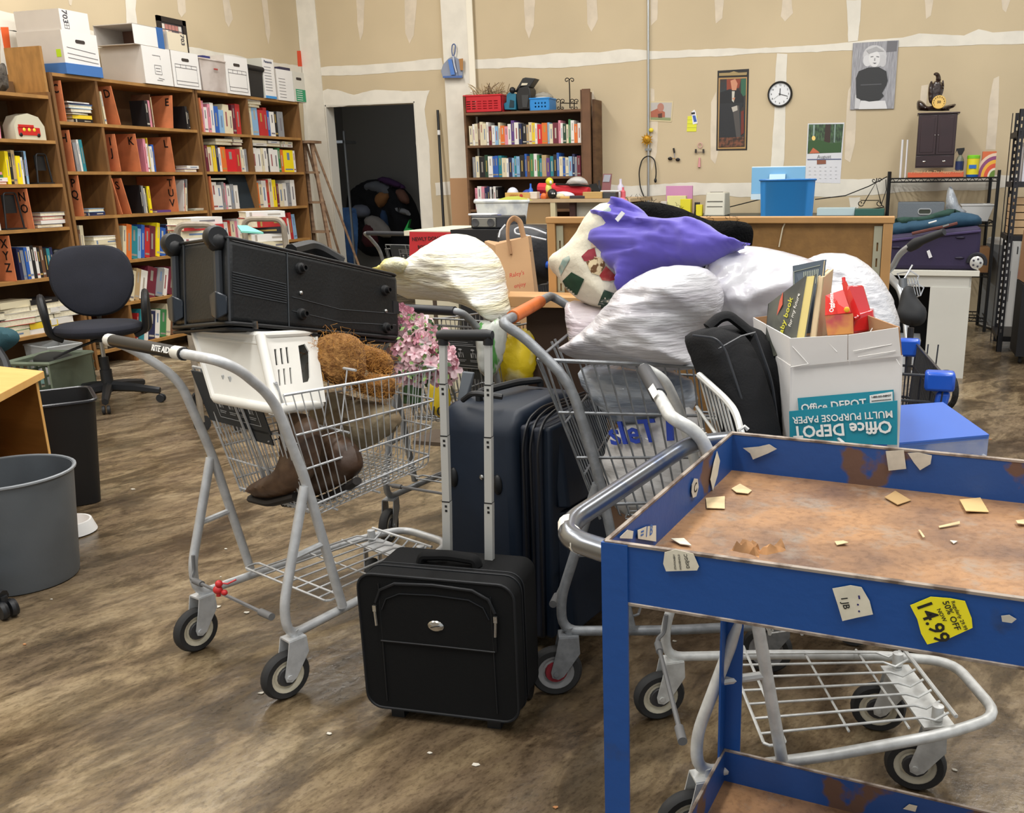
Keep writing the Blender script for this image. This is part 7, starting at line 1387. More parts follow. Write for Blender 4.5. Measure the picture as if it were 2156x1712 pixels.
mb = MB(); mb.m(IR); mb.tube([g(1200, 228), g(1199, 178), g(1198, 168)], .006, 6); mb.tube(scroll(1193.5, 169, 5.5, 0, -1, 9.0), .0045, 5); mb.tube(scroll(1204.5, 169, 5.5, 0, -1, 9.0, -1), .0045, 5); mb.tube([g(1180, 217), g(1216, 218)], .005, 5)
for x in (1180, 1209): mb.tube([g(x, 229), g(x, 213)], .005, 5); mb.tube(scroll(x-5, 213, 5, 0, -1, 9.0), .004, 5); mb.tube(scroll(x+5, 213, 5, 0, -1, 9.0, -1), .004, 5); mb.tube(scroll(x-4, 227, 4, 0, 1, 9.0), .004, 5); mb.tube(scroll(x+4, 227, 4, 0, 1, 9.0, -1), .004, 5)
mb.o('scrollwork', None, IS)
# ================================================================ counter with toys
yT = 7.9; g8 = lambda a, b, y=yT: P(a, b, y=y); zc_ = g8(1160, 419).z; xa_, xb_ = g8(1158, 419).x, g8(1327, 405).x
CT = T('counter', 'raw wood topped counter covered with toys and odds and ends', 'counter', ((xa_+xb_)/2, yT, 0)); xa2 = g8(1108, 425).x
MB().m(mat('b39a78', .6, h2='c2aa88', scale=4)).bb((xa2-.35, yT, zc_-.03), (xb_, yT+.75, zc_)).o('top', None, CT); MB().m(mat('8f7450', .7)).bb((xa2-.3, yT+.02, 0), (xa_, yT+.05, zc_-.03)).o('end_panel', None, CT)
MB().m(mat('c2b794', .7)).bb((xa_, yT+.002, 0), (xa_+.045, yT+.05, zc_-.03)).o('post', None, CT); MB().m(mat('b5b1a4', .8)).bb((xa_+.2, yT+.1, .2), (xa_+.5, yT+.12, zc_-.03)).o('white_panel', None, CT)
for x in (.16, .52): MB().m(mat('3a1c18', .6)).bb((xa_+x, yT+.05, 0), (xa_+x+.05, yT+.1, zc_-.03)).o('post', None, CT)
MB().m(mat('6a553c', .8)).bb((xa_+.05, yT+.45, 0), (xb_, yT+.47, zc_-.03)).o('inner_back', None, CT); MB().m(mat('a89a80', .8)).bb((xa_+.57, yT+.15, zc_-.26), (xb_, yT+.45, zc_-.24)).o('inner_shelf', None, CT); MB().m(mat('c6c02c' if False else 'b9a838', .7)).bb((xa2-.1, yT-.03, .3), (xa_, yT+.015, zc_-.22)).o('yellow_panel', None, CT)
def sit(px, w_, d_, h_, c, nm, lb, cat, yy=yT+.08, rz=0, shape='box', z=None, **k):
    x = P(px, 415, y=yy).x; z = zc_+.001 if z is None else z; mb = MB(); mb.m(mat(c, .5, **k) if isinstance(c, str) else c)
    if shape == 'box': mb.box((x, yy, z+h_/2), (w_, d_, h_), rz=rz)
    elif shape == 'ball': mb.sph((x, yy, z+h_/2), (w_/2, d_/2, h_/2))
    elif shape == 'bottle': mb.lathe([(.001, 0), (w_/2, .002), (w_/2, h_*.6), (w_*.2, h_*.75), (w_*.2, h_), (.001, h_)], (x, yy, z), 14)
    elif shape == 'lump': mb.sph((x, yy, z+h_*.4), (w_/2, d_/2, h_*.6)); mb.sph((x+w_*.2, yy, z+h_*.35), (w_*.3, d_*.4, h_*.4)); mb.sph((x-w_*.25, yy, z+h_*.3), (w_*.28, d_*.4, h_*.4))
    return tag(mb.o(nm, None, bev=.004 if shape == 'box' else 0), lb, cat)
dk = sit(1094, .23, .12, .055, 'cfa558', 'box', 'long cream and orange box with a red round seal at the counter edge', 'box'); q = MB(); xx = P(1094, 415, y=yT+.08).x; q.m(mat('b8342a', .5)).lathe([(.001, .002), (.016, 0)], (xx+.04, yT+.019, zc_+.028), 16, (0, -1, 0)); q.m(mat('b06a3a', .5)).text('VERBO', .028, MX((xx-.03, yT+.018, zc_+.028), (1, 0, 0), (0, 0, 1)), ext=.0004); q.o('box_print', None, dk, smooth=False)
sit(1126, .07, .08, .06, 'd9cfc0', 'box', 'white box with red print beside the long cream box', 'box'); sit(1080, .11, .1, .10, 'd4d8e6', 'tissue_pack', 'white tissue pack behind the long cream box', 'pack', yT+.25, shape='lump'); sit(1112, .12, .08, .08, '24409a', 'toy_truck', 'dark blue toy lump behind the white box', 'toy', yT+.22, shape='lump'); sit(1118, .04, .04, .13, '2a6ad0', 'bottle', 'bright blue bottle behind the white box', 'bottle', yT+.16, shape='bottle'); sit(1133, .10, .06, .04, '2a50c0', 'toy_block', 'blue toy block lying beside the blue bottle', 'toy', yT+.2)
td = T('toy_figure', 'yellow toy figure with round head on the counter', 'toy', tuple(g8(1148, 410))); xx = g8(1147, 410).x; MB().m(mat('d8d030', .5)).sph((xx+.01, yT+.1, zc_+.145), (.035, .033, .035)).o('head', None, td); MB().m(mat('e0e070', .5)).sph((xx, yT+.1, zc_+.085), (.028, .025, .045)).o('torso', None, td); MB().m(mat('c8782c', .6)).lathe([(.022, 0), (.02, .06)], (xx-.005, yT+.1, zc_), 12).o('legs', None, td); MB().m(WHT).sph((xx+.03, yT+.075, zc_+.14), (.012, .01, .016)).o('beak', None, td)
sit(1145, .06, .05, .05, 'd86a30', 'toy_block', 'orange toy at the foot of the yellow figure', 'toy', yT+.05, shape='lump'); bl_ = sit(1163, .085, .085, .085, '17181a', 'toy_ball', 'black ball with two white dots on the counter', 'toy', yT+.06, shape='ball'); xx = g8(1163, 410).x; q = MB(); q.m(WHT).sph((xx-.008, yT+.021, zc_+.045), (.007, .004, .007), 8, 5); q.sph((xx+.01, yT+.021, zc_+.045), (.007, .004, .007), 8, 5); q.o('eye_dots', None, bl_)
sit(1180, .08, .06, .045, 'd8cfae', 'candle', 'cream round tub beside the black ball', 'tub', yT+.06, shape='ball'); sit(1218, .14, .07, .025, '3a3436', 'remote', 'dark remote control on the counter', 'remote', yT+.05); sit(1200, .16, .08, .02, 'c9a25e', 'wood_block', 'tan slat lying in front of the red cloth', 'block', yT+.07, rz=.1); sit(1250, .17, .1, .055, 'bd9a5e', 'wood_block', 'tan wooden block near the dark dish', 'block', yT+.07, rz=.06)
sit(1185, .22, .09, .06, 'd8d8e4', 'tissue_pack', 'flat white wrapped pack behind the black ball', 'pack', yT+.16, shape='lump')
tag(MB().m(mat('d2303c', .8, bump=.2, bscale=20)).tube([g8(1135, 396, yT+.3), g8(1170, 398, yT+.3), g8(1240, 404, yT+.3)], [.045, .05, .042], 10, flat=1.2).o('rolled_cloth', None), 'red rolled cloth lying along the counter', 'cloth'); mb = MB(); mb.m(BLK2); mb.tube([g8(1170, 388, yT+.25), g8(1225, 390, yT+.2), g8(1255, 394, yT+.15)], .008, 6); mb.hexa([g8(1248, 402, yT+.1), g8(1265, 404, yT+.1), g8(1265, 404, yT+.2), g8(1248, 402, yT+.2)], [g8(1240, 388, yT+.1), g8(1256, 386, yT+.1), g8(1256, 386, yT+.2), g8(1240, 388, yT+.2)]); tag(mb.o('umbrella', None), 'black folded umbrella lying over the red cloth', 'umbrella')
soft('plastic_bag', 'crumpled grey white bag behind the umbrella on the counter', 'bag', mat('c2bfba', .5, bump=.5, bscale=30), [(1188, 392), (1198, 376), (1218, 370), (1235, 378), (1240, 392)], 8.3, .08, .08, nrm=(0, -1, .1), edge=.06, res=.025, wr=.012, wf=10)
sit(1283, .14, .1, .05, '3a3c3e', 'dish', 'dark grey dish with a white rim near the counter end', 'dish', yT+.1); sit(1288, .17, .12, .012, 'd8d8d8', 'plate', 'white lid lying on the dark dish', 'plate', yT+.14, z=zc_+.054); sit(1262, .035, .035, .15, '22242c', 'spray_can', 'dark slim bottle standing at the wall side of the counter', 'bottle', yT+.5, shape='bottle'); sit(1307, .06, .05, .16, 'c9c4d4', 'spray_bottle', 'lilac topped white spray bottle at the counter end', 'bottle', yT+.3, shape='bottle'); sit(1312, .045, .045, .09, 'd0606c', 'bottle', 'pink bottle in front of the lilac spray bottle', 'bottle', yT+.15, shape='bottle'); sit(1266, .12, .08, .05, 'c9b8cc', 'knick_knack', 'pale pink knick-knack beside the small mirror', 'ornament', yT+.3, shape='lump'); sit(1290, .06, .06, .05, 'b9904e', 'figurine', 'small tan figurine behind the dark dish', 'figurine', yT+.3, shape='ball')
mr = T('mirror', 'small square standing mirror on the counter', 'mirror', tuple(g8(1277, 390))); MB().m(mat('8a5a5c', .5)).prism([g8(x, y, yT+.4) for x, y in [(1266, 410), (1284, 410), (1288, 366), (1270, 366)]], (0, .01, 0)).o('frame', None, mr); MB().m(mat('c4c8d6', .1, .6)).prism([g8(x, y, yT+.395) for x, y in [(1269, 383), (1283, 383), (1286, 368), (1272, 368)]], (0, .005, 0)).o('glass', None, mr)
# ================================================================ dark table, radio, duffel, paper bag, sign
yD = 5.4; g5 = lambda a, b, y=yD: P(a, b, y=y); zD = g5(1000, 484).z; DT = T('table', 'black topped low table holding a radio and a clear tub', 'table', (g5(1050, 484).x, yD, 0)); xl_, xr_ = g5(948, 484).x, g5(1140, 484).x
MB().m(mat('16171b', .5)).bb((xl_, yD, zD-.16), (xr_, yD+.7, zD)).o('top', None, DT); MB().m(mat('d6cfb8', .6)).bb((xl_-.35, yD+.05, zD-.04), (xl_-.005, yD+.75, zD-.01)).o('cream_top', None, DT); MB().m(mat('101115', .6)).bb((xl_+.02, yD+.05, 0), (xr_-.02, yD+.65, zD-.16)).o('cabinet', None, DT); MB().m(mat('c9c2aa', .7)).bb((xl_-.33, yD+.1, 0), (xl_-.02, yD+.7, zD-.04)).o('cream_side', None, DT)
RD_ = T('radio', 'silver and black radio cassette player on the black table', 'radio', tuple(g5(1025, 484))); rx0, rx1, rz1 = g5(977, 480).x, g5(1078, 480).x, g5(1025, 456).z
MB().m(mat('24262a', .4)).bb((rx0, yD+.1, zD+.001), (rx1, yD+.24, rz1)).o('case', None, RD_, bev=.008); MB().m(mat('8c8a82', .4, .3)).bb((rx0+.01, yD+.095, zD+.012), (rx0+.17, yD+.105, rz1-.012)).o('speaker_panel', None, RD_, bev=.003)
for x in (.035, .14): MB().m(mat('4a4a4c', .4)).lathe([(.022, 0), (.024, .006), (.001, .003)], (rx0+x, yD+.095, (zD+rz1)/2), 18, (0, -1, 0)).o('dial', None, RD_)
MB().m(mat('3a3c42', .2)).bb((rx0+.18, yD+.096, zD+.012), (rx1-.01, yD+.104, rz1-.01)).o('cassette_door', None, RD_); sit(1015, .16, .1, .012, 'e4e4e6', 'paper', 'white paper lying on top of the radio', 'paper', yD+.17, z=rz1+.001)
CTb = T('plastic_tub', 'translucent white storage tub full of odds behind the radio', 'tub', tuple(g5(1060, 440, 6.3))); h5 = lambda a, b, y=6.3: P(a, b, y=y); tp = [h5(1000, 425), h5(1113, 424), h5(1113, 424, 6.75), h5(1000, 425, 6.75)]; bt = [h5(1010, 478), h5(1106, 478), h5(1106, 478, 6.7), h5(1010, 478, 6.7)]; zz_ = tp[0].z
tp = [Vector((p.x, p.y, zz_)) for p in tp]; bt = [Vector((p.x, p.y, bt[0].z)) for p in bt]; mb = MB(); mb.m(mat('cfd2cf', .3, h2='a9aeb4', scale=8, lo=.45, hi=.6, coat=.4)); mb.hexa(bt, tp); mb.tube(tp, .014, 6, closed=True); mb.o('tub_body', None, CTb, bev=.01)
MB().m(mat('2038a8', .5)).prism([h5(1035, 452, 6.28), h5(1055, 452, 6.28), h5(1055, 458, 6.28), h5(1035, 458, 6.28)], (0, .005, 0)).o('label', None, CTb)
tag(MB().m(mat('a3a83c', .7)).prism([h5(1035, 424, 6.3), h5(1068, 414, 6.4), h5(1100, 423, 6.3)], (0, .2, 0)).o('cloth', None), 'olive green cloth lying on the storage tub', 'cloth'); CTs = T('table', 'low table under the storage tub', 'table', tuple(bt[0])); MB().m(mat('8a7a60', .7)).bb((bt[0].x-.1, 6.22, bt[0].z-.03), (bt[1].x+.1, 6.85, bt[0].z-.001)).o('top', None, CTs)
for x in (bt[0].x-.05, bt[1].x+.05): MB().m(mat('6a5a44', .7)).bb((x-.02, 6.3, 0), (x+.02, 6.8, bt[0].z-.03)).o('leg', None, CTs)
DU = T('duffel_bag', 'black sports bag with white piping standing beside the partition', 'bag', tuple(D(1100, 520, 4.2))); soft('bag_body', None, None, mat('15171c', .6, bump=.15, bscale=60), [(1045, 500), (1060, 478), (1090, 470), (1130, 476), (1165, 490), (1170, 560), (1160, 600), (1060, 600), (1045, 540)], 4.2, .12, .12, nrm=(0, -1, .1), parent=DU, edge=.12, res=.03, wr=.004)
mb = MB(); mb.m(mat('d8dade', .4)); pd = lambda a, b: D(a, b, 4.05); mb.tube([pd(1050, 500), pd(1053, 486), pd(1064, 473)], .004, 6); mb.tube([pd(1150, 492), pd(1120, 480), pd(1095, 478), pd(1083, 483), pd(1085, 492), pd(1110, 496), pd(1150, 505)], .004, 6, .03); mb.o('piping', None, DU)
PB = T('paper_bag', 'brown paper carrier bag with twisted handles and red lettering', 'bag', tuple(D(1075, 580, 3.75))); KR = mat('b08c66', .85, var=.05, scale=3, bump=.2, bscale=9); pb = lambda a, b, d=3.72: D(a, b, d)
mb = MB(); mb.m(KR); mb.hexa([pb(1048, 760, 3.65), pb(1140, 740, 3.60), pb(1150, 740, 3.85), pb(1060, 760, 3.9)], [pb(1043, 515, 3.72), pb(1112, 498, 3.68), pb(1118, 496, 3.84), pb(1052, 508, 3.9)]); mb.hexa([pb(1040, 760, 3.7), pb(1050, 760, 3.66), pb(1060, 760, 3.9), pb(1045, 760, 3.95)], [pb(1020, 508, 3.82), pb(1045, 518, 3.73), pb(1052, 510, 3.9), pb(1028, 506, 3.95)]); mb.o('bag_body', None, PB, smooth=False)
MB().m(mat('a37f5c', .8)).tube([pb(1076, 535, 3.69), pb(1068, 500, 3.68), pb(1070, 468, 3.68), pb(1082, 458, 3.7), pb(1095, 466, 3.7), pb(1102, 500, 3.7), pb(1114, 530, 3.69)], .006, 6, .04, flat=2).o('handle', None, PB); mb = MB(); mb.m(mat('c2453c', .6)); a, b = pb(1072, 581, 3.62), pb(1103, 574, 3.60); X = unit(b-a); mb.text("Raley's", .05, MX(a.lerp(b, .5), X, unit(Vector((0, -1, .1)).cross(X))), ext=.0005, w=.3, shear=.2, fit=(b-a).length); a, b = pb(1082, 603, 3.61), pb(1106, 598, 3.59); mb.text('enjoy', .045, MX(a.lerp(b, .5), X, unit(Vector((0, -1, .1)).cross(X))), ext=.0005, w=.3, shear=.2, fit=(b-a).length); mb.o('lettering', None, PB, smooth=False)
SN = T('sign', 'red hand lettered sign reading NEWLY DONATED BOOKS', 'sign', tuple(D(905, 510, 4.6))); sp_ = (D(863, 488, 4.7), (-.15, -1, 0)); s4 = [PPn(x, y, *sp_) for x, y in [(862, 541), (947, 541), (948, 489), (862, 488)]]; sn = unit(sp_[1]); mb = MB(); mb.m(mat('b8242c', .6)).prism(s4, sn*.004 if False else -sn*.004); mb.o('board', None, SN, smooth=False)
mb = MB(); mb.m(INK)
for t, x0_, y0_, x1_, y1_, s_ in (('NEWLY DONATED', 869, 504, 945, 501, .0265), ('BOOKS, MOVIES', 876, 521, 945, 516, .0245)): p, q = PPn(x0_, y0_, *sp_)+sn*.002, PPn(x1_, y1_, *sp_)+sn*.002; X = unit(q-p); mb.text(t, s_, MX((p+q)/2, X, sn.cross(X)), ext=.0004, w=.4)
mb.o('lettering', None, SN, smooth=False); mb = MB(); mb.m(mat('4a3d30', .7)).tube([Vector((s4[0].lerp(s4[1], .5).x, s4[0].y+.03, 0)), s4[0].lerp(s4[1], .5)+Vector((0, .02, .05))], .012, 6); mb.box((s4[0].lerp(s4[1], .5).x, s4[0].y+.03, .01), (.25, .25, .02)); mb.o('stand', None, SN)
tag(MB().m(mat('2468c8', .4)).box(D(1136, 560, 4.6), (.12, .05, .05)).o('cart_handle', None), 'bright blue plastic handle visible between paper bag and partition', 'handle') if False else None
# ================================================================ office counter at the back wall
zo = 1.0; OD = T('desk', 'long dark office desk against the back wall under the calendar', 'desk', (-1.2, 8.7, 0)); ox0, ox1 = xb_+.01, bw(1866, 445).x
MB().m(mat('2d3430', .4)).bb((ox0, 8.25, zo-.03), (ox1, 9.2, zo)).o('top', None, OD); MB().m(mat('4a4440', .7)).bb((ox0+.05, 8.9, .0), (ox1-.05, 8.93, zo-.03)).o('modesty_panel', None, OD)
for x in (ox0+.05, ox1-.1): MB().m(mat('4a4440', .7)).bb((x, 8.3, 0), (x+.04, 9.15, zo-.03)).o('side_panel', None, OD)
go = lambda a, b, y=8.8: P(a, b, y=y)
IM = T('computer', 'light blue backed desktop computer facing the wall', 'computer', tuple(go(1640, 440))); x0, x1, z1_, z0_ = go(1583, 350).x, go(1696, 350).x, go(1640, 350).z, go(1640, 420).z
MB().m(mat('7cb4dc', .35)).bb((x0, 8.8, z0_+.05), (x1, 8.815, z1_-.008)).o('back_shell', None, IM, bev=.004); MB().m(mat('d8e6ee', .35)).bb((x0-.002, 8.812, z0_), (x1+.002, 8.825, z1_)).o('bezel', None, IM, bev=.004); MB().m(mat('c8dce8', .35)).bb((x0, 8.79, z0_), (x0+.12, 8.815, z0_+.05)).o('chin', None, IM); MB().m(mat('9cc4e0', .3)).hexa([((x0+x1)/2-.07, 8.6, zo), ((x0+x1)/2+.07, 8.6, zo), ((x0+x1)/2+.07, 8.75, zo), ((x0+x1)/2-.07, 8.75, zo)], [((x0+x1)/2-.07, 8.75, z0_+.22), ((x0+x1)/2+.07, 8.75, z0_+.22), ((x0+x1)/2+.07, 8.8, z0_+.22), ((x0+x1)/2-.07, 8.8, z0_+.22)]).o('stand', None, IM)
PR = T('printer', 'beige laser printer on the office desk', 'printer', tuple(go(1506, 440, 8.5))); g85 = lambda a, b, y=8.5: P(a, b, y=y); px0, px1, pz1 = g85(1484, 440).x, g85(1528, 440).x, g85(1505, 405).z; pm = mat('c4c1b2', .5)
MB().m(pm).hexa([(px0, 8.45, zo), (px1, 8.45, zo), (px1, 8.75, zo), (px0, 8.75, zo)], [(px0+.01, 8.5, pz1), (px1-.01, 8.5, pz1), (px1-.01, 8.75, pz1), (px0+.01, 8.75, pz1)]).o('case', None, PR, bev=.012)
for z in (.4, .62): MB().m(mat('5a5850', .6)).box(((px0+px1)/2, 8.455+.04*z, zo+(pz1-zo)*z), (px1-px0-.05, .01, .006)).o('paper_slot', None, PR)
MB().m(mat('6a685e', .5)).box(((px0+px1)/2, 8.55, pz1), (px1-px0-.08, .05, .008)).o('top_recess', None, PR)
def odd(a, b, c_, d, y, th, col_, nm, lb, cat, **k): p, q = P(a, d, y=y), P(c_, b, y=y); p.z = zo+.001; return tag(MB().m(mat(col_, .5, **k)).bb((p.x, y, p.z), (q.x, y+th, q.z)).o(nm, None, bev=.003), lb, cat)
odd(1402, 391, 1458, 440, 8.95, .03, 'c98cb4', 'folder', 'pink folder standing on the office desk', 'folder'); odd(1404, 412, 1444, 440, 8.85, .06, 'e2dc98', 'note_pad', 'pale yellow note cards in front of the pink folder', 'note pad'); odd(1432, 419, 1454, 441, 8.55, .08, 'dcd02c', 'sticky_notes', 'bright yellow sticky note cube in front of the pink folder', 'sticky notes'); odd(1465, 431, 1478, 446, 8.45, .06, 'e0d028', 'sticky_notes', 'small yellow cube beside the printer', 'sticky notes'); odd(1462, 426, 1472, 440, 8.7, .05, '26262a', 'tape_dispenser', 'black desk gadget behind the small yellow cube', 'dispenser')
odd(1391, 424, 1403, 440, 8.8, .1, 'cfc8c0', 'box', 'clear little box left beside the yellow cards', 'box') if False else odd(1391, 424, 1403, 440, 8.8, .1, 'cfc8c0', 'box', 'clear little box beside the pale yellow cards', 'box')
odd(1720, 438, 1800, 441, 8.5, .25, 'b4c8cc', 'magazine', 'pale magazine lying on the desk beyond the blue bin', 'magazine'); odd(1800, 440, 1862, 443, 8.45, .25, '2c5a50', 'folder', 'green folder lying at the desk end by the black rack', 'folder')
mb = MB(); mb.m(BLK2); mb.tube([go(1528, 438, 8.9), go(1560, 430, 8.95), go(1600, 420, 9.0)], .005, 5); mb.tube([go(1716, 420, 9.1), go(1780, 412, 9.12), go(1830, 392, 9.15), go(1868, 372, 9.15)], .005, 5); mb.tube([go(1865, 378, 9.16), go(1866, 400, 9.17), go(1856, 430, 9.16)], .004, 5); tag(mb.o('cable', None), 'thin black cables running along the wall behind the computer', 'cable')
PS = T('plate_stand', 'black wire plate stand with scrolls on the office desk', 'stand', tuple(go(1845, 440))); y_ = 8.6; gp = lambda a, b: P(a, b, y=y_); mb = MB(); mb.m(IR); mb.tube([gp(1818, 430), gp(1844, 385), gp(1856, 432)], .005, 5); mb.tube([gp(1844, 385), gp(1846, 375)], .005, 5)
for s_, cx_ in ((1, 1840), (-1, 1852)): mb.tube(scroll(cx_, 380, 5, 0, s_, y_), .004, 5)
for cx_ in (1812, 1851): mb.tube(scroll(cx_, 428, 7, .5, 1, y_), .004, 5)
mb.tube([gp(1812, 422), gp(1852, 422)], .004, 5); mb.tube([gp(1856, 432), gp(1862, 436), gp(1835, 440)], .005, 5); mb.o('wire_frame', None, PS); sit(1823, .12, .06, .05, '2c2c38', 'figurine', 'dark little figurine below the wire plate stand', 'figurine', 8.5, shape='lump', z=zo)
# blue bin standing behind the partition
BN = T('waste_bin', 'tall bright blue oval bin standing on a bench behind the partition', 'bin', tuple(P(1658, 455, y=4.0))); ybn = 4.0; c0 = P(1657, 420, y=ybn); rt = (P(1717, 385, y=ybn).x-P(1601, 385, y=ybn).x)/2; zt_ = P(1657, 380, y=ybn).z; zb_ = .92; bm = mat('2680c8', .4)
MB().m(bm).lathe([(.001, 0), (rt*.86, 0), (rt, zt_-zb_), (rt+.004, zt_-zb_+.003), (rt-.004, zt_-zb_+.003), (rt*.85, .01), (.001, .01)], (c0.x, ybn, zb_), 40, sy=.55).o('bin_body', None, BN)
MB().m(mat('1a6cb4', .4)).tube([(c0.x+math.cos(a)*(rt+.002), ybn+math.sin(a)*(rt+.002)*.55, zt_+.002) for a in [k*math.pi/24 for k in range(48)]], .004, 6, closed=True).o('rim', None, BN)
BE = T('bench', 'plain work bench hidden behind the partition', 'bench', (c0.x, ybn, 0)); MB().m(mat('7a6a54', .7)).bb((-1.15, 3.7, .885), (-.1, 4.35, .915)).o('top', None, BE)
for x in (-1.1, -.2): MB().m(mat('6a5a44', .7)).bb((x, 3.75, 0), (x+.05, 4.3, .885)).o('leg', None, BE)
# ================================================================ black wire rack by the back wall, right
yk = 8.75; gk = lambda a, b, y=yk: P(a, b, y=y); kz1, kz2 = gk(1990, 375).z, gk(1990, 468).z; kx0, kx1 = gk(1872, 373).x, gk(2103, 373).x
RK = T('shelf_rack', 'black wire shelving rack with a dark cabinet and eagle carving on top', 'shelf rack', ((kx0+kx1)/2, yk, 0)); rkm = mat('17181a', .45, .3); Pz = Matrix
for x, y in ((kx0, yk), (kx1, yk), (kx0, yk+.4), (kx1-.03, yk+.4)): MB().m(rkm).tube([(x, y, 0), (x, y, kz1+.06)], .014, 8).o('post', None, RK)
for z in (kz1, kz2, gk(2066, 576).z, .12):
    mb = MB(); mb.m(rkm)
    for y in (yk, yk+.4): mb.tube([(kx0, y, z), (kx1, y, z)], .006, 5); mb.tube([(kx0, y, z-.03), (kx1, y, z-.03)], .005, 5)
    for k in range(22): x = kx0+(kx1-kx0)*k/21; mb.tube([(x, yk, z), (x, yk+.4, z)], .003, 4)
    for k in range(30):
        x = kx0+(kx1-kx0)*k/30; x2 = kx0+(kx1-kx0)*(k+1)/30; mb.tube([(x, yk, z if k % 2 else z-.03), (x2, yk, z-.03 if k % 2 else z)], .0025, 4)
    for x in (kx0, kx1): mb.tube([(x, yk, z), (x, yk+.4, z)], .006, 5)
    mb.o('wire_shelf', None, RK)
AR = T('cabinet', 'dark mahogany jewellery cabinet standing on the orange box', 'cabinet', tuple(gk(1965, 352))); ma = mat('2c1519', .35, var=.1, scale=8, coat=.3); ax0, ax1, az0, az1, am = gk(1927, 352).x, gk(2008, 352).x, gk(1968, 353).z, gk(1970, 236).z, gk(1968, 327).z
MB().m(ma).bb((ax0, yk+.06, az0), (ax1, yk+.3, az1-.012)).o('case', None, AR); MB().m(ma).bb((ax0-.012, yk+.045, az1-.012), (ax1+.018, yk+.31, az1)).o('cornice', None, AR, bev=.003)
xm = (ax0+ax1)/2
for a, b, s_ in ((ax0+.004, xm-.002, 1), (xm+.002, ax1-.004, -1)):
    mb = MB(); mb.m(ma).bb((a, yk+.05, am+.006), (b, yk+.061, az1-.02)); mb.bb((a+.02, yk+.047, am+.025), (b-.02, yk+.052, az1-.04)); d = mb.o('door', None, AR, bev=.002); MB().m(MET).sph((b-.012 if s_ > 0 else a+.012, yk+.044, (am+az1)/2-.01), .005).o('knob', None, d)
d = MB().m(ma).bb((ax0+.004, yk+.05, az0+.012), (ax1-.004, yk+.061, am-.004)).o('drawer', None, AR, bev=.002)
for x in (ax0+.07, ax1-.08): MB().m(MET).lathe([(.001, .006), (.010, 0)], (x, yk+.048, (az0+am)/2), 12, (0, -1, 0), sx=1.4, sy=.8).o('handle', None, d)
EG = T('eagle_statue', 'dark carved wooden eagle standing on the mahogany cabinet', 'statue', tuple(gk(1970, 232))); em = mat('2a1812', .3, coat=.5, bump=.3, bscale=40); ez = az1
def eb(nm, pts, y, th, **k): mb = MB(); mb.m(em); blob(mb, pts, (0, y, 0), (0, -1, 0), th, th, res=.012, edge=.03, wr=.003, wf=30, **k); return mb.o(nm, None, EG)
eb('bird_body', [(1958, 222), (1956, 200), (1960, 180), (1970, 168), (1982, 170), (1986, 185), (1982, 205), (1975, 225)], yk+.15, .035); eb('wing', [(1955, 215), (1954, 190), (1958, 172), (1964, 170), (1966, 195), (1962, 220)], yk+.12, .02); eb('wing', [(1978, 208), (1984, 190), (1983, 170), (1987, 168), (1988, 185), (1984, 200)], yk+.12, .02)
eb('head', [(1970, 172), (1971, 160), (1965, 158), (1967, 153), (1975, 152), (1980, 158), (1982, 172)], yk+.15, .022); eb('rock_base', [(1930, 230), (1930, 214), (1936, 210), (1946, 216), (1952, 224), (1964, 222), (1985, 224), (2000, 220), (2014, 218), (2010, 226), (1998, 230), (2000, 234), (1935, 234)], yk+.15, .05)
WM = T('medal', 'round yellow printed plaque propped before the eagle carving', 'plaque', tuple(gk(1977, 232))); c = P(1977, 215, y=yk+.06); MB().m(mat('dcb45a', .5)).lathe([(.001, .006), (.053, .005), (.056, 0), (.001, -.004)], c, 28, (0, -1, .15)).o('disc', None, WM); q = MB(); q.m(INK)
for k in range(14): a = k*math.pi/7; q.tube([c+Vector((math.cos(a)*.043, -.008, math.sin(a)*.043)), c+Vector((math.cos(a+.25)*.043, -.008, math.sin(a+.25)*.043))], .0025, 4)
q.text('50', .03, MX(c+Vector((0, -.009, 0)), (1, 0, 0), (0, 0, 1)), ext=.0005); q.o('plaque_print', None, WM, smooth=False)
def onr(px0, px1, py0, py1, z, y, th, c, nm, lb, cat, **k):
    p, q = P(px0, py1, y=y), P(px1, py0, y=y); h = q.z-p.z; return tag(MB().m(mat(c, .5, **k)).bb((p.x, y, z), (q.x, y+th, z+h)).o(nm, None, bev=.004), lb, cat)
ob = onr(1911, 2030, 355, 368, kz1+.006, yk+.02, .26, 'd0603c', 'box', 'long flat orange box with pale script lettering under the mahogany cabinet', 'box'); q = MB(); q.m(mat('e0b080', .5)).text('I Think I Am The Happy Today', .033, MX(P(1972, 362, y=yk+.016), (1, 0, 0), (0, 0, 1)), ext=.0005, w=.2, shear=.3); q.o('lettering', None, ob, smooth=False)
for a, b, lb in ((1893, 1903, 'white paper roll nearer the rack corner post'), (1904, 1913, 'white paper roll touching the orange box')):
    p, q = P(a, 370, y=yk+.12), P(b, 294, y=yk+.12); tag(MB().m(mat('dcdcde', .5)).cyl(((p.x+q.x)/2, yk+.14, kz1+.006), ((p.x+q.x)/2, yk+.14, q.z), (q.x-p.x)/2, 16).o('paper_roll', None), lb, 'roll')
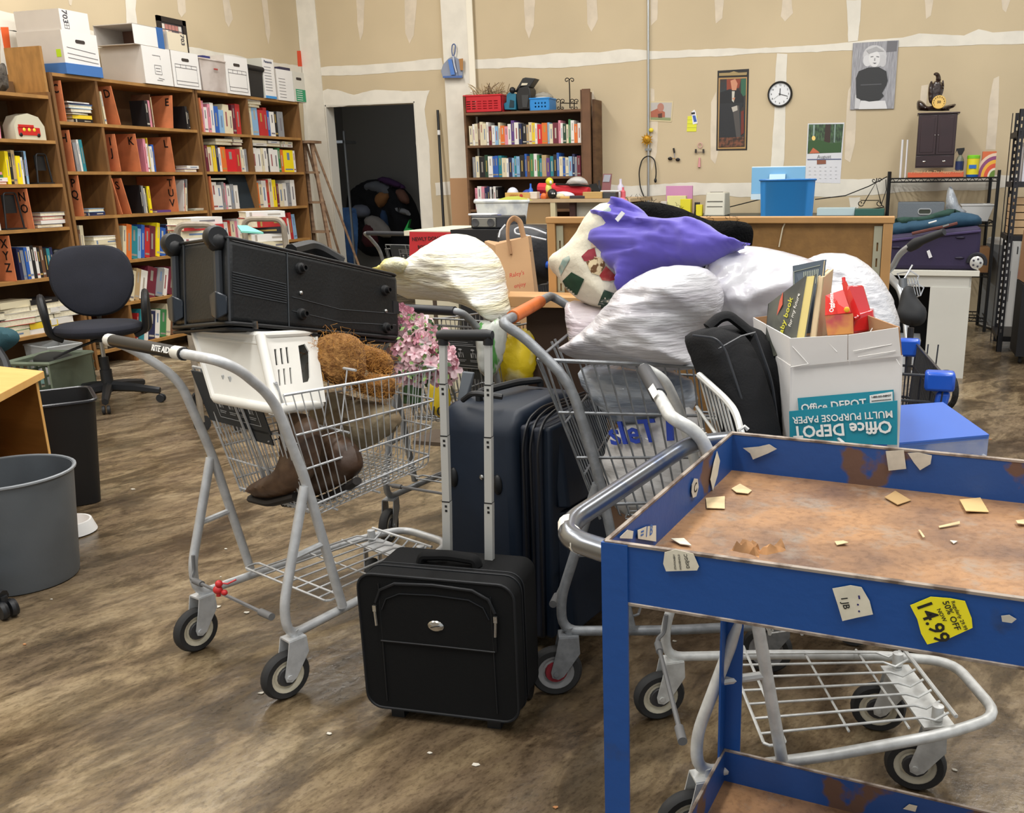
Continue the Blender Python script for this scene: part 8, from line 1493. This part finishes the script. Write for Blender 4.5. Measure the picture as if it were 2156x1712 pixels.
SB = T('spray_bottle', 'spray bottle with black trigger head on the black rack', 'bottle', tuple(gk(2021, 352))); x = gk(2020, 352, yk+.05).x; MB().m(mat('6c6e5c', .3)).lathe([(.001, 0), (.032, .003), (.033, .09), (.022, .115), (.012, .13), (.001, .13)], (x, yk+.06, kz1+.056), 16).o('bottle_body', None, SB); MB().m(mat('1c2c58', .4)).lathe([(.034, .0), (.0345, .07)], (x, yk+.06, kz1+.066), 16, cap=False).o('label', None, SB); MB().m(BLK2).prism([(x-.012, yk+.055, kz1+.186), (x+.012, yk+.055, kz1+.186), (x+.03, yk+.055, kz1+.225), (x+.028, yk+.055, kz1+.245), (x-.035, yk+.055, kz1+.24), (x-.04, yk+.055, kz1+.20), (x-.03, yk+.055, kz1+.225)], (0, .02, 0)).o('trigger_head', None, SB)
TB2 = T('wipes_tub', 'yellow wipes tub with a lime lid and blue foot on the black rack', 'tub', tuple(gk(2047, 366))); x = gk(2047, 366, yk+.08).x; MB().m(mat('e2d428', .4)).lathe([(.05, .02), (.05, .15)], (x, yk+.08, kz1+.006), 20, cap=False).o('tub_body', None, TB2); MB().m(mat('1d5aa8', .4)).lathe([(.001, 0), (.048, 0), (.051, .02)], (x, yk+.08, kz1+.006), 20, cap=False).o('foot_band', None, TB2); MB().m(mat('7ac828', .4)).lathe([(.052, .15), (.052, .172), (.045, .178), (.001, .178)], (x, yk+.08, kz1+.006), 20).o('lid', None, TB2); MB().m(mat('2a6ab8', .5)).box((x-.005, yk+.028, kz1+.09), (.06, .002, .03)).o('label', None, TB2)
GP = T('box', 'orange and purple patterned box at the end of the black rack', 'box', tuple(gk(2080, 366))); c = 'd8683c'; p, q = P(2065, 369, y=yk+.08), P(2099, 315, y=yk+.08); MB().m(mat('cf6a40', .5)).bb((p.x, yk+.08, kz1+.006), (q.x, yk+.14, kz1+.006+q.z-p.z)).o('box_body', None, GP); mb = MB(); gz_ = kz1+.006
for r_, cl_ in ((.16, 'e3c9b0'), (.14, '8a4a78'), (.115, 'e8b040'), (.09, 'd8583c'), (.06, 'e9ddc8'), (.045, '6a8a3c')):
    pts = [(q.x-.0, yk+.079-.0008*(7-int(r_*40)), gz_)]+[(q.x-r_*math.cos(a)*.95, yk+.079-.0008*(7-int(r_*40)), gz_+r_*math.sin(a)*1.2) for a in [k*math.pi/16 for k in range(9)]]; mb.m(mat(cl_, .5)).prism(pts[::-1] if False else pts, (0, .0005, 0))
mb.o('swirl_print', None, GP, smooth=False)
# second level
FB3 = T('fabric_bin', 'grey fabric storage bin with a metal grommet handle on the black rack', 'storage bin', tuple(gk(1938, 462))); p, q = gk(1888, 470), gk(1990, 426); MB().m(mat('6d757c', .9, bump=.2, bscale=100)).bb((p.x, yk+.03, kz2+.006), (q.x, yk+.36, q.z)).o('bin_body', None, FB3, bev=.006)
cx_, cz_ = gk(1947, 446).x, gk(1947, 446).z; MB().m(mat('d8dadc', .3, .7)).tube([(cx_+a, yk+.026, cz_+b) for a, b in rrect(.105, .045, .018, 3)], .006, 6, closed=True).o('grommet', None, FB3); MB().m(mat('3a4036', .8)).prism([(cx_+a, yk+.027, cz_+b) for a, b in rrect(.1, .04, .018, 3)], (0, .002, 0)).o('hand_hole', None, FB3)
p, q = gk(2022, 466), gk(2094, 432); mb = MB(); mb.m(mat('c6c8c8', .35, coat=.3)); mb.hexa([(p.x+.03, yk+.03, kz2+.006), (q.x-.04, yk+.03, kz2+.006), (q.x-.04, yk+.33, kz2+.006), (p.x+.03, yk+.33, kz2+.006)], [(p.x, yk+.01, q.z), (q.x, yk+.01, q.z), (q.x, yk+.36, q.z), (p.x, yk+.36, q.z)]); mb.tube([(p.x, yk+.01, q.z), (q.x, yk+.01, q.z), (q.x, yk+.36, q.z), (p.x, yk+.36, q.z)], .008, 6, closed=True); tag(mb.o('plastic_bin', None, bev=.008), 'white plastic tub beside the grey fabric bin on the rack', 'bin')
tag(MB().m(mat('8a6440', .8)).bb((gk(2064, 560, 8.6).x, 8.55, gk(2064, 574, 8.6).z), (gk(2083, 520, 8.6).x, 8.72, gk(2064, 524, 8.6).z)).o('box', None), None) if False else None
# white desk with suitcases
yw = 6.62; gw = lambda a, b, y=yw: P(a, b, y=y); WD = T('desk', 'white desk with a panel leg carrying the purple suitcase', 'desk', (.2, yw, 0)); wm = mat('c6c5bd', .6, var=.02, scale=3); wx1, wz = gw(2063, 573).x, gw(1990, 570).z
MB().m(mat('d2d0c4', .5)).bb((-.55, yw, wz-.035), (wx1, yw+.7, wz)).o('top', None, WD, bev=.002); MB().m(wm).bb((gw(1905, 600).x, yw+.02, wz-.11), (gw(2042, 590).x, yw+.04, wz-.035)).o('apron', None, WD); lx0, lx1 = gw(1958, 700).x, gw(2040, 620).x
MB().m(wm).bb((lx0-.02, yw+.01, 0), (lx1+.01, yw+.03, wz-.11)).o('front_panel', None, WD); MB().m(wm).bb((lx1-.01, yw+.03, 0), (lx1+.01, yw+.66, wz-.035)).o('side_panel', None, WD); MB().m(wm).bb((-.5, yw+.03, 0), (-.48, yw+.66, wz-.035)).o('side_panel', None, WD); MB().m(mat('15161a', .8)).bb((-.48, yw+.6, .05), (lx0, yw+.62, wz-.05)).o('back_panel', None, WD)  # near-black back sheet paints in the shade of the void under the desk
tag(MB().m(mat('b9bec4', .4)).hexa([(.02, yw+.1, .001), (.17, yw+.1, .001), (.17, yw+.35, .001), (.02, yw+.35, .001)], [(0, yw+.08, .24), (.19, yw+.08, .24), (.19, yw+.38, .24), (0, yw+.38, .24)]).o('plastic_bin', None, bev=.006), 'pale grey bin standing under the white desk', 'bin')
PS_ = T('suitcase', 'dark purple suitcase lying on the white desk with a silver wheel', 'suitcase', tuple(gw(1970, 568))); pm_ = mat('261c3c', .7, bump=.1, bscale=90, var=.15, scale=3); x0, x1 = gw(1868, 520).x, gw(2066, 520).x; pt0, pt1 = gw(1880, 498).z, gw(2066, 477).z
mb = MB(); mb.m(pm_).hexa([(x0, yw+.03, wz+.002), (x1, yw+.03, wz+.002), (x1, yw+.5, wz+.002), (x0, yw+.5, wz+.002)], [(x0, yw+.03, pt0), (x1-.005, yw+.03, pt1), (x1-.005, yw+.5, pt1), (x0, yw+.5, pt0)]); mb.o('case', None, PS_, bev=.03, seg=4)
MB().m(mat('3c3058', .5)).tube([(x0, yw+.025, pt0-.03), (x1-.01, yw+.025, pt1-.03)], .009, 6).o('piping', None, PS_); wc = gw(2056, 553, yw+.02); MB().m(mat('d0d0cc', .3, .4)).lathe([(.001, .012), (.034, .01), (.042, .006), (.042, -.01)], wc, 22, (0, -1, 0)).o('wheel', None, PS_)
for k in range(5): a = k*2*math.pi/5; MB().m(mat('3a3844', .6)).sph(wc+Vector((math.cos(a)*.024, -.0125, math.sin(a)*.024)), (.007, .002, .007), 8, 5).o('spoke_gap', None, PS_)
MB().m(mat('1c1c24', .5)).tube([wc+Vector((math.cos(a)*.055, -.002, math.sin(a)*.055)) for a in [k*math.pi/10-.3 for k in range(12)]], .012, 6).o('wheel_housing', None, PS_); MB().m(mat('dcdce0', .4)).hexa([gw(1956, 544, yw+.02), gw(1963, 541, yw+.02), gw(1963, 541, yw+.03), gw(1956, 544, yw+.03)], [gw(1951, 529, yw+.02), gw(1957, 526, yw+.02), gw(1957, 526, yw+.03), gw(1951, 529, yw+.03)]).o('tag', None, PS_)
for a, b in ((1887, 521), (2022, 500), (2020, 543)): MB().m(mat('1c1630', .4)).sph(gw(a, b, yw+.025), (.03, .008, .008)).o('stud', None, PS_)
mb = MB(); mb.m(mat('1f4258', .85, bump=.3, bscale=40)); blob(mb, [(1870, 478), (1880, 468), (1960, 462), (2010, 446), (2040, 448), (2066, 455), (2068, 476), (2000, 484), (1940, 492), (1872, 502)], (0, yw+.1, 0), (0, -1, .1), .06, .1, res=.03, edge=.08, wr=.012, wf=9); tag(mb.o('duffel_bag', None, ang=180), 'blue soft bag lying flat on the purple suitcase', 'bag')
mb = MB(); mb.m(mat('1e3d34', .9, bump=.4, bscale=40)); blob(mb, [(1876, 470), (1890, 456), (1940, 458), (1975, 446), (2005, 438), (2028, 448), (2010, 456), (1960, 468), (1900, 476)], (0, yw+.12, 0), (0, -1, .1), .05, .1, res=.03, edge=.06, wr=.015, wf=10); tag(mb.o('jacket', None, ang=180), 'dark green jacket heaped over the blue soft bag', 'jacket')
soft('plastic_bag', 'crumpled grey plastic bag standing up behind the green jacket', 'bag', mat('8f959c', .3, bump=.6, bscale=30, coat=.3), [(1990, 448), (1992, 415), (1996, 395), (2004, 392), (2014, 415), (2020, 435), (2040, 448), (2010, 462)], 6.32, .07, .07, nrm=(0, -1, .1), edge=.07, res=.03, wr=.02, wf=10)
mb = MB(); mb.m(mat('5c3028', .6)); mb.tube([gw(1920, 492, yw), gw(1960, 483, yw), gw(1990, 477, yw), gw(2016, 470, yw)], .010, 6); mb.m(MET).tube([gw(1985, 477, yw-.005), gw(1998, 473, yw-.005)], .007, 6); mb.m(WHT).tube([gw(1955, 470, yw-.01), gw(1972, 465, yw-.01)], .005, 5); tag(mb.o('strap', None), 'brown buckled strap between the blue bag and purple suitcase', 'strap')
tag(MB().m(mat('85603c', .8)).bb((gk(2062, 520).x, yk+.01, gk(2066, 574).z), (gk(2085, 520).x, yk+.3, gk(2066, 522).z)).o('box', None), 'small brown cardboard box held between desk and black rack', 'box')
# air purifier
AP = T('air_purifier', 'tall white and grey air purifier standing beside the black rack', 'air purifier', tuple(P(2104, 700, z=0))); yp = 8.0; gp_ = lambda a, b: P(a, b, y=yp); f0, f1 = P(2098, 698, z=0), P(2119, 698, z=0); tz = P(2110, 503, y=f0.y).z; sl = Vector((-.13, .32, 0))
up = Vector((0, 0, tz)); mb = MB(); mb.m(mat('d6d6d4', .35)); w_ = Vector((.135, 0, 0)); mb.hexa([f0, f0+w_, f0+w_+sl, f0+sl], [f0+up, f0+w_+up, f0+w_+sl+up, f0+sl+up]); mb.o('housing', None, AP, bev=.025, seg=4)
MB().m(mat('7f8386', .5)).hexa([f0+sl*.12+Vector((-.003, 0, .03)), f0+sl*.12+Vector((0, 0, .03)), f0+sl*.95+Vector((0, 0, .03)), f0+sl*.95+Vector((-.003, 0, .03))], [f0+sl*.12+up*.93+Vector((-.003, 0, 0)), f0+sl*.12+up*.93, f0+sl*.95+up*.93, f0+sl*.95+up*.93+Vector((-.003, 0, 0))]).o('side_grille', None, AP)
MB().m(mat('2a2c2e', .4)).bb((f0.x+.06, f0.y-.002, tz*.33), (f0.x+.065, f0.y+.001, tz*.66)).o('seam', None, AP); MB().m(mat('9a9c9e', .5)).bb((f0.x+.061, f0.y-.0015, .02), (f0.x+.064, f0.y+.001, tz*.97)).o('seam', None, AP); MB().m(mat('4a4c4e', .4)).bb((f0.x+.098, f0.y-.002, tz*.84), (f0.x+.108, f0.y+.001, tz*.92)).o('display', None, AP); MB().m(BLK2).hexa([f0+Vector((-.01, -.01, 0)), f0+w_+Vector((.01, -.01, 0)), f0+w_+sl, f0+sl+Vector((-.01, 0, 0))], [f0+Vector((-.005, -.005, .015)), f0+w_+Vector((.005, -.005, .015)), f0+w_+sl+Vector((0, 0, .015)), f0+sl+Vector((0, 0, .015))]).o('base', None, AP)
# metal rack at the picture edge
ER = T('shelf_rack', 'dark slotted steel rack with cartons cut by the picture edge', 'shelf rack', (1.2, 7.9, 0)); yr = 7.75; er = lambda a, b, y=yr: P(a, b, y=y); xr0 = er(2123, 480).x; dm_ = mat('26262a', .5, .3)
for y in (yr, yr+.5, ):
    mb = MB(); hs_ = [rect(-.005, z, .005, z+.025) for z in [.15+.05*k for k in range(32)]]; mb.m(dm_); holed(mb, MX((xr0+.02+(0 if y == yr else .02), y, 0), (1, 0, 0), (0, 0, 1)), rect(-.02, 0, .02, 1.78), hs_, .003); mb.bb((xr0, y, 0), (xr0+.004, y+.04, 1.78)); mb.o('post', None, ER, smooth=False)
MB().m(dm_).bb((xr0+1.2, yr, 0), (xr0+1.24, yr+.04, 1.78)).o('post', None, ER)
for z in (1.63, 1.27, .88, .12): MB().m(dm_).bb((xr0, yr+.005, z-.04), (xr0+1.24, yr+.54, z)).o('shelf', None, ER)
for i in range(5): tag(MB().m(mat('c4a47c', .8)).bb((xr0+.02, yr+.08, .885+.055*i), (xr0+.2, yr+.4, .885+.048+.055*i)).o('wood_block', None), 'pale wooden block, %s in the pile on the steel rack' % ('lowest', 'second from below', 'middle', 'second from the top', 'topmost')[i], 'wood block')
tag(MB().m(mat('9c7656', .8, h2='8c5c58', scale=3, lo=.6, hi=.7)).hexa([(xr0+.10, 7.2, .58), (xr0+.7, 7.2, .58), (xr0+.7, 7.6, .58), (xr0+.08, 7.6, .58)], [(xr0+.11, 7.2, .93), (xr0+.7, 7.2, .95), (xr0+.7, 7.6, .95), (xr0+.09, 7.6, .93)]).o('carton', None), 'large brown carton with a purple stain at the picture edge', 'carton'); EC = T('trolley', 'black trolley under the stained carton', 'trolley', (xr0+.4, 7.4, 0)); MB().m(mat('141417', .8)).bb((xr0+.08, 7.22, .06), (xr0+.7, 7.6, .575)).o('load', None, EC); MB().m(mat('7a5634', .8)).bb((xr0+.16, 7.2, .1), (xr0+.2, 7.22, .5)).o('wooden_edge', None, EC)
for x in (xr0+.12, xr0+.66): MB().m(RUB).lathe([(.01, -.01), (.025, -.01), (.028, 0), (.025, .01), (.01, .01)], (x, 7.3, .028), 12, (1, 0, 0)).o('wheel', None, EC)
tag(MB().m(mat('dcdce2', .5)).bb((xr0+.06, yr+.02, 1.631), (xr0+.4, yr+.3, 1.9)).o('box', None), 'white box on the top shelf of the steel rack at the picture edge', 'box'); tag(MB().m(mat('c8c8d0', .5)).bb((xr0+.06, yr+.02, 1.271), (xr0+.3, yr+.3, 1.55)).o('box', None), 'pale box on the second shelf of the steel rack', 'box')
# bicycle behind the carts
BI = T('bicycle', 'silver bicycle with a wide black saddle and wire basket behind the white bags', 'bicycle', (.05, 4.7, 0)); dB = 4.7; b_ = lambda a, b, d=dB: D(a, b, d); AL2 = mat('b2b6ba', .3, .6)
mb = MB(); mb.m(mat('1f2124', .7)); blob(mb, [(1893, 640), (1898, 612), (1910, 600), (1922, 604), (1928, 622), (1940, 638), (1952, 652), (1950, 676), (1935, 688), (1900, 684), (1885, 665)], b_(1915, 650), (-.1, -1, .4), .05, .04, res=.014, edge=.05); mb.o('saddle', None, BI)
MB().m(mat('2c2c30', .4)).tube([b_(1918, 690), Vector((b_(1918, 690).x, b_(1918, 690).y, .35))], .016, 8).o('seat_post', None, BI)
MB().m(AL2).tube([b_(1855, 570, 5.2), b_(1870, 580, 5.1), b_(1896, 608, 4.9), b_(1905, 640, 4.85)], .022, 10, .05).o('frame_tube', None, BI); MB().m(mat('6c7074', .4, .5)).tube([b_(1902, 640, 4.9), b_(1901, 587, 4.9)], .022, 10).o('steerer', None, BI)
MB().m(AL2).tube([b_(1868, 572, 5.0), b_(1880, 562, 4.95), b_(1892, 538, 4.9), b_(1905, 525, 4.85), b_(1925, 513, 4.8)], .016, 10, .06).o('handlebar', None, BI); MB().m(mat('26282c', .6)).tube([b_(1914, 522, 4.84), b_(1928, 513, 4.8), b_(1942, 506, 4.75), b_(1988, 488, 4.65)], [.024, .030, .022, .018], 10).o('grip', None, BI)
mb = MB(); mb.m(mat('c9ccd0', .3, .6)); k0 = [b_(1900, 600, 5.0), b_(1930, 596, 4.9), b_(1945, 606, 4.9), b_(1938, 622, 4.9), b_(1915, 632, 5.0)]
for k in range(6): t = k/5; mb.tube([k0[0].lerp(k0[1], t)+Vector((0, 0, .03)), k0[4].lerp(k0[3], t)], .003, 4)
mb.tube(k0, .004, 5, closed=True); mb.tube([p+Vector((-.03, 0, .06)) for p in k0], .004, 5, closed=True); mb.tube([b_(1895, 612, 4.9), b_(1905, 585, 4.9), b_(1921, 558, 4.9)], .005, 5); mb.tube([b_(1901, 590, 4.9), b_(1918, 568, 4.9)], .004, 4); mb.o('wire_basket', None, BI)
wp = P(2010, 872, z=0); mb = MB(); wc = Vector((wp.x-.05, wp.y+.12, .115)); ax_ = unit(Vector((.75, .4, 0))); mb.m(mat('1c1c1e', .8, bump=.8, bscale=60)).tube([wc+(Vector((0, 0, 1))*math.sin(a)+Vector((-ax_.y, ax_.x, 0))*math.cos(a))*.10 for a in [k*math.pi/20 for k in range(40)]], .018, 8, closed=True); wh = mb.o('tyre', None, BI); MB().m(AL2).tube([wc+(Vector((0, 0, 1))*math.sin(a)+Vector((-ax_.y, ax_.x, 0))*math.cos(a))*.085 for a in [k*math.pi/20 for k in range(40)]], .008, 6, closed=True).o('rim', None, BI)
MB().m(AL2).tube([wc, Vector((b_(1918, 690).x, b_(1918, 690).y, .4)), b_(1905, 640, 4.85)], .016, 8).o('frame_tube', None, BI)
# small litter on the floor
lr = random.Random(9); fl_ = [(52, 1357), (560, 1040), (475, 1156), (693, 1545), (1170, 1700), (1003, 1610), (550, 1460), (1420, 1350), (860, 790), (660, 790), (612, 765), (185, 880), (190, 950), (108, 1262), (1900, 870), (2040, 915), (2085, 925), (520, 1290), (465, 1215), (460, 1278), (1870, 1608), (2010, 1622), (905, 1585), (280, 1030), (360, 770), (330, 762)]
wds = ['beside the chair caster', 'beyond the first cart', 'under the first cart rack', 'in front of the pilot case', 'near the picture bottom edge', 'on open floor before the pilot case', 'by the front cart caster', 'under the blue cart', 'beyond the flowers', 'beneath the coir liner', 'left of the laundry basket', 'near the office chair base', 'near the black bin', 'beside the grey bin', 'beyond the blue cart', 'by the blue box', 'at the picture edge beyond the cart', 'between the first cart casters', 'below the rack wires', 'under the red clip', 'at the pale cart front caster', 'beyond the pale cart caster', 'before the case foot', 'beyond the pet bowl', 'by the cart handle end', 'at the bookcase foot']
for i, (x, y) in enumerate(fl_):
    p = P(x, y, z=.0015); s_ = lr.uniform(.004, .011)*(1+.3*(p.y > 4)); pts = [p+Vector((math.cos(a)*s_*lr.uniform(.6, 1.4), math.sin(a)*s_*lr.uniform(.4, 1), 0)) for a in [k*math.pi*2/5 for k in range(5)]]
    tag(MB().m(mat('cfcabc' if i % 4 else 'b07a4c', .8)).prism(pts, (0, 0, .0015)).o('paper_scrap', None, smooth=False), f'tiny {"pale" if i % 4 else "brown"} paper flake on the floor {wds[i].replace("left of", "near")}', 'scrap')
